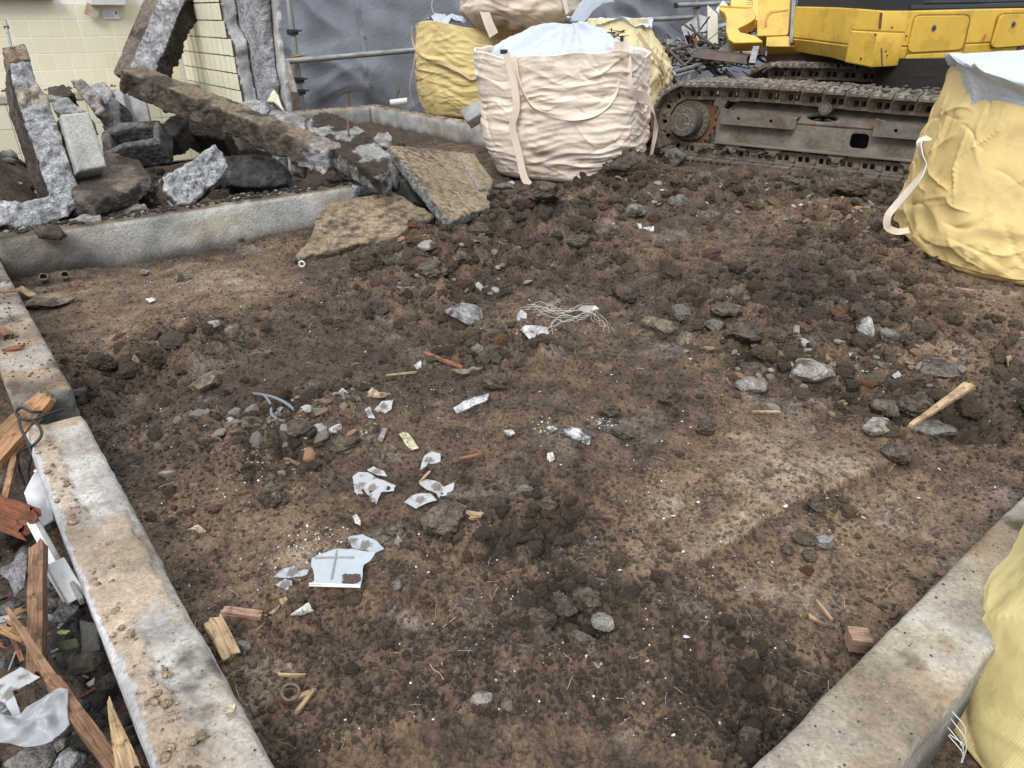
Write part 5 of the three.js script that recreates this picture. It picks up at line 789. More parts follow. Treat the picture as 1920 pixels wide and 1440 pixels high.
  const hub = add(ex, 'hub', mergeGeometries([cyl(0.104, 0.14, sx, sy, -0.03, 48, 0.108), cyl(0.098, 0.01, sx, sy, 0.043, 48, 0.104)]), M({ color: [0.20, 0.175, 0.15], map: grimeC, bumpMap: grimeB, bumpScale: 0.001, roughness: 0.7, metalness: 0.2 }));
  add(hub, 'hub_cover', mergeGeometries([new THREE.TorusGeometry(0.056, 0.0025, 6, 40).translate(sx, sy, 0.049), cyl(0.0035, 0.004, sx, sy - 0.082, 0.05, 12), cyl(0.0085, 0.005, sx + 0.078, sy - 0.012, 0.05, 6), cyl(0.006, 0.004, sx, sy + 0.082, 0.05, 6), new THREE.BoxGeometry(0.035, 0.01, 0.002).translate(sx + 0.035, sy - 0.01, 0.0485)].map((g) => g.toNonIndexed())), m_grey);
  // side frame: upright plate with a square opening, sloping deck with an oval one
  const fx0 = 0.12, fx1 = 2.0, zf = -0.055, yb = 0.165, ym = 0.315, shp = (pts, holes = []) => { const s = new THREE.Shape(pts.map(([x, y]) => new THREE.Vector2(x, y))); for (const h of holes) s.holes.push(new THREE.Path(h.map(([x, y]) => new THREE.Vector2(x, y)))); return s; }, ext = (s, d, b = 0.003) => new THREE.ExtrudeGeometry(s, { depth: d, bevelEnabled: true, bevelSize: b, bevelThickness: b, bevelOffset: -b, bevelSegments: 2 });
  const m_frame = M({ color: [0.29, 0.265, 0.235], map: grimeC, bumpMap: grimeB, bumpScale: 0.002, roughness: 0.8, metalness: 0.1 });
  const fr = add(ex, 'track_frame', ext(shp([[fx0, yb], [fx1, yb], [fx1, ym], [fx0 + 0.02, ym]], [roundRect(0.115, 0.095, 0.025).map(([x, y]) => [x + 1.11, y + 0.245])]), 0.02).translate(0, 0, zf - 0.02), m_frame);
  { // deck, turned about the top edge of the plate
    const dz = 0.17, dy = 0.115, DL = Math.hypot(dz, dy), el = []; for (let i = 0; i < 28; i++) { const a = i / 28 * 2 * Math.PI; el.push([0.84 + 0.095 * Math.cos(a) * (1 + 0.1 * Math.cos(a) ** 2), 0.065 + 0.036 * Math.sin(a)]); }
    const g = ext(shp([[fx0 + 0.02, 0], [fx1, 0], [fx1, DL], [fx0 + 0.1, DL]], [el]), 0.016, 0.002).rotateX(-Math.atan2(dz, dy)).translate(0, ym + 0.001, zf - 0.012); add(fr, 'frame_deck', g, m_frame);
    add(fr, 'frame_end', ext(shp([[zf - 0.2, yb], [zf - 0.02, yb], [zf - 0.02, ym], [zf - 0.19, ym + dy]]), 0.014, 0.002).rotateY(-Math.PI / 2).translate(fx0 + 0.012, 0, 0), m_frame);
    add(fr, 'inner_plate', new THREE.BoxGeometry(1.86, 0.26, 0.012).translate(1.06, 0.29, zf - 0.2), m_dark);  // near black, the shade inside the frame put into its colour
  }
  add(fr, 'bottom_flange', new RoundedBoxGeometry(fx1 - fx0 - 0.02, 0.018, 0.055, 2, 0.004).translate((fx0 + fx1) / 2, yb - 0.008, zf + 0.008), M({ color: [0.30, 0.28, 0.25], map: grimeC, roughness: 0.7, metalness: 0.2 }));
  for (const [x0, x1] of [[0.165, 0.70], [1.19, 1.72]]) {
    const st = add(ex, 'step', new RoundedBoxGeometry(x1 - x0, 0.014, 0.10, 1, 0.004).translate((x0 + x1) / 2, 0.365, zf + 0.0), m_frame), lip = [[x0, 0.29]]; const n = 22; lip.push([x1 - 0.015, 0.29], [x1, 0.305], [x1, 0.365], [x1 - 0.05, 0.368], [x1 - 0.075, 0.372]);
    for (let i = n * 2; i >= 0; i--) lip.push([lerp(x0 + 0.07, x1 - 0.09, i / (n * 2)), i % 2 ? 0.385 : 0.377]); lip.push([x0 + 0.06, 0.388], [x0, 0.40]);
    const h = [0.25, 0.68].map((q) => { const c = [lerp(x0, x1, q), 0.335], e = []; for (let i = 0; i < 12; i++) e.push([c[0] + 0.011 * Math.cos(i / 12 * 6.2832), c[1] + 0.011 * Math.sin(i / 12 * 6.2832)]); return e; });
    add(st, 'serrated_lip', ext(shp(lip, h), 0.012, 0.002).translate(0, 0, zf + 0.05), M({ color: [0.24, 0.21, 0.185], map: grimeC, roughness: 0.7, metalness: 0.2 }));
  }
  for (const x of [0.27, 0.56, 0.99, 1.44, 1.85]) { const ro = add(ex, 'track_roller', mergeGeometries([cyl(0.062, 0.05, x, 0.115, -0.10, 28), cyl(0.045, 0.14, x, 0.115, -0.16, 24), cyl(0.062, 0.04, x, 0.115, -0.24, 28)]), m_dark); add(ro, 'roller_cap', mergeGeometries([ext(shp([[x - 0.055, 0.155], [x - 0.055, 0.128], [x - 0.03, 0.118], [x - 0.022, 0.098], [x, 0.09], [x + 0.022, 0.098], [x + 0.03, 0.118], [x + 0.055, 0.128], [x + 0.055, 0.155]]), 0.03, 0.004).translate(0, 0, -0.072).toNonIndexed(), cyl(0.013, 0.01, x, 0.118, -0.036, 12).toNonIndexed()]), m_frame); }
  for (const x of [0.78, 1.16]) add(fr, 'bracket_tab', new RoundedBoxGeometry(0.055, 0.02, 0.02, 1, 0.003).translate(x, yb - 0.028, zf - 0.01), m_frame);
  add(ex, 'carrier_roller', mergeGeometries([cyl(0.042, 0.11, 0.86, 0.435, -0.09, 28).toNonIndexed(), cyl(0.028, 0.012, 0.86, 0.435, -0.03, 24).toNonIndexed(), new THREE.TorusGeometry(0.038, 0.005, 8, 28).translate(0.86, 0.435, -0.036).toNonIndexed()]), m_steel);
  add(ex, 'center_frame', mergeGeometries([new THREE.BoxGeometry(1.5, 0.26, 0.7).translate(1.3, 0.38, -0.85), cyl(0.24, 0.24, 0, 0, 0, 40).rotateX(Math.PI / 2).translate(1.2, 0.60, -0.95)].map((g) => g.toNonIndexed())), M({ color: [0.03, 0.027, 0.025], map: grimeC, roughness: 0.95 }));  // near black colour holds the shadow under the body
  // mud lying on the chain and the frame
  { const g = []; for (let i = 0; i < 260; i++) { const s = 0.008 + 0.02 * r() * r(), q = rockGeo(5000 + i, s * 1.4, s * 0.6, s, 1, 5); const k = r(); if (k < 0.45) q.translate(0.0 + 2.1 * r(), yT + 0.02 + 0.012 * Math.sin(3 * r()), 0.02 - SW * r()); else if (k < 0.7) { const d = r(); q.translate(0.2 + 1.7 * r(), ym + 0.016 + 0.1 * d, zf - 0.02 - 0.15 * d); } else q.translate(0.02 + 0.55 * r(), 0.09 + 0.04 * r(), -0.02 - 0.14 * r()); paint(q, (v) => vary([0.17, 0.14, 0.115], v, 50, i)); g.push(boxUV(q)); } const o = add(ex, 'mud_crumbs', mergeGeometries(g), m_rough); o.userData.kind = 'stuff'; }

  add(ex, 'belly_plate', new THREE.BoxGeometry(2.6, 0.34, 0.03).translate(1.2, 0.62, -1.75), M({ color: [0.16, 0.10, 0.075], map: grimeC, roughness: 0.8 }), 'rust brown plate under the body');
  // ---- the upper body: the foot of its sides follows the photographed lower edge
  const COL = [ // photo column, depth, then photo rows: top, lower crease, foot
    [1488, 6.05, 12, 71, 95], [1530, 5.70, 13, 75, 102], [1568, 5.36, 14, 80, 108], [1604, 4.98, 16, 84, 117], [1655, 4.75, 20, 87, 126], [1705, 4.84, 20, 88, 123], [1800, 5.0, 18, 84, 117.5], [1900, 5.2, 15.5, 79, 111.5], [2040, 5.5, 13, 72, 103]];
  const foot = COL.map(([x, t]) => D(x, 20, t).setY(0)), fwd = ray(960, 720).setY(0).normalize();
  const rowY = (i, py) => { const r = ray(COL[i][0], py), k = foot[i].clone().sub(EYE).setY(0).dot(fwd) / V(r.x, 0, r.z).dot(fwd); return EYE.y + r.y * k; };
  const TOP = COL.map((c, i) => rowY(i, c[2])), CRE = COL.map((c, i) => rowY(i, c[3])), BOT = COL.map((c, i) => rowY(i, c[4])), GT = COL.map((c, i) => rowY(i, i === 3 ? 57 : i === 4 ? 60 : 62)), hb = BOT[4];
  const ins = (p, d) => { const b = D(1760, 20, 6.6).sub(p).setY(0).normalize(); return p.clone().addScaledVector(b, d); };
  const wallStrip = (i0, i1, yA, yB, d0, d1, th2) => { // a skin along the foot line between two heights (numbers or one per column), inset d0 below, d1 above
    const pos = [], uv = [], idx = []; let s = 0; const pts = [], ya = (i) => typeof yA === 'number' ? yA : yA[i], yb2 = (i) => typeof yB === 'number' ? yB : yB[i]; for (let i = i0; i < i1; i++) for (let k = 0; k < 6; k++) pts.push([foot[i].clone().lerp(foot[i + 1], k / 6), lerp(ya(i), ya(i + 1), k / 6), lerp(yb2(i), yb2(i + 1), k / 6)]); pts.push([foot[i1].clone(), ya(i1), yb2(i1)]);
    pts.forEach(([p, y0, y1], i) => { if (i) s += p.distanceTo(pts[i - 1][0]); const b = 0.008; for (const [y, d] of [[y0, d0 + th2], [y0, d0 + b], [y0 + b, d0], [y1 - b, d1], [y1, d1 + b], [y1, d1 + th2]]) { const q = ins(p, d); pos.push(q.x, y, q.z); uv.push(s, y); } if (i) for (let e = 0; e < 6; e++) { const a = (i - 1) * 6 + e, c = (i - 1) * 6 + (e + 1) % 6; idx.push(a, a + 6, c + 6, a, c + 6, c); } });
    const e = (pts.length - 1) * 6; for (let k = 1; k < 5; k++) { idx.push(0, k, k + 1, e, e + k + 1, e + k); }
    const g = new THREE.BufferGeometry(); g.setAttribute('position', new THREE.Float32BufferAttribute(pos, 3)); g.setAttribute('uv', new THREE.Float32BufferAttribute(uv, 2)); g.setIndex(idx); g.computeVertexNormals(); return toCreasedNormals(g, 0.5);
  };
  const up = (A, d) => A.map((v) => v + d);
  part(ex, 'counterweight', wallStrip(0, 3, up(CRE, 0.002), TOP, 0.0, 0.015, 0.5), m_yellow); part(ex, 'counterweight_skirt', wallStrip(0, 3, BOT, up(CRE, -0.002), 0.05, 0.0, 0.5), m_yellow);
  const cg = part(ex, 'corner_guard', wallStrip(3, 5, BOT, GT, -0.010, -0.010, 0.5), m_yellow); part(ex, 'corner_panel', wallStrip(3, 5, up(GT, 0.002), TOP, 0.0, 0.012, 0.5), m_yellow);
  part(ex, 'side_panel', wallStrip(5, 8, up(CRE, 0.002), TOP, 0.002, 0.012, 0.5), m_yellow); part(ex, 'side_skirt', wallStrip(5, 8, BOT, up(CRE, -0.002), 0.015, 0.002, 0.5), m_yellow);
  { const s = new THREE.Shape(); const c = foot.map((p) => ins(p, 0.06)); s.moveTo(c[0].x, -c[0].z); c.slice(1).forEach((p) => s.lineTo(p.x, -p.z)); { const q = D(2000, 20, 7), w = D(1560, 20, 7); s.lineTo(q.x, -q.z); s.lineTo(w.x, -w.z); } part(ex, 'deck', new THREE.ExtrudeGeometry(s, { depth: 0.26, bevelEnabled: false }).rotateX(-Math.PI / 2).translate(0, hb + 0.045, 0), m_dark); }
  const mid = (i) => PL(foot[i], foot[i + 1], foot[i].clone().setY(hb + 0.4)), face = (i, d) => { const p = mid(i), q = p.n.clone().multiplyScalar(d); return PL(foot[i].clone().add(q), foot[i + 1].clone().add(q), foot[i].clone().setY(hb + 0.4).add(q)); };
  // doors on the right side
  const rr = (cs, n = 5) => { const o = []; for (let i = 0; i < cs.length; i++) { const p = cs[(i + cs.length - 1) % cs.length], c = cs[i], q = cs[(i + 1) % cs.length], a = [c[0] + (p[0] - c[0]) * 0.12, c[1] + (p[1] - c[1]) * 0.16], b = [c[0] + (q[0] - c[0]) * 0.12, c[1] + (q[1] - c[1]) * 0.16]; for (let k = 0; k <= n; k++) { const t = k / n, u = 1 - t; o.push([u * u * a[0] + 2 * u * t * c[0] + t * t * b[0], u * u * a[1] + 2 * u * t * c[1] + t * t * b[1]]); } } return o; };
  const f6 = face(5, 0.012), f6b = face(5, 0.004), lockG = (p) => { const q = new THREE.Quaternion().setFromUnitVectors(V(0, 1, 0), f6.n); return [new THREE.CylinderGeometry(0.022, 0.024, 0.012, 24), new THREE.CylinderGeometry(0.011, 0.011, 0.016, 18)].map((g) => g.applyQuaternion(q).translate(p.x, p.y, p.z)); };
  part(ex, 'door_shade_border', plate(face(5, 0.006), rr([[1699, 114], [1716, 26], [1822, 25], [1806, 108]]), 0.012, 0.003), M({ color: [0.30, 0.19, 0.03], map: paintC, roughness: 0.6 }));  // darker yellow plate, painted shade round the door
  const d1 = part(ex, 'access_door', plate(face(5, 0.016), rr([[1703, 99], [1717, 30], [1819, 29], [1805, 93]]), 0.014, 0.004), m_yellow); const [l1, l2] = lockG(f6.hit(1750, 53)); part(d1, 'lock', l1, m_steel); part(d1, 'keyhole', l2, m_dark);
  part(ex, 'lower_ledge', plate(face(5, 0.020), [[1699, 113], [1703, 103], [1806, 97], [1801, 109]], 0.016, 0.003), m_yellow);
  part(ex, 'door_shade_border', plate(face(6, 0.010), rr([[1856, 92], [1874, 24], [1990, 22], [1985, 80]]), 0.012, 0.003), M({ color: [0.30, 0.19, 0.03], map: paintC, roughness: 0.6 }));  // darker yellow plate, painted shade round the second door
  const d2 = part(ex, 'access_door', plate(face(6, 0.020), rr([[1859, 91], [1876, 27], [1990, 25], [1985, 80]]), 0.014, 0.004), m_yellow); const [k1, k2] = lockG(face(6, 0.016).hit(1899, 46)); part(d2, 'lock', k1, m_steel); part(d2, 'keyhole', k2, m_dark);
  { // red crossed mark, black lettering lines and vents
    const q = face(6, 0.0065), bar = (pl, x, y, w, h, m, nm, rot = 0) => { const c = pl.hit(x, y); return new THREE.BoxGeometry(w, h, 0.0016).rotateZ(rot).applyMatrix4(new THREE.Matrix4().makeBasis(pl.u, pl.v, pl.n).setPosition(c)); };
    const m_red = M({ color: [0.5, 0.04, 0.03], roughness: 0.6 }); part(ex, 'red_mark', mergeGeometries([bar(q, 1846, 70, 0.045, 0.003), bar(q, 1846, 70, 0.003, 0.05), bar(q, 1846, 66, 0.02, 0.003), bar(q, 1842, 75, 0.018, 0.003, 0, 0, 0.8), bar(q, 1850, 64, 0.014, 0.003, 0, 0, -0.8)]), m_red);
    const v = face(1, 0.004); part(ex, 'vent_slots', mergeGeometries([0, 1, 2, 3, 4].map((i) => bar(v, 1567, 66 + i * 2.7, 0.055, 0.005, 0, 0))), m_dark);
    const s = face(3, 0.02); part(ex, 'scuff', mergeGeometries([plate(face(3, 0.0145), [[1651, 88], [1654, 92], [1655, 125], [1652, 124]], 0.003, 0)]), m_rust); part(ex, 'scuff', plate(face(4, 0.006), [[1650, 24], [1655, 24], [1652, 54], [1648, 54]], 0.003, 0), m_rust);
  }
  { const hole = (pl, x, y, R) => { const p = pl.hit(x, y); return new THREE.CylinderGeometry(R, R, 0.006, 12).applyQuaternion(new THREE.Quaternion().setFromUnitVectors(V(0, 1, 0), pl.n)).translate(p.x, p.y, p.z); }; part(ex, 'bolt_holes', mergeGeometries([hole(face(3, 0.014), 1641, 65, 0.006), hole(face(3, 0.014), 1614, 110, 0.007), hole(face(4, 0.014), 1662, 96, 0.005), hole(face(4, 0.014), 1664, 104, 0.005), hole(face(4, 0.005), 1673, 51, 0.005), hole(face(4, 0.014), 1700, 68, 0.006)]), m_dark); }
  // black cab foot and hood above
  part(ex, 'hood', (() => { const s = new THREE.Shape(), c = foot.slice(0, 5).map((p) => ins(p, 0.06)); s.moveTo(c[0].x, -c[0].z); c.slice(1).forEach((p) => s.lineTo(p.x, -p.z)); const e = foot[5].clone().lerp(foot[6], 0.15); s.lineTo(ins(e, 0.1).x, -ins(e, 0.1).z); { const q = D(1640, 20, 6.6); s.lineTo(q.x, -q.z); } return new THREE.ExtrudeGeometry(s, { depth: 0.5, bevelEnabled: true, bevelSize: 0.02, bevelThickness: 0.02, bevelSegments: 3 }).rotateX(-Math.PI / 2).translate(0, Math.min(...TOP) - 0.02, 0); })(), m_black);
  part(ex, 'cab_sill', wallStrip(5, 8, up(TOP, 0.003), up(TOP, 0.035), 0.03, 0.04, 0.5), m_black);
  part(ex, 'cab_window', wallStrip(5, 8, up(TOP, 0.037), 1.6, 0.07, 0.09, 0.4), MP({ color: [0.06, 0.075, 0.08], roughness: 0.12, map: grimeC }));
  // left front: side box, bracket and the gap between
  const fl = PL(D(1420, 70, 6.25), D(1490, 70, 6.12), D(1420, 0, 6.25)), fl2 = (d) => { const q = fl.n.clone().multiplyScalar(d); return PL(fl.hit(1420, 70).add(q), fl.hit(1490, 70).add(q), fl.hit(1420, 0).add(q)); };
  const sb = part(ex, 'side_box', plate(fl, [[1419, 68], [1421, -60], [1486, -60], [1478, 63], [1474, 66]], 0.3, 0.006), m_yellow); part(sb, 'recess_shade', plate(fl2(0.006), [[1433, 50], [1434, 36], [1437, 26], [1445, 20], [1478, 17], [1476, 20], [1448, 24], [1441, 30], [1438, 38], [1438, 49]], 0.012, 0.002), M({ color: [0.52, 0.33, 0.04], map: paintC, roughness: 0.5 }));  // darker yellow strip paints the shade of the embossed edge
  part(ex, 'base_plate', plate(fl, [[1437, 69], [1478, 67], [1488, 79], [1500, 82], [1500, 88], [1436, 87]], 0.25, 0.005), m_yellow); part(ex, 'post', plate(PL(D(1485, 80, 6.08), D(1494, 80, 6.06), D(1485, 0, 6.08)), [[1480, 80], [1487, -40], [1495, -40], [1486, 80]], 0.06, 0.004), m_grey);
  const bk = PL(D(1350, 70, 6.05), D(1420, 70, 5.95), D(1350, 0, 6.05)); part(ex, 'bracket_cover', plate(PL(D(1370, 10, 6.3), D(1425, 10, 6.24), D(1370, -20, 6.3)), [[1370, 14], [1371, -50], [1424, -50], [1422, 40]], 0.2, 0.005), m_yellow);
  part(ex, 'bracket', plate(bk, [[1348, 18], [1350, 12], [1412, 16], [1418, 26], [1416, 36], [1404, 44], [1384, 54], [1388, 60], [1416, 66], [1430, 76], [1428, 80], [1376, 81], [1366, 74], [1361, 58], [1362, 34], [1358, 25]], 0.16, 0.008), m_yellow, 'curved yellow bracket with a toothed step edge');
  { const g = []; for (let i = 0; i < 20; i++) { const p = bk.hit(1351 + i * 2.9, 12 + i * 0.16); g.push(new THREE.BoxGeometry(0.006, 0.010, 0.05).rotateY(0.6).translate(p.x, p.y + 0.002, p.z)); } part(ex, 'step_teeth', mergeGeometries(g), m_yellow); }
  { const pl = PL(D(1390, 8, 6.285), D(1420, 8, 6.245), D(1390, -2, 6.285)), g = []; for (let j = 0; j < 3; j++) for (let i = 0; i < 5; i++) { const p = pl.hit(1391 + i * 4.5 + j, 1 + j * 4); g.push(new THREE.BoxGeometry(0.012, 0.006, 0.0015).applyMatrix4(new THREE.Matrix4().makeBasis(pl.u, pl.v, pl.n).setPosition(p.addScaledVector(pl.n, 0.004)))); } part(ex, 'stencil', mergeGeometries(g), m_rust); }
}

// ------------------------------------------------------------------ scrap metal behind the excavator
{
  const grp = 'scrap metal heaped behind the excavator', base0 = (g) => g;
  const bar = (label, x0, y0, t0, x1, y1, t1, w, h, m, seed = 1, name = 'metal_strip') => solo(name, label, 'scrap metal', boxUV((() => { const f = frameOf(D(x0, y0, t0), D(x1, y1, t1)); return new RoundedBoxGeometry(f.L, h, w, 1, Math.min(h, w) * 0.2).translate(f.L / 2, 0, 0).applyMatrix4(f.m); })()), m, grp);
  const sheet = (label, out, t0, tilt, th, m, yaw = 0) => { let cx = 0, lo = 1e9, hi = -1e9; for (const [x, y] of out) { cx += x / out.length; lo = Math.min(lo, y); hi = Math.max(hi, y); } return solo('metal_sheet', label, 'scrap metal', plate(PL(D(cx - 20, hi, t0 - yaw), D(cx + 20, hi, t0 + yaw), D(cx, lo, t0 + tilt)), out, th, th * 0.25), m, grp); };
  const m_cream = M({ color: [0.62, 0.60, 0.52], map: clothC, roughness: 0.5 }), m_bluegrey = M({ color: [0.42, 0.46, 0.50], map: grimeC, roughness: 0.4, metalness: 0.4 }), m_brown = M({ color: [0.13, 0.10, 0.085], map: grimeC, roughness: 0.6, metalness: 0.2 });
  sheet('tall cream panel with a round hole standing in the scrap heap', [[1327, 9], [1346, 26], [1347, 88], [1328, 78]], 6.3, 0.02, 0.02, m_cream, 0.02);
  sheet('white pointed sheet at the top of the scrap heap', [[1342, 18], [1356, 0], [1366, 10], [1350, 26]], 6.5, 0.05, 0.015, m_white);
  sheet('large grey bent sheet leaning at the back of the scrap heap', [[1277, 50], [1312, 27], [1326, 32], [1322, 72], [1288, 84]], 6.6, 0.1, 0.01, m_bluegrey);
  const box = thing('metal_tray', 'long brown metal channel lying across the front of the scrap heap', 'scrap metal', D(1350, 110, 6.0).setY(0.25), grp);
  part(box, 'side', plate(PL(D(1300, 110, 6.0), D(1400, 118, 5.8), D(1300, 94, 6.05)), [[1299, 94], [1400, 107], [1401, 120], [1298, 107]], 0.01, 0.002), m_brown); part(box, 'bottom', plate(PL(D(1300, 96, 6.02), D(1400, 110, 5.82), D(1340, 90, 6.2)), [[1299, 95], [1400, 108], [1406, 102], [1325, 91]], 0.01, 0.002), m_brown);
  bar('blue grey pipe with a bent end low in the scrap heap', 1263, 135, 5.9, 1335, 114, 6.1, 0.022, 0.022, m_bluegrey, 1, 'metal_pipe'); bar('short upright pipe stub crossing the bent pipe', 1262, 134, 5.9, 1266, 143, 5.85, 0.022, 0.022, m_bluegrey, 2, 'metal_pipe'); bar('second blue grey pipe lying along the chain', 1268, 143, 5.85, 1302, 133, 5.95, 0.022, 0.022, m_bluegrey, 2, 'metal_pipe');
  bar('dark angle iron falling diagonally through the scrap heap', 1280, 44, 6.4, 1345, 90, 6.1, 0.022, 0.012, m_brown); bar('brown bar crossing under the cream panel', 1254, 95, 6.2, 1286, 125, 6.0, 0.025, 0.02, m_brown); bar('flat brown bar at the left of the scrap heap', 1255, 96, 6.2, 1298, 84, 6.3, 0.03, 0.02, m_brown);
  bar('thin dark rod low on the left of the scrap heap', 1280, 124, 6.0, 1305, 108, 6.15, 0.025, 0.02, m_brown); bar('grey tube poking out to the left of the scrap heap', 1240, 94, 6.4, 1272, 80, 6.5, 0.025, 0.025, m_pipe, 2, 'metal_pipe'); bar('rust coloured bar in the middle of the scrap heap', 1299, 66, 6.5, 1312, 96, 6.3, 0.04, 0.02, m_rust);
  bar('pale pipe along the back of the scrap heap', 1318, 70, 6.6, 1365, 62, 6.6, 0.04, 0.04, m_pipe, 2, 'metal_pipe'); bar('dented pipe beside the yellow bracket', 1346, 50, 6.7, 1368, 44, 6.6, 0.03, 0.03, m_white, 2, 'metal_pipe'); bar('slim pale pipe above the dented one', 1346, 40, 6.7, 1366, 36, 6.65, 0.03, 0.03, m_pipe, 2, 'metal_pipe');
  bar('flattened grey strip standing by the excavator track', 1418, 87, 5.85, 1410, 118, 5.7, 0.05, 0.008, m_bluegrey); sheet('creased blue grey sheet above the brown channel', [[1345, 95], [1368, 74], [1382, 84], [1372, 97], [1352, 98]], 6.2, 0.15, 0.01, m_bluegrey); sheet('cream sheet lying flat under the yellow bracket', [[1360, 95], [1380, 86], [1416, 86], [1412, 102], [1392, 100]], 6.15, 0.3, 0.01, m_cream);
  solo('cable_hoop', 'dark bent hoop arching over the far track', 'scrap metal', tube([D(1428, 138, 5.8), D(1440, 130, 5.85), D(1456, 126, 5.9), D(1472, 128, 5.95), D(1482, 138, 6)], 0.012, 30, 8), m_dark, grp);
  const r = rng(44), g = []; // the tangle beneath, past telling apart
  for (let i = 0; i < 340; i++) { const px = 1246 + r() * 185, py = (px < 1285 ? 78 : 62) + r() * 70, t = 6.0 + 0.9 * r() + (140 - py) * 0.004, a = D(px, py, t), d = V(r() - 0.5, (r() - 0.5) * 0.5, r() - 0.5).normalize().multiplyScalar(0.05 + 0.22 * r()), f = frameOf(a, a.clone().add(d)); const q = r() < 0.75 ? new THREE.BoxGeometry(f.L * (0.5 + 0.5 * r()), 0.003 + 0.008 * r(), 0.01 + 0.10 * r() * r()) : new THREE.CylinderGeometry(0.007, 0.007, f.L, 7).rotateZ(Math.PI / 2); q.translate(f.L / 2, 0, 0).applyMatrix4(f.m); const k = r(), c = k < 0.45 ? [0.07, 0.06, 0.055] : k < 0.7 ? [0.25, 0.27, 0.29] : k < 0.85 ? [0.16, 0.09, 0.06] : [0.5, 0.5, 0.47]; paint(q, () => c); g.push(boxUV(q)); }
  const o = solo('metal_scrap', 'tangle of small metal scrap filling the heap behind the excavator', 'scrap metal', mergeGeometries(g), m_mud); o.userData.kind = 'stuff';
  const mound = []; for (let i = 0; i < 5; i++) { const c = P(1270 + i * 38, 150, 0.0); mound.push(boxUV(rockGeo(60 + i, 0.45, 0.28, 0.4, 4, 6, 0.15).translate(c.x + 0.5, 0.02, c.z - 0.35))); } const q = mergeGeometries(mound); paint(q, (p) => vary([0.05, 0.045, 0.04], p, 9, 2)); solo('scrap_mound', 'dark heap of soil and fines under the metal scrap', 'heap', q, m_rough).userData.kind = 'stuff';
}

// ------------------------------------------------------------------ stones and chunks on the soil
const pxSize = (px, py) => { const p = onGround(px, py); return p.clone().sub(EYE).dot(ray(960, 720).normalize()) / F; }; // metres per photo pixel there
const SC = { clod: [0.105, 0.073, 0.048], tan: [0.25, 0.195, 0.135], grey: [0.24, 0.225, 0.20], pale: [0.38, 0.345, 0.30], blue: [0.31, 0.315, 0.315], white: [0.55, 0.55, 0.54], dk: [0.055, 0.041, 0.030], brown: [0.155, 0.118, 0.085] };
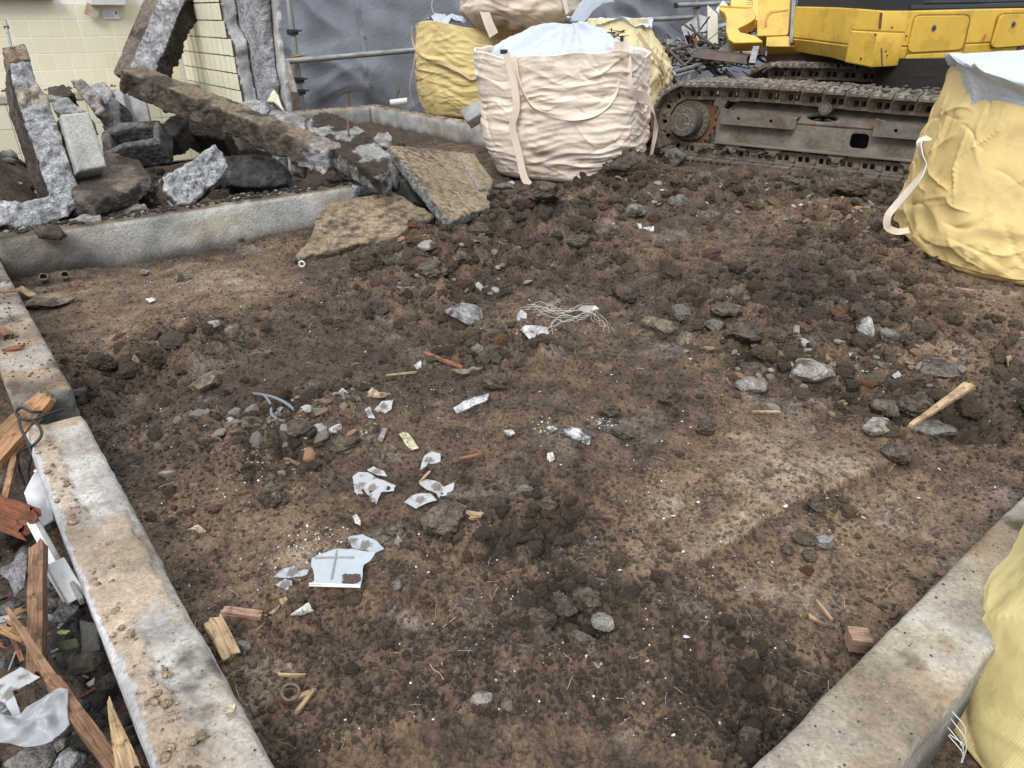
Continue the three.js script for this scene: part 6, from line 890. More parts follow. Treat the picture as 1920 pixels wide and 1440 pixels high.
// x, y, width in photo pixels, height / width, kind, label
const ROCKS = [
  [873, 590, 76, 0.60, 'blue', 'blue grey angular concrete chunk, largest stone left of the torn white rag'],
  [815, 512, 56, 0.80, 'brown', 'rounded brown grey stone on the mound below the upper tan slab'],
  [806, 470, 42, 0.5, 'pale', 'white flecked lump on the crest of the mound'], [788, 490, 36, 0.7, 'clod', 'dark clod left of the rounded brown grey stone'], [868, 500, 34, 0.75, 'brown', 'small brown stone right of the rounded brown grey stone'],
  [1237, 612, 66, 0.62, 'tan', 'flat sided tan stone in the middle right'], [1388, 634, 70, 0.62, 'clod', 'sharp edged dark clod in the right half, lower of a pair'], [1358, 600, 54, 0.5, 'clod', 'dark clod touching the sharp edged one from above'], [1336, 620, 42, 0.5, 'grey', 'grey flake under the pair of dark clods'],
  [1514, 708, 76, 0.85, 'pale', 'large pale pitted concrete chunk left of the white crumbs'], [1405, 722, 56, 0.6, 'pale', 'chalk dusted flat lump left of the large pale chunk'], [1412, 690, 50, 0.5, 'clod', 'low clod above the chalk dusted lump'],
  [1620, 618, 38, 1.3, 'white', 'upright whitish lump right of the trodden middle'], [1668, 634, 46, 0.75, 'grey', 'grey stone right of the upright whitish lump'], [1732, 632, 42, 0.85, 'clod', 'tall dark clod in the row right of the whitish lump'], [1702, 640, 34, 0.8, 'brown', 'small brown cube of earth between two stones'],
  [1660, 768, 56, 0.7, 'brown', 'rounded brown stone on the left side of the hole'], [1715, 768, 62, 0.8, 'brown', 'wedge shaped brown stone standing at the hole under the broken lath'], [1724, 716, 44, 0.9, 'clod', 'upright dark clod above the hole'], [1760, 700, 90, 0.3, 'tan', 'flat tan crust plate right of the upright dark clod'],
  [1645, 803, 80, 0.3, 'pale', 'flat pale slab flake at the lower rim of the hole'], [1740, 808, 90, 0.3, 'grey', 'jagged dark grey slab edge bridging the hole'], [1682, 848, 54, 0.5, 'clod', 'small block of earth below the hole'],
  [838, 968, 90, 0.55, 'brown', 'thick clod with a pale dusty top right of the curled grey film'], [930, 716, 54, 0.75, 'clod', 'roundish brown clod below the rusty strip'], [510, 930, 46, 0.95, 'brown', 'smooth rounded stone in the left half'],
  [478, 800, 46, 0.7, 'tan', 'pale tan fragment beside the cable loop'], [520, 785, 36, 0.6, 'grey', 'grey fragment inside the cable loop'], [276, 668, 58, 0.45, 'tan', 'flat topped tan stone near the left wall'], [388, 716, 74, 0.4, 'tan', 'low flat crust of earth left of centre'],
  [985, 931, 28, 0.75, 'grey', 'small light grey stone in the near middle'], [1028, 952, 34, 1.0, 'clod', 'cracked clod below the small light grey stone'], [1170, 552, 54, 0.85, 'clod', 'lone brown clod in the upper middle'], [1275, 378, 44, 0.7, 'grey', 'sharp grey stone in front of the big beige bag'], [1190, 398, 50, 0.55, 'grey', 'grey stone left of the sharp one'],
  [1540, 362, 46, 1.2, 'clod', 'upright greyish earth block in front of the chain'], [1262, 298, 52, 1.1, 'grey', 'grey pointed block between the big beige bag and the chain'], [438, 626, 38, 1.1, 'tan', 'rounded tan stone left of the middle'], [408, 630, 34, 0.5, 'pale', 'flat pale stone beside the rounded tan one'],
  [600, 806, 26, 0.8, 'white', 'small whitish lump, left one of a pair'], [630, 808, 26, 0.8, 'white', 'small whitish lump, right one of a pair'], [645, 830, 60, 0.55, 'brown', 'low earth block under the pair of whitish lumps'], [700, 806, 26, 0.7, 'tan', 'beige stone above the cream chip'], [560, 818, 50, 0.45, 'clod', 'crumbling clod below the cable loop'],
  [1062, 1150, 46, 0.9, 'clod', 'clod in the middle of the cracked cluster near the front'], [1102, 1130, 54, 0.9, 'brown', 'right hand brown block of the cracked cluster'], [1048, 1130, 36, 1.2, 'clod', 'narrow upright clod of the cracked cluster'], [1016, 1170, 44, 1.0, 'clod', 'left hand dark clod of the cracked cluster'], [1008, 1155, 36, 0.4, 'brown', 'flat flake on the left of the cracked cluster'], [1090, 1210, 50, 0.5, 'clod', 'lowest flat clod of the cracked cluster'], [1130, 1165, 44, 0.4, 'grey', 'grey edged flake right of the cracked cluster'],
  [1528, 945, 34, 0.7, 'clod', 'clod lying in the gap of the trodden crust'], [1545, 1015, 36, 0.45, 'grey', 'flat grey pebble below the gap in the crust'], [1510, 1008, 44, 0.4, 'clod', 'dark flake left of the flat grey pebble'], [1520, 1040, 30, 0.8, 'clod', 'dark lump below the dark flake'], [1476, 1028, 28, 0.8, 'clod', 'small reddish clod below the crust edge'],
  [1404, 1378, 42, 0.7, 'clod', 'grey brown clod near the right wall at the bottom'], [902, 1310, 44, 0.6, 'pale', 'crumbly whitish lump at the bottom centre'], [950, 1322, 26, 1.2, 'tan', 'upright tan stone at the bottom centre'], [745, 1098, 24, 1.0, 'grey', 'small grey stone right of the clear plastic tray'], [448, 1215, 42, 0.6, 'grey', 'grey mortar lump at the foot of the leaning wood'],
  [95, 562, 88, 0.3, 'tan', 'flat tan slab piece lying against the left wall'], [345, 520, 34, 0.5, 'tan', 'low stone near the foot of the back foundation'], [272, 510, 18, 0.8, 'blue', 'small blue grey pebble at the foot of the back foundation'], [1320, 800, 36, 1.0, 'clod', 'upright earth wedge right of the trodden middle'], [1170, 808, 46, 0.55, 'brown', 'grey brown clod in the middle'], [1255, 745, 40, 0.8, 'clod', 'round clod on the hump right of the middle'], [1142, 768, 40, 0.7, 'clod', 'dark clod left of the round one on the hump'],
  [1485, 345, 60, 0.4, 'clod', 'dark earth block under the excavator chain'], [1595, 360, 60, 0.5, 'clod', 'earth lump by the chain, left of the right hand bag'], [1020, 380, 70, 0.5, 'clod', 'dark earth block in front of the big beige bag'], [1165, 320, 60, 0.6, 'clod', 'dark earth piece spilling over the big beige bag'], [945, 352, 36, 0.5, 'grey', 'grey stone beside the rib of the upper tan slab'], [910, 395, 44, 0.3, 'pale', 'flat pale stone at the corner of the upper tan slab'],
  [960, 350, 18, 1, 'white', 'white crumpled scrap at the foot of the big beige bag'], [1085, 465, 44, 0.6, 'clod', 'clod on the back mound'], [900, 440, 40, 0.7, 'clod', 'brown lump above the rounded brown grey stone'], [1130, 440, 36, 0.6, 'brown', 'brown stone on the back slope'], [715, 590, 30, 0.6, 'clod', 'small clod left of the angular chunk'], [940, 630, 30, 1.4, 'tan', 'upright tan stump left of the white rag'],
];
ROCKS.forEach(([px, py, w, asp, kind, label], i) => {
  const s = pxSize(px, py) * w / 2, r = rng(i + 500), far = py < 560, clod = kind === 'clod' || kind === 'brown' || kind === 'dk', g = clod ? clodGeo(700 + i, 11, 0.9).scale(s * 1.12, Math.max(s * asp, s * 0.25), s * (0.8 + 0.35 * r())) : rockGeo(700 + i, s * 1.1, Math.max(s * asp * 0.95, s * 0.22), s * (0.75 + 0.3 * r()), 12, 12, 0.07); g.computeVertexNormals();
  g.rotateY(r() * 6.28); g.rotateX((r() - 0.5) * 0.35); const p = onGround(px, py + w * asp * 0.22); g.translate(p.x, Math.max(p.y, G(p.x, p.z)) + s * asp * (clod ? 0.42 : 0.34), p.z);
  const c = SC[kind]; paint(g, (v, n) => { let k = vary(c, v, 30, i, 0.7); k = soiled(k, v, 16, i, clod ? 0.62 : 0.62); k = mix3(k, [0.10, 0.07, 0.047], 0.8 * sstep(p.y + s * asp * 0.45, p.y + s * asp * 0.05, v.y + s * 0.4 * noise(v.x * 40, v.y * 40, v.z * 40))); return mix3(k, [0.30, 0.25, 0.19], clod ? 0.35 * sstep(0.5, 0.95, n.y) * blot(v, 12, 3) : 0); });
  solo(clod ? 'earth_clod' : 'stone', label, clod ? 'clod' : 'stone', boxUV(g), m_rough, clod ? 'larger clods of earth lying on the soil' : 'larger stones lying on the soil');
});

// ------------------------------------------------------------------ sheets, shards and scraps
function lying(px, py, tilt = 0.15, yaw = 0, lift = 0.006) { const p = onGround(px, py, lift), toEye = EYE.clone().sub(p).setY(0).normalize().applyAxisAngle(V(0, 1, 0), yaw), n = V(0, 1, 0).addScaledVector(toEye, tilt).normalize(), a = V(1, 0, 0).addScaledVector(n, -n.x).normalize(); const s = n.clone().cross(a); return new Plane3(p, p.clone().add(a), p.clone().add(s)); }
function scrap(name, label, cat, out, m, o = {}) {
  let cx = 0, cy = 0; for (const [x, y] of out) { cx += x / out.length; cy += y / out.length; }
  const pl = lying(cx, cy, o.tilt ?? 0.15, o.yaw ?? 0, (o.lift ?? 0.008) > 0.05 ? o.lift : (o.lift ?? 0.008) * 0.8 - 0.001), g = sheetGeo(pl.poly(out), o.th ?? 0.002, o.amp ?? 0.004, o.freq ?? 25, out[0][0], o.rings ?? 10).applyMatrix4(pl.m);
  if (m.vertexColors) paint(g, o.col ?? ((p) => soiled(vary(o.c ?? SC.white, p, 40, 3, 0.5), p, 30, out[0][1], o.from ?? 0.75)));
  return solo(name, label, cat, m.vertexColors ? boxUV(g) : g, m, o.group);
}
// the tray
{
  const pl = lying(634, 1068, 0.06, 0, 0.022), t = thing('plastic_tray', 'clear flat plastic tray with a bent front lip on the soil in the foreground', 'plastic tray', pl.o.clone());
  const out = [[584, 1048], [590, 1043], [608, 1038], [630, 1030], [662, 1030], [690, 1034], [705, 1036], [694, 1052], [682, 1060], [680, 1080], [676, 1098], [582, 1096], [590, 1088], [588, 1070], [583, 1062]];
  part(t, 'tray', sheetGeo(pl.poly(out), 0.002, 0.0015, 18, 4, 12).applyMatrix4(pl.m), MP({ color: [0.60, 0.68, 0.74], roughness: 0.16, transmission: 0.35, thickness: 0, map: clothC, side: DS }));
  const rb = (a, b) => { const p = pl.hit(...a).addScaledVector(pl.n, 0.003), q = pl.hit(...b).addScaledVector(pl.n, 0.003); return rod(p, q, 0.0018, 6); };
  part(t, 'rib', rb([632, 1034], [622, 1088]), m_grey); part(t, 'rib', rb([590, 1047], [664, 1047]), m_grey);
  part(t, 'lip', mergeGeometries([rb([580, 1096], [676, 1100]), rb([580, 1100], [676, 1103])]), m_white);
  const g = [], r = rng(9); for (let i = 0; i < 60; i++) { const p = pl.hit(645 + r() * 28, 1080 + r() * 14).addScaledVector(pl.n, 0.003), q = rockGeo(i, 0.003 + 0.004 * r(), 0.002, 0.003, 1, 4).translate(p.x, p.y, p.z); g.push(boxUV(q)); } part(t, 'soil_crumbs', mergeGeometries(g), M({ color: C.soil, roughness: 1 })).userData.kind = 'stuff';
}
scrap('plastic_sheet', 'translucent plastic piece with ridges behind the clear tray', 'plastic sheet', [[652, 1008], [680, 1004], [706, 1016], [721, 1030], [700, 1040], [690, 1033], [660, 1028]], m_film, { lift: 0.02, amp: 0.004, tilt: 0.2 });
scrap('plastic_shard', 'clear plastic shard pair left of the tray, upper one', 'plastic shard', [[513, 1082], [530, 1066], [552, 1062], [558, 1072], [580, 1068], [576, 1078], [545, 1084]], m_film, { amp: 0.003, group: 'clear plastic shards left of the tray' });
scrap('plastic_shard', 'rounded clear plastic shard left of the tray, lower one', 'plastic shard', [[516, 1096], [534, 1086], [548, 1092], [549, 1104], [536, 1108]], m_film, { amp: 0.003, group: 'clear plastic shards left of the tray' });
scrap('plastic_sheet', 'soiled clear plastic sheet in the middle of the near left', 'plastic sheet', [[661, 896], [672, 886], [690, 886], [712, 900], [742, 910], [738, 920], [716, 924], [706, 946], [690, 946], [668, 938]], m_film2, { lift: 0.012, amp: 0.006, tilt: 0.25 });
scrap('plastic_sheet', 'small clear flap above the soiled plastic sheet', 'plastic sheet', [[688, 882], [700, 874], [720, 884], [726, 896], [704, 892]], m_film2, { lift: 0.012, tilt: 0.4 });
scrap('plastic_film', 'curled grey film with a raised wing beside the thick clod', 'plastic film', [[786, 910], [800, 900], [820, 904], [832, 912], [852, 906], [850, 918], [826, 936], [818, 926], [800, 922]], m_film2, { lift: 0.014, amp: 0.010, freq: 16, tilt: 0.5 });
scrap('plastic_film', 'flat grey film below the curled one', 'plastic film', [[758, 944], [772, 930], [790, 924], [808, 926], [820, 940], [800, 944], [780, 954]], m_film2, { lift: 0.012, amp: 0.004, tilt: 0.3 });
scrap('paper_strip', 'torn greyish white strip in the middle of the soil', 'strip', [[850, 768], [868, 754], [895, 744], [917, 740], [915, 752], [885, 764], [856, 776]], m_rough, { th: 0.006, lift: 0.012, amp: 0.004, c: [0.68, 0.70, 0.72], tilt: 0.3 });
scrap('board_chip', 'cream coloured chip left of the torn white strip', 'chip', [[748, 814], [764, 812], [776, 826], [786, 842], [772, 844], [760, 834]], m_rough, { th: 0.003, c: [0.72, 0.64, 0.44], from: 0.85, tilt: 0.2 });
scrap('rag', 'torn whitish rag with a hanging tail in the middle', 'rag', [[975, 622], [985, 612], [1008, 612], [1024, 616], [1034, 636], [1016, 642], [1006, 640], [1014, 660], [1004, 668], [999, 650], [993, 636]], m_rough, { th: 0.003, lift: 0.016, amp: 0.008, freq: 14, c: [0.70, 0.69, 0.68], from: 0.85, tilt: 0.4 });
scrap('fabric_scrap', 'small crumpled white scrap above the torn rag', 'scrap', [[968, 596], [976, 582], [988, 586], [988, 600], [974, 606]], m_rough, { th: 0.004, lift: 0.014, amp: 0.014, c: [0.62, 0.63, 0.64], tilt: 0.5 });
scrap('mortar_flake', 'bright white mortar flake right of centre', 'mortar flake', [[1053, 806], [1066, 801], [1086, 808], [1108, 822], [1106, 834], [1084, 828], [1064, 818]], m_rough, { th: 0.008, amp: 0.006, c: [0.74, 0.75, 0.75], from: 0.7 });
scrap('mortar_flake', 'small white mortar flake left of the bright one', 'mortar flake', [[1024, 804], [1036, 801], [1046, 807], [1034, 812]], m_rough, { th: 0.006, c: [0.72, 0.73, 0.73], from: 0.75 });
scrap('mortar_flake', 'white chip in the middle of the soil, left of the mortar flakes', 'mortar flake', [[944, 808], [958, 806], [966, 814], [954, 820]], m_rough, { th: 0.005, c: [0.72, 0.71, 0.68], from: 0.8 });
scrap('board_chip', 'cream chip standing up below the mortar flakes', 'chip', [[1026, 850], [1036, 848], [1041, 862], [1032, 868], [1026, 862]], m_rough, { th: 0.003, c: [0.76, 0.72, 0.60], from: 0.9, tilt: 0.7 });
scrap('plastic_film', 'small white plastic wing in the left middle', 'plastic film', [[633, 738], [642, 728], [656, 738], [650, 748], [640, 746]], m_film, { lift: 0.012, amp: 0.006, tilt: 0.6 });
scrap('wood_shred', 'torn tan paper like shred right of the small white wing', 'wood shred', [[683, 742], [698, 728], [712, 738], [734, 740], [718, 748], [700, 746]], m_rough, { th: 0.003, amp: 0.006, c: [0.50, 0.38, 0.24], from: 0.85, tilt: 0.3 });
scrap('plastic_film', 'crumpled grey film under the tan shred', 'plastic film', [[700, 772], [716, 756], [738, 750], [734, 768], [718, 778]], m_film2, { lift: 0.014, amp: 0.010, tilt: 0.5 });
scrap('plastic_film', 'dark grey curled film left of the crumpled one', 'plastic film', [[684, 770], [694, 766], [704, 788], [690, 784]], m_film2, { lift: 0.012, amp: 0.008, tilt: 0.4 });
scrap('tile_chip', 'narrow grey chip pointing down left of the cream chip', 'chip', [[718, 802], [727, 806], [716, 830], [708, 826]], m_rough, { th: 0.005, c: [0.42, 0.40, 0.38], from: 0.9 });
scrap('glass_shard', 'pale greenish glass shard by the beige stone', 'glass shard', [[662, 812], [678, 808], [682, 816], [668, 820]], m_film, { tilt: 0.3 });
scrap('plastic_chip', 'white upright plastic chip left of the red stick', 'plastic chip', [[776, 686], [790, 676], [790, 690], [784, 696]], m_rough, { th: 0.002, c: [0.66, 0.68, 0.70], from: 0.95, tilt: 0.8 });
scrap('plastic_film', 'grey blue film scrap with white threads above the curled film', 'plastic film', [[796, 856], [808, 846], [826, 852], [826, 866], [806, 872], [788, 884], [790, 872]], m_film2, { lift: 0.010, amp: 0.006, tilt: 0.3 });
scrap('plastic_chip', 'oval white chip above the clear tray', 'plastic chip', [[661, 968], [668, 964], [676, 976], [676, 986], [666, 982]], m_rough, { th: 0.003, c: [0.74, 0.74, 0.74], from: 0.95 });
scrap('glass_shard', 'upright clear shard right of the tray', 'glass shard', [[738, 1018], [746, 1002], [754, 1014], [748, 1030]], m_film, { tilt: 0.9, lift: 0.012 });
scrap('wood_chip', 'pale torn wood chip right of the upright clear shard', 'wood chip', [[826, 1004], [842, 1002], [846, 1012], [838, 1028], [830, 1022]], m_rough, { th: 0.006, c: [0.58, 0.46, 0.30], from: 0.85, tilt: 0.5 });
scrap('tile_chip', 'triangular white tile chip below the tray', 'chip', [[544, 1156], [580, 1130], [588, 1146], [570, 1154]], m_rough, { th: 0.004, c: [0.70, 0.69, 0.64], from: 0.8, tilt: 0.3 });
scrap('glass_shard', 'blue grey shard lying in the soil at the lower middle', 'glass shard', [[1094, 1252], [1104, 1240], [1120, 1244], [1133, 1241], [1124, 1253], [1106, 1256]], m_film2, { th: 0.003, tilt: 0.25 });
scrap('plastic_chip', 'white bent plastic chip in the lower left middle', 'plastic chip', [[806, 1238], [812, 1244], [830, 1244], [830, 1254], [812, 1256]], m_film, { tilt: 0.4, amp: 0.005 });
scrap('plastic_shard', 'white flaky shard at the upper left of the crumb patch', 'plastic shard', [[1576, 660], [1600, 664], [1612, 672], [1596, 676]], m_rough, { th: 0.003, c: [0.66, 0.68, 0.70], from: 0.8, group: 'white flaky crumbs by the hole' });
scrap('plastic_shard', 'largest white flaky shard in the middle of the crumb patch', 'plastic shard', [[1604, 678], [1620, 670], [1642, 680], [1646, 692], [1624, 698], [1610, 690]], m_rough, { th: 0.003, c: [0.62, 0.64, 0.66], from: 0.75, amp: 0.008, group: 'white flaky crumbs by the hole' });
scrap('plastic_shard', 'white flaky shard at the lower left of the crumb patch', 'plastic shard', [[1574, 690], [1590, 686], [1608, 704], [1594, 712]], m_rough, { th: 0.003, c: [0.64, 0.66, 0.68], from: 0.8, amp: 0.008, group: 'white flaky crumbs by the hole' });
scrap('plastic_shard', 'white flaky shard at the right of the crumb patch', 'plastic shard', [[1672, 706], [1684, 696], [1690, 706], [1680, 714]], m_rough, { th: 0.003, c: [0.64, 0.66, 0.68], from: 0.85, amp: 0.006, group: 'white flaky crumbs by the hole' });
scrap('stone_flake', 'oval grey flake on the trodden soil at the right', 'stone', [[1870, 738], [1886, 736], [1893, 748], [1880, 752]], m_rough, { th: 0.008, c: [0.44, 0.45, 0.46], from: 0.9 });
scrap('slate_flake', 'layered grey flake below the crust edge', 'stone', [[1528, 1012], [1546, 1005], [1564, 1010], [1556, 1022], [1536, 1022]], m_rough, { th: 0.010, c: [0.34, 0.34, 0.34], from: 0.8 });
scrap('plastic_chip', 'grey white chip at the edge of the earth by the excavator', 'plastic chip', [[1206, 428], [1226, 424], [1226, 434], [1210, 436]], m_rough, { th: 0.003, c: [0.72, 0.73, 0.74], from: 0.95, tilt: 0.5 });
scrap('plastic_chip', 'folded white scrap left of the grey white chip', 'plastic chip', [[1194, 418], [1202, 420], [1206, 434], [1200, 434]], m_rough, { th: 0.003, c: [0.66, 0.67, 0.68], from: 0.95, tilt: 0.6 });
scrap('metal_flake', 'bent rusty metal strip above the roundish brown clod', 'metal strip', [[840, 696], [862, 694], [885, 688], [904, 690], [890, 700], [866, 704]], m_rough, { th: 0.004, lift: 0.02, amp: 0.012, c: [0.30, 0.25, 0.19], from: 0.9, tilt: 0.5 });
scrap('wood_chip', 'tan paper scrap at the left near the wall', 'wood chip', [[352, 996], [372, 986], [388, 998], [374, 1002], [366, 996]], m_rough, { th: 0.003, c: [0.50, 0.39, 0.27], from: 0.9, tilt: 0.5, amp: 0.008 });
scrap('paper_scrap', 'white torn scrap on the trodden soil at the upper left', 'paper scrap', [[272, 562], [286, 557], [293, 564], [280, 568]], m_rough, { th: 0.004, c: [0.74, 0.72, 0.68], from: 0.95 });
scrap('tile_chip', 'cream chip on the near left wall', 'chip', [[418, 1334], [430, 1326], [444, 1326], [440, 1340], [424, 1342]], m_rough, { th: 0.010, c: [0.66, 0.58, 0.42], from: 0.95, lift: 0.085 });

// ------------------------------------------------------------------ wood, cable, rings
const gp = (x, y, l = 0.008) => onGround(x, y, l);
const WOOD = { red: [0.30, 0.13, 0.07], pale: [0.52, 0.38, 0.23], tan: [0.40, 0.27, 0.16], dark: [0.13, 0.09, 0.065], pink: [0.45, 0.29, 0.21], grey: [0.24, 0.21, 0.18] };
function stick(label, x0, y0, x1, y1, w, h, col, o = {}) { return solo(o.name ?? 'wood_stick', label, o.cat ?? 'wood', stickGeo(gp(x0, y0, o.l0 ?? 0.008), gp(x1, y1, o.l1 ?? 0.008), w, h, x0 + y0, { col: WOOD[col], dirt: 0.5, torn: 0.01, ...o }), m_wood, o.group); }
stick('short thick lath left of the triangular tile chip', 418, 1146, 490, 1155, 0.016, 0.012, 'pink', { name: 'wood_lath' });
stick('broken lath rising over the hole on the right', 1708, 798, 1818, 722, 0.028, 0.012, 'pale', { name: 'wood_lath', t0: 0.4, l0: 0.03, l1: 0.07 }); stick('cross splinter on the broken lath over the hole', 1788, 742, 1812, 752, 0.008, 0.006, 'dark', { l0: 0.06, l1: 0.05 });
stick('split twin splinter left of the hole', 1550, 768, 1612, 748, 0.018, 0.008, 'pale', { t1: 0.3 }); stick('thin upper splinter of the twin left of the hole', 1556, 762, 1600, 744, 0.008, 0.006, 'tan', { l1: 0.02 });
stick('thin red stick left of the rusty strip', 795, 661, 866, 689, 0.013, 0.008, 'red', { l0: 0.02 }); stick('short square wood block near the right wall', 1590, 1198, 1630, 1202, 0.034, 0.028, 'pink', { name: 'wood_block', l0: 0.02, l1: 0.02, torn: 0.002 });
stick('nail like stick right of the brown ring', 556, 1336, 590, 1292, 0.006, 0.006, 'pale', { l0: 0.006 }); stick('second short stick across the brown ring', 548, 1312, 582, 1298, 0.007, 0.006, 'tan');
stick('pale wood offcut leaning on the near left wall', 398, 1162, 434, 1232, 0.030, 0.012, 'pale', { name: 'wood_offcut', l0: 0.05, l1: 0.02 }); stick('thin board lying before the right hand yellow bag', 1735, 535, 1840, 548, 0.03, 0.01, 'pink', { name: 'wood_lath' });
stick('dark upright splinter in the right middle', 1494, 612, 1492, 632, 0.02, 0.008, 'grey', { l0: 0.02 }); stick('reddish stick left of the curled film, in the middle', 862, 860, 906, 851, 0.006, 0.005, 'red'); stick('pale splinter beside the curled grey film', 786, 906, 806, 884, 0.006, 0.004, 'pale');
stick('bone like pale stick right of the thick clod', 878, 962, 902, 966, 0.010, 0.008, 'pale', { l0: 0.015 }); stick('second pale stick crossing the bone like one', 882, 974, 904, 962, 0.008, 0.007, 'pale'); stick('thin straw like stick in the left middle', 636, 780, 652, 756, 0.007, 0.005, 'pale', { l1: 0.02 }); stick('curved thin twig on the lower right soil', 1530, 1126, 1560, 1162, 0.006, 0.005, 'tan'); stick('white stripped twig left of the curved one', 1516, 1154, 1546, 1172, 0.007, 0.005, 'pale');
stick('brown twig near the right wall', 1672, 1160, 1692, 1136, 0.007, 0.006, 'dark'); stick('white lath end standing at the right edge', 1890, 668, 1896, 696, 0.014, 0.006, 'pale', { l0: 0.03 }); stick('flat brown splinter on the right hand soil', 1800, 706, 1836, 716, 0.014, 0.006, 'dark'); stick('tan splinter above the round stone', 1410, 772, 1462, 772, 0.008, 0.005, 'pale'); stick('straw like splinter in the left middle, below the angular chunk', 724, 704, 780, 698, 0.006, 0.005, 'pale');
stick('slim tan stick in the foreground left of centre', 522, 1265, 572, 1266, 0.005, 0.004, 'pale'); stick('small wood piece by the tray', 508, 1152, 524, 1140, 0.008, 0.006, 'tan'); stick('wood crumb below the small wood piece', 530, 1124, 536, 1134, 0.014, 0.008, 'tan'); stick('lath along the wall by the flat slab piece', 36, 540, 62, 556, 0.03, 0.008, 'pale', { l0: 0.03, name: 'wood_lath' });
stick('dry splinter lying on the left wall top', 0, 548, 36, 545, 0.012, 0.006, 'red', { l0: 0.14, l1: 0.14 }); stick('orange wood lump on the left wall top', -4, 620, 18, 630, 0.03, 0.016, 'red', { l0: 0.14, l1: 0.14, torn: 0.03, name: 'wood_lump' }); stick('curl of bark on the left wall top', 12, 655, 42, 650, 0.02, 0.006, 'red', { l0: 0.14, l1: 0.14, torn: 0.03 });
{ const p = gp(546, 1304, 0.008); solo('ring', 'brown metal ring lying in the soil at the lower left', 'ring', new THREE.CylinderGeometry(0.0135, 0.0135, 0.014, 40, 1, true) && mergeGeometries([new THREE.TorusGeometry(0.0135, 0.0028, 10, 40).toNonIndexed(), new THREE.CylinderGeometry(0.0145, 0.0145, 0.012, 40, 1, true).rotateX(Math.PI / 2).translate(0, 0, -0.006).toNonIndexed()]).rotateX(-Math.PI / 2 + 0.3).rotateY(0.3).translate(p.x, p.y + 0.008, p.z), M({ color: [0.20, 0.15, 0.11], map: grimeC, roughness: 0.5, metalness: 0.3, side: DS })); }
{ const p = gp(566, 495, 0.015); solo('pipe_end', 'small white pipe end below the tip of the lower tan slab', 'pipe', new THREE.TorusGeometry(0.012, 0.004, 8, 24).rotateY(-0.6).translate(p.x, p.y, p.z), m_white); for (const [x, y, l] of [[84, 530, 'dark pipe stub in the corner below the back foundation'], [124, 526, 'second pipe stub in the corner, right of the dark one']]) { const q = gp(x, y, 0.0); solo('pipe_end', l, 'pipe', mergeGeometries([new THREE.CylinderGeometry(0.016, 0.016, 0.05, 20, 1, true).toNonIndexed(), new THREE.TorusGeometry(0.0145, 0.0025, 6, 20).rotateX(Math.PI / 2).translate(0, 0.025, 0).toNonIndexed()]).rotateX(0.9).translate(q.x, q.y + 0.015, q.z), m_steel); } }
solo('cable', 'grey bent cable looping out of the soil at the left', 'cable', mergeGeometries([tube([gp(476, 738, 0.02), gp(496, 742, 0.035), gp(508, 760, 0.035), gp(510, 778, 0.03), gp(524, 788, 0.02), gp(546, 789, 0.004)], 0.0042, 40, 7), tube([gp(478, 739, 0.02), gp(510, 744, 0.045), gp(536, 756, 0.04), gp(552, 770, 0.02), gp(556, 788, 0.004)], 0.0042, 40, 7), tube([gp(556, 790), gp(564, 776, 0.01), gp(576, 764, 0.015)], 0.0030, 20, 7)]), M({ color: [0.17, 0.19, 0.21], roughness: 0.5 }));
{ // frayed strings
  const r = rng(3), g = []; const path = (pts) => { for (let i = 0; i < 6; i++) g.push(tube(pts.map(([x, y]) => gp(x + (r() - 0.5) * 24, y + (r() - 0.5) * 18, 0.008 + 0.022 * r())), 0.0004 + 0.0004 * r(), 36, 4)); };
  path([[1032, 618], [1044, 604], [1060, 598], [1086, 594], [1108, 588]]); path([[1000, 588], [1020, 576], [1040, 568], [1034, 580], [1060, 586], [1084, 578], [1110, 576]]); path([[1110, 578], [1122, 592], [1132, 606], [1142, 618]]); path([[985, 574], [1010, 572], [1040, 584], [1070, 590]]);
  solo('string_tangle', 'tangle of frayed white strings right of the torn rag', 'string', mergeGeometries(g), M({ color: [0.62, 0.58, 0.52], roughness: 0.9 }));
  scrap('string_knot', 'flattened white end of the frayed strings', 'string', [[1084, 578], [1098, 573], [1116, 574], [1124, 580], [1106, 586], [1090, 586]], m_rough, { th: 0.003, lift: 0.016, amp: 0.006, c: [0.66, 0.62, 0.56], from: 0.95, tilt: 0.5 });
}

// ------------------------------------------------------------------ the pit at the left, full of wood and broken things
const PT = (x, y, h) => P(x, y, h);
const plank = (label, a, b, w, h, col, o = {}) => solo(o.name ?? 'wood_plank', label, 'wood', stickGeo(a, b, w, h, Math.round(a.x * 1e4 + 77), { col: WOOD[col] ?? col, dirt: 0.35, torn: 0.02, ...o }), m_wood);
plank('upright reddish timber in the pit at the lower left', PT(72, 1024, 0.03), PT(68, 1270, -0.10), 0.026, 0.03, [0.30, 0.175, 0.105]);
plank('long diagonal brown timber in the pit at the lower left', PT(12, 1138, -0.01), PT(106, 1290, -0.045), 0.020, 0.02, [0.32, 0.185, 0.11], { t0: 0.3 }); plank('lower half of the diagonal brown timber, kinked', PT(100, 1280, -0.04), PT(232, 1462, -0.07), 0.024, 0.022, [0.27, 0.15, 0.088]);
plank('pale pointed split of wood standing in the pit', PT(204, 1312, -0.03), PT(242, 1450, -0.06), 0.032, 0.012, [0.55, 0.40, 0.23], { t0: 0.15, t1: 1.1 });
plank('broad orange board sticking up at the left edge', PT(90, 742, 0.13), PT(-24, 860, 0.04), 0.055, 0.022, [0.44, 0.25, 0.125], { t0: 0.75, t1: 1.5, up: V(0.1, 1, 0.3) }); plank('split orange end of the broad board', PT(66, 800, 0.07), PT(20, 838, 0.05), 0.03, 0.02, [0.46, 0.24, 0.10], { torn: 0.03 });
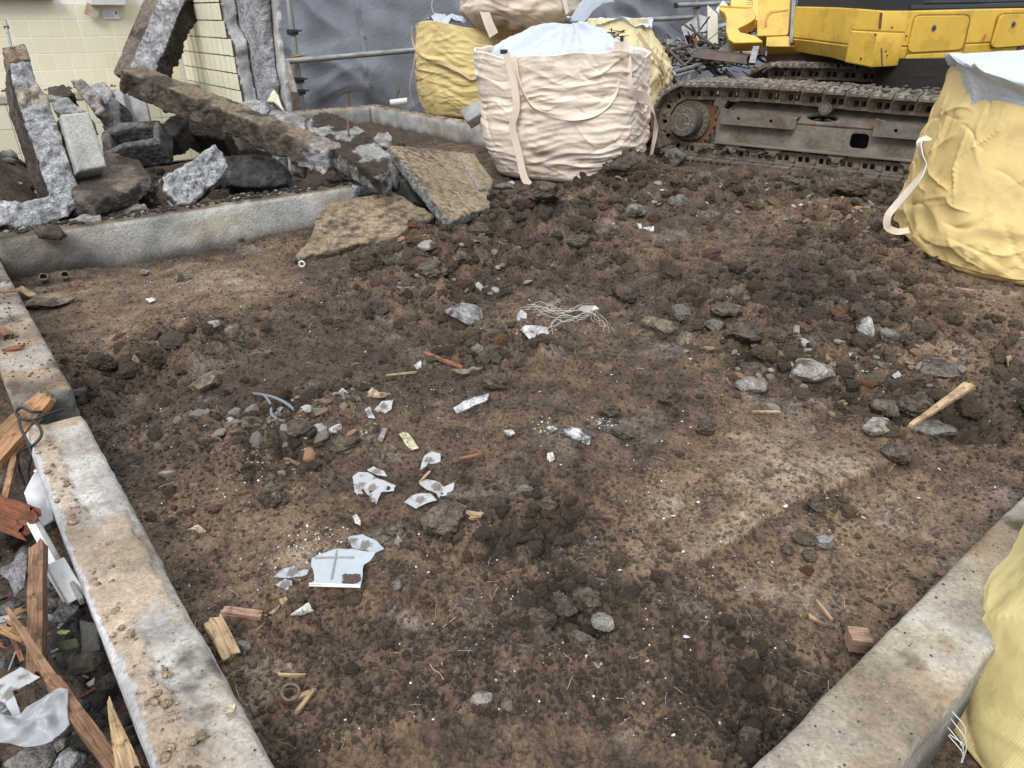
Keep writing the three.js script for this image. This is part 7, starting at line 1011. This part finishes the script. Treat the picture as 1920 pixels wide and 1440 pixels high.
plank('thin lath standing below the broad orange board', PT(44, 786, 0.075), PT(8, 945, -0.02), 0.014, 0.014, [0.38, 0.23, 0.125]); plank('dark red board with a splintered edge at the left edge', PT(-30, 950, 0.02), PT(66, 985, -0.0), 0.07, 0.010, [0.22, 0.075, 0.035], { torn: 0.08, up: V(0, 0.4, 1) });
plank('small orange splinter at the far left of the pit', PT(24, 1195, -0.06), PT(42, 1240, -0.07), 0.008, 0.006, 'red'); plank('orange bark chip in the pit', PT(10, 1176, -0.04), PT(46, 1192, -0.05), 0.028, 0.006, [0.46, 0.27, 0.13], { torn: 0.08 }); plank('second orange bark chip beside the upright timber', PT(28, 1150, -0.04), PT(50, 1142, -0.04), 0.018, 0.006, [0.42, 0.25, 0.12], { torn: 0.06 });
// the black cable over the boards
solo('cable', 'black cable looped over the orange board and hanging into the pit', 'cable', mergeGeometries([
  tube([PT(118, 768, 0.09), PT(90, 776, 0.10), PT(60, 788, 0.105), PT(38, 784, 0.115), PT(30, 772, 0.125), PT(40, 764, 0.135), PT(60, 772, 0.13), PT(78, 772, 0.12)], 0.0038, 60, 7), tube([PT(34, 776, 0.12), PT(38, 800, 0.105), PT(50, 826, 0.085), PT(60, 852, 0.07), PT(54, 880, 0.02), PT(54, 930, -0.04)], 0.0035, 50, 7),
  tube([PT(58, 786, 0.11), PT(74, 800, 0.105), PT(77, 818, 0.10), PT(66, 832, 0.095), PT(46, 842, 0.06), PT(33, 852, 0.04), PT(36, 880, 0.0), PT(46, 910, -0.04)], 0.0035, 50, 7)]), M({ color: [0.02, 0.022, 0.026], roughness: 0.45 }));
// pale plastic trough and frames
{
  const bw = thing('plastic_trough', 'broken pale grey plastic trough wedged against the wall in the pit', 'plastic trough', PT(100, 960, -0.08)), pl = PL(PT(60, 985, -0.04), PT(100, 975, -0.05), PT(78, 890, 0.01));
  part(bw, 'shell', sheetGeo(pl.poly([[44, 930], [66, 885], [78, 892], [86, 930], [98, 952], [100, 980], [78, 992], [56, 965]]), 0.004, 0.016, 8, 4, 12).applyMatrix4(pl.m), m_white); part(bw, 'rim', tube([pl.hit(66, 882), pl.hit(80, 896), pl.hit(78, 918).addScaledVector(pl.n, 0.01), pl.hit(92, 946), pl.hit(99, 976)], 0.005, 30, 8), m_white);
  const f1 = frameOf(PT(66, 972, 0.0), PT(154, 1128, -0.07)); solo('plastic_strip', 'long grey plastic strip leaning along the wall in the pit', 'plastic strip', new RoundedBoxGeometry(f1.L, 0.022, 0.010, 2, 0.003).translate(f1.L / 2, 0, 0).applyMatrix4(f1.m), m_grey);
  const f2 = frameOf(PT(104, 1058, -0.03), PT(146, 1128, -0.09)); solo('plastic_channel', 'short pale plastic channel beside the long grey strip', 'plastic strip', mergeGeometries([new RoundedBoxGeometry(f2.L, 0.05, 0.006, 2, 0.002).translate(f2.L / 2, 0, 0.016), new RoundedBoxGeometry(f2.L, 0.006, 0.032, 2, 0.002).translate(f2.L / 2, 0.022, 0)]).applyMatrix4(f2.m), m_white);
  const f3 = frameOf(PT(58, 980, 0.0), PT(112, 1080, -0.06)); solo('plastic_strip', 'white edging strip lying on the pale trough in the pit', 'plastic strip', new RoundedBoxGeometry(f3.L, 0.008, 0.016, 2, 0.002).translate(f3.L / 2, 0.004, 0).applyMatrix4(f3.m), m_white);
}
const PR = [[12, 1000, 70, 0.09, 1.1, 'dk', 'big dark stone at the left edge of the pit'], [105, 1090, 40, 0.055, 1.1, 'blue', 'greenish grey stone under the plastic strip'], [124, 1150, 48, 0.05, 0.7, 'blue', 'pale grey cracked stone in the pit'], [92, 1140, 34, 0.04, 1.0, 'grey', 'grey stone right of the upright timber'], [164, 1250, 64, 0.045, 0.55, 'dk', 'flat dark stone near the wall in the pit'], [204, 1285, 46, 0.04, 0.7, 'dk', 'dark stone tucked against the near wall'], [128, 1430, 70, 0.04, 0.6, 'blue', 'grey white patterned stone at the bottom of the pit'], [165, 1400, 44, 0.04, 0.8, 'dk', 'dark grey stone at the bottom of the pit'], [112, 1400, 40, 0.04, 0.7, 'grey', 'rounded stone under the diagonal timber'], [60, 1430, 90, 0.03, 0.4, 'grey', 'flat grey stone in the lower left corner'], [258, 1390, 30, 0.03, 0.9, 'dk', 'small dark stone beside the pale pointed split'], [126, 1330, 44, 0.03, 0.9, 'dk', 'brown black stone beside the plastic film']];
PR.forEach(([px, py, w, l, asp, kind, label], i) => { const p = PT(px, py, -0.10), s = w / 2 / F * p.clone().sub(EYE).dot(ray(960, 720).normalize()), g = rockGeo(1700 + i, s, s * asp, s * 0.9, 4, 10, 0.08); g.rotateY(i * 1.7).translate(p.x, p.y + 0.2 * s, p.z); paint(g, (v) => vary(SC[kind], v, 24, i, 0.8)); solo('stone', label, 'stone', boxUV(g), m_rough, 'stones in the pit at the left'); });
solo('slate_tile', 'dark square tile lying against the wall in the pit', 'tile', slabGeo({ pl: PL(PT(150, 1226, -0.10), PT(190, 1214, -0.09), PT(148, 1160, -0.08)), out: [[145, 1158], [180, 1166], [188, 1218], [150, 1230]], th: 0.012, cell: 0.004, face: 0.001, edge: 0.002, seed: 2, col: (p) => vary([0.09, 0.088, 0.085], p, 20, 3) }), m_conc);
solo('mossy_tile', 'olive brown tile piece left of the dark square tile', 'tile', slabGeo({ pl: PL(PT(100, 1226, -0.11), PT(146, 1218, -0.10), PT(108, 1200, -0.09)), out: [[104, 1204], [140, 1196], [148, 1216], [104, 1228]], th: 0.012, cell: 0.004, face: 0.001, edge: 0.002, seed: 5, col: (p) => vary([0.12, 0.11, 0.06], p, 20, 3) }), m_conc);
{
  const sc = (name, label, cat, out, h, m, o = {}) => { let cx = 0, cy = 0; for (const [x, y] of out) { cx += x / out.length; cy += y / out.length; } const p = PT(cx, cy, h), n = V(0, 1, 0).addScaledVector(EYE.clone().sub(p).setY(0).normalize(), o.tilt ?? 0.3).normalize(), a = V(1, 0, 0).addScaledVector(n, -n.x).normalize(), pl = new Plane3(p, p.clone().add(a), p.clone().add(n.clone().cross(a))); const g = sheetGeo(pl.poly(out), o.th ?? 0.002, o.amp ?? 0.012, o.freq ?? 12, cx, 16).applyMatrix4(pl.m); if (m.vertexColors) paint(g, (q) => vary(o.c, q, 25, 3, 0.6)); return solo(name, label, cat, m.vertexColors ? boxUV(g) : g, m); };
  const m_pf = MP({ color: [0.62, 0.635, 0.66], roughness: 0.42, transmission: 0.6, thickness: 0, side: DS, bumpMap: filmB, bumpScale: 0.003 });
  sc('plastic_film', 'crumpled translucent plastic film at the bottom left corner of the pit', 'plastic film', [[-20, 1344], [12, 1346], [40, 1342], [78, 1318], [104, 1292], [128, 1296], [128, 1340], [132, 1358], [112, 1384], [98, 1392], [60, 1404], [20, 1396], [-30, 1402]], -0.035, m_pf, { amp: 0.017, freq: 24 });
  sc('plastic_band', 'grey plastic band curving up from the crumpled film', 'plastic film', [[-14, 1284], [40, 1253], [76, 1270], [30, 1284], [12, 1296], [30, 1320], [42, 1346], [28, 1350], [10, 1322], [-14, 1306]], -0.02, m_film2, { amp: 0.008 });
  sc('grey_sheet', 'torn purple grey sheet left of the upright timber', 'sheet', [[-6, 1076], [20, 1062], [42, 1036], [54, 1048], [48, 1110], [30, 1124], [18, 1092]], -0.02, m_rough, { c: [0.25, 0.235, 0.25], th: 0.004 });
  sc('leaf', 'yellow green leaf between the stones of the pit', 'leaf', [[106, 1186], [118, 1181], [132, 1184], [124, 1190], [112, 1190]], -0.07, m_rough, { c: [0.40, 0.42, 0.12], amp: 0.003, th: 0.001 });
  sc('glass_shard', 'blue grey shard beside the diagonal timber in the pit', 'glass shard', [[162, 1282], [178, 1271], [176, 1284], [166, 1288]], -0.07, m_film2, { amp: 0.002 }); sc('plastic_chip', 'white plastic strip at the left edge of the pit', 'plastic chip', [[-10, 1158], [48, 1146], [50, 1156], [-10, 1170]], -0.05, m_rough, { c: [0.5, 0.52, 0.53], amp: 0.004 }); sc('glass_shard', 'grey white sheet left of the bark chips', 'glass shard', [[-10, 1174], [14, 1170], [8, 1188], [-10, 1192]], -0.05, m_film, { amp: 0.004 });
  const r = rng(91), g = []; for (let i = 0; i < 900; i++) { const z = -0.35 - 1.55 * r(), x = -0.42 + 0.425 * r(), s = 0.004 + 0.024 * r() ** 2.6, q = rockGeo(6000 + i, s, s * (0.4 + 0.5 * r()), s * 0.9, s > 0.014 ? 3 : 1, 8), k = r(); q.rotateY(r() * 6).rotateX((r() - 0.5)).translate(x, base(x, z) + s * 0.3, z); paint(q, (v) => vary(k < 0.55 ? [0.05, 0.047, 0.044] : k < 0.8 ? [0.14, 0.14, 0.138] : k < 0.92 ? [0.30, 0.31, 0.31] : [0.26, 0.15, 0.08], v, 40, i, 0.7)); g.push(boxUV(q)); } solo('rubble_stones', 'dark stones and grit lying in the pit at the left', 'stones', mergeGeometries(g), m_rough).userData.kind = 'stuff';
  const w = []; for (let i = 0; i < 130; i++) { const z = -0.4 - 1.4 * r(), x = -0.4 + 0.4 * r(), y = base(x, z) + 0.012 + 0.02 * r(), a = V(x, y, z), b = a.clone().add(V((r() - 0.5) * 0.12, (r() - 0.4) * 0.03, (r() - 0.5) * 0.12)), k = r(); w.push(stickGeo(a, b, 0.002 + 0.012 * r() * r(), 0.003, i, { col: k < 0.4 ? WOOD.red : k < 0.7 ? WOOD.tan : k < 0.85 ? WOOD.dark : [0.45, 0.46, 0.46] })); } solo('wood_splinters', 'splinters of wood scattered over the stones in the pit', 'splinters', mergeGeometries(w), m_wood).userData.kind = 'stuff';
}

// ------------------------------------------------------------------ what nobody could count: crumbs, grit, chips, straw
function strew(name, label, cat, geos, m, n, seed, put) {
  const grp = thing(name, label, cat, V(0, 0, 0)); grp.userData.kind = 'stuff'; const r = rng(seed), lists = geos.map(() => []), o = new THREE.Object3D();
  for (let i = 0; i < n; i++) { const q = put(r, o); if (!q) continue; o.updateMatrix(); lists[Math.floor(r() * geos.length)].push([o.matrix.clone(), q]); }
  lists.forEach((l, k) => { if (!l.length) return; const im = new THREE.InstancedMesh(geos[k], m, l.length); const c = new THREE.Color(); l.forEach(([mt, q], i) => { im.setMatrixAt(i, mt); im.setColorAt(i, c.setRGB(...q)); }); im.name = name; im.castShadow = im.receiveShadow = true; im.userData.kind = 'stuff'; grp.add(im); });
}
// a spot on the soil, thinning out with distance
function spot(r, far = 4.6, pow = 1.0) { const a = YAW + (r() - 0.5) * 1.5, d = 0.75 + (far - 0.75) * r() ** pow, x = d * Math.sin(a), z = -d * Math.cos(a); if (x < 0.145 || (z > -0.28 && z < -0.14) || (z < BACKW && z > -3.65 && x < 2.45)) return null; return [x, z, d]; }
const clodG = [...Array(9)].map((_, i) => boxUV(clodGeo(40 + i, 16, 0.68 + 0.2 * (i % 3) / 2))), bitG = [...Array(6)].map((_, i) => boxUV(rockGeo(80 + i, 1, 0.7, 0.85, 1, 5, 0.2)));
const scaled = (o, s, x, z, r, sink = 0.25, flat = 1) => { o.position.set(x, G(x, z) + s * (0.5 - sink) * flat, z); o.rotation.set((r() - 0.5) * 1.2, r() * 6.28, (r() - 0.5) * 1.2); o.scale.set(s * (0.8 + 0.4 * r()), s * flat * (0.8 + 0.4 * r()), s * (0.8 + 0.4 * r())); };
const earth = (x, z, r) => { const k = r(), c = soilColour(x, z, 0.020, loose(x, z)); const t = 0.82 + 0.36 * r(); return k < 0.97 ? c.map((v) => v * t) : k < 0.985 ? [0.34, 0.32, 0.29].map((v) => v * t) : [0.24, 0.12, 0.055].map((v) => v * t); };
strew('soil_clods', 'loose clods of dark earth strewn over the dug soil', 'clods', clodG, m_clod, 9000, 1, (r, o) => { const p = spot(r, 5.0, 0.8); if (!p) return; const [x, z] = p, k = loose(x, z); if (r() > k * k * 1.15 + 0.04) return; const s = 0.004 + 0.034 * r() ** 4.5 * (0.2 + 0.9 * k) * (p[2] < 1.8 ? 0.6 : 1) + 0.004 * r(); scaled(o, s, x, z, r, 0.36); return earth(x, z, r); });
strew('earth_lumps', 'larger broken lumps of earth heaped along the dug bank', 'clods', clodG, m_clod, 420, 31, (r, o) => { const c = [[860, 490, 0.35], [980, 430, 0.4], [1110, 400, 0.4], [1200, 360, 0.45], [1330, 380, 0.45], [1480, 360, 0.5], [1620, 400, 0.4], [760, 520, 0.2], [1450, 560, 0.5], [1600, 600, 0.35], [1060, 1150, 0.07], [1020, 980, 0.07]][Math.floor(r() * 12)], p = P(c[0], c[1]), a = r() * 6.28, d = c[2] * Math.sqrt(r()), x = p.x + d * Math.cos(a), z = p.z + d * Math.sin(a), s = (0.014 + 0.036 * r() ** 2) * (c[2] < 0.1 ? 0.4 : 1); scaled(o, s, x, z, r, 0.38, 0.85); return soilColour(x, z, 0.022, 0.9).map((v) => v * (0.85 + 0.3 * r())); });
strew('soil_crumbs', 'small crumbs of earth covering the soil', 'crumbs', bitG, m_clod, 90000, 2, (r, o) => { const p = spot(r, 4.4, 1.1); if (!p) return; const [x, z] = p, k = loose(x, z); if (r() > 0.25 + 0.75 * k) return; const s = 0.0012 + 0.0045 * r() ** 2.4; scaled(o, s, x, z, r, 0.2); return earth(x, z, r); });
strew('pale_grit', 'pale grit and plaster crumbs sprinkled over the soil', 'grit', bitG, M({ color: [1, 1, 1], roughness: 0.9 }), 16000, 3, (r, o) => { const p = spot(r, 4.6, 1.0); if (!p) return; const [x, z] = p; const q = clamp(0.42 + fbm(x * 2.2 + 40, 1, z * 2.2, 4) * 2.2); if (r() > q * q) return; const s = 0.0007 + 0.0018 * r() ** 4; scaled(o, s, x, z, r, 0.1, 0.7); const k = 0.35 + 0.45 * r(); return r() < 0.85 ? [k, k * 0.97, k * 0.92] : [k, k * 0.72, k * 0.45]; });
strew('flaky_chips', 'flat chips of plaster, plastic and paint lying on the soil', 'chips', [0, 1, 2, 3].map((i) => boxUV(sheetGeo([...Array(6)].map((_, k) => { const a = k / 6 * 6.283 + h2(i, k, 3) * 0.7, q = 0.5 + 0.6 * h2(i, k, 9); return [Math.cos(a) * q, Math.sin(a) * q * 0.6]; }), 0.16, 0.12, 1, i, 2).rotateX(-Math.PI / 2))), M({ color: [1, 1, 1], roughness: 0.7 }), 520, 4, (r, o) => { const p = spot(r, 4.8, 0.95); if (!p) return; const [x, z] = p; const s = 0.0016 + 0.0065 * r() ** 3.4; o.position.set(x, G(x, z) + 0.003, z); o.rotation.set((r() - 0.5) * 0.9, r() * 6.28, (r() - 0.5) * 0.9); o.scale.setScalar(s); const k = 0.40 + 0.36 * r(); return r() < 0.7 ? [k, k, k * 1.0] : [k, k * 0.82, k * 0.6]; });
strew('white_crumbs', 'patch of white crumbs beside the hole and the tray', 'crumbs', bitG, M({ color: [1, 1, 1], roughness: 0.8 }), 520, 14, (r, o) => { const c = [[1660, 690, 0.16], [560, 1050, 0.07], [1130, 800, 0.05], [1020, 808, 0.04], [600, 1020, 0.06], [470, 900, 0.08], [1490, 380, 0.2]][Math.floor(r() * 7)], p = P(c[0], c[1]), a = r() * 6.28, d = c[2] * Math.sqrt(-Math.log(1 - r() * 0.98)) * 0.7, x = p.x + d * Math.cos(a), z = p.z + d * Math.sin(a), s = 0.0007 + 0.0030 * r() ** 3.4; scaled(o, s, x, z, r, 0.1, 0.6); const k = 0.32 + 0.33 * r(); return [k, k * 1.0, k * 0.99]; });
strew('straw', 'straw, root hairs and thin splinters lying on the soil', 'straw', [0, 1, 2].map((i) => { const g = tube([V(-0.5, 0, 0), V(-0.15, 0.02 + 0.02 * i, 0.025 * i), V(0.2, 0.02, -0.02), V(0.5, 0.03 * i, 0.02 * i)], 0.014, 8, 4); return g; }), M({ color: [1, 1, 1], roughness: 0.85 }), 1500, 5, (r, o) => { const p = spot(r, 4.6, 1.0); if (!p) return; const [x, z] = p, s = 0.008 + 0.034 * r() ** 2.4; o.position.set(x, G(x, z) + 0.003, z); o.rotation.set((r() - 0.5) * 0.5, r() * 6.28, (r() - 0.5) * 0.5); o.scale.set(s, s * 0.9, s * 0.9); const k = 0.25 + 0.35 * r(); return [k, k * 0.78, k * 0.52]; });
strew('stone_bits', 'broken bits of stone, mortar and brick mixed into the soil', 'stones', [...Array(6)].map((_, i) => boxUV(rockGeo(140 + i, 1, 0.6, 0.85, 7, 11, 0.08))), m_clod, 620, 24, (r, o) => { const c = [[1480, 390, 0.45], [1220, 380, 0.35], [470, 840, 0.22], [560, 800, 0.2], [1680, 690, 0.3], [1400, 700, 0.25], [860, 520, 0.3], [1640, 420, 0.3]][Math.floor(r() * 8)], p = P(c[0], c[1]), a = r() * 6.28, d = c[2] * Math.sqrt(-Math.log(1 - r() * 0.95)) * 0.75, x = p.x + d * Math.cos(a), z = p.z + d * Math.sin(a), s = 0.004 + 0.024 * r() ** 3.5; scaled(o, s, x, z, r, 0.2, 0.8); const k = r(), t = 0.8 + 0.6 * r(); return (k < 0.5 ? [0.34, 0.315, 0.28] : k < 0.8 ? [0.30, 0.235, 0.165] : k < 0.93 ? [0.60, 0.585, 0.56] : [0.42, 0.25, 0.15]).map((v) => v * t * 1.3); });
// dust, crumbs and chips lying on the wall tops
{ const r = rng(66), g = []; const drop = (x, y, z, s, c) => { const q = rockGeo(8000 + g.length, s, s * 0.5, s * 0.8, 0, 2); q.rotateY(r() * 6).translate(x, y, z); paint(q, () => c); g.push(boxUV(q)); };
  for (let i = 0; i < 420; i++) { const z = -2.02 - 1.3 * r(), s = 0.0012 + 0.0045 * r() ** 3, k = r(); drop(0.015 + 0.12 * r(), 0.137, z, s, k < 0.55 ? [0.10, 0.075, 0.055] : k < 0.85 ? [0.34, 0.32, 0.29] : [0.32, 0.15, 0.08]); }
  for (let i = 0; i < 260; i++) { const z = -0.5 - 1.42 * r(), s = 0.0007 + 0.002 * r() ** 3, k = r(); drop(0.02 + 0.115 * r(), 0.080, z, s, k < 0.5 ? [0.12, 0.09, 0.07] : [0.5, 0.48, 0.45]); }
  for (let i = 0; i < 130; i++) { const z = -0.45 - 1.45 * r(), x = 0.018 + 0.04 * r() ** 0.8, s = 0.002 + 0.010 * r() ** 2.5; drop(x, 0.083 + 0.006 * r(), z, s, mix3([0.46, 0.35, 0.235], [0.34, 0.24, 0.155], r())); }
  { const a = P(330, 1290, 0.08), b = P(250, 1050, 0.08); for (let i = 0; i < 40; i++) drop(0.03 + 0.05 * r(), 0.084, a.z + 0.25 * r() - 0.05, 0.003 + 0.009 * r() ** 2, mix3([0.46, 0.35, 0.235], [0.36, 0.26, 0.17], r())); for (let i = 0; i < 25; i++) drop(0.035 + 0.085 * r(), 0.087, b.z + 0.13 * r() - 0.08, 0.002 + 0.008 * r() ** 2, mix3([0.46, 0.35, 0.235], [0.36, 0.26, 0.17], r())); }
  for (let i = 0; i < 300; i++) { const x = 0.55 + 1.3 * r(), s = 0.001 + 0.004 * r() ** 3; drop(x, 0.101, -0.15 - 0.115 * r(), s * 0.6, r() < 0.7 ? [0.10, 0.078, 0.058] : [0.5, 0.48, 0.44]); }
  for (let i = 0; i < 700; i++) { const x = 0.2 + 2.2 * r(), s = 0.004 + 0.018 * r() ** 3; drop(x, 0.199, -3.52 - 0.11 * r(), s, r() < 0.8 ? [0.06, 0.045, 0.034] : [0.36, 0.35, 0.33]); }
  for (let i = 0; i < 200; i++) { const s = 0.004 + 0.014 * r() ** 3; if (r() < 0.6) drop(3.74 + 0.1 * r(), 0.173, -4.6 - 2.3 * r(), s, [0.16, 0.12, 0.085]); else drop(2.0 + 1.7 * r(), 0.173, -6.9 - 0.05 * r(), s, [0.16, 0.12, 0.085]); }
  solo('wall_crumbs', 'crumbs of soil and mortar lying on the foundation walls', 'crumbs', mergeGeometries(g), m_rough).userData.kind = 'stuff';
}

renderer.render(scene, camera);
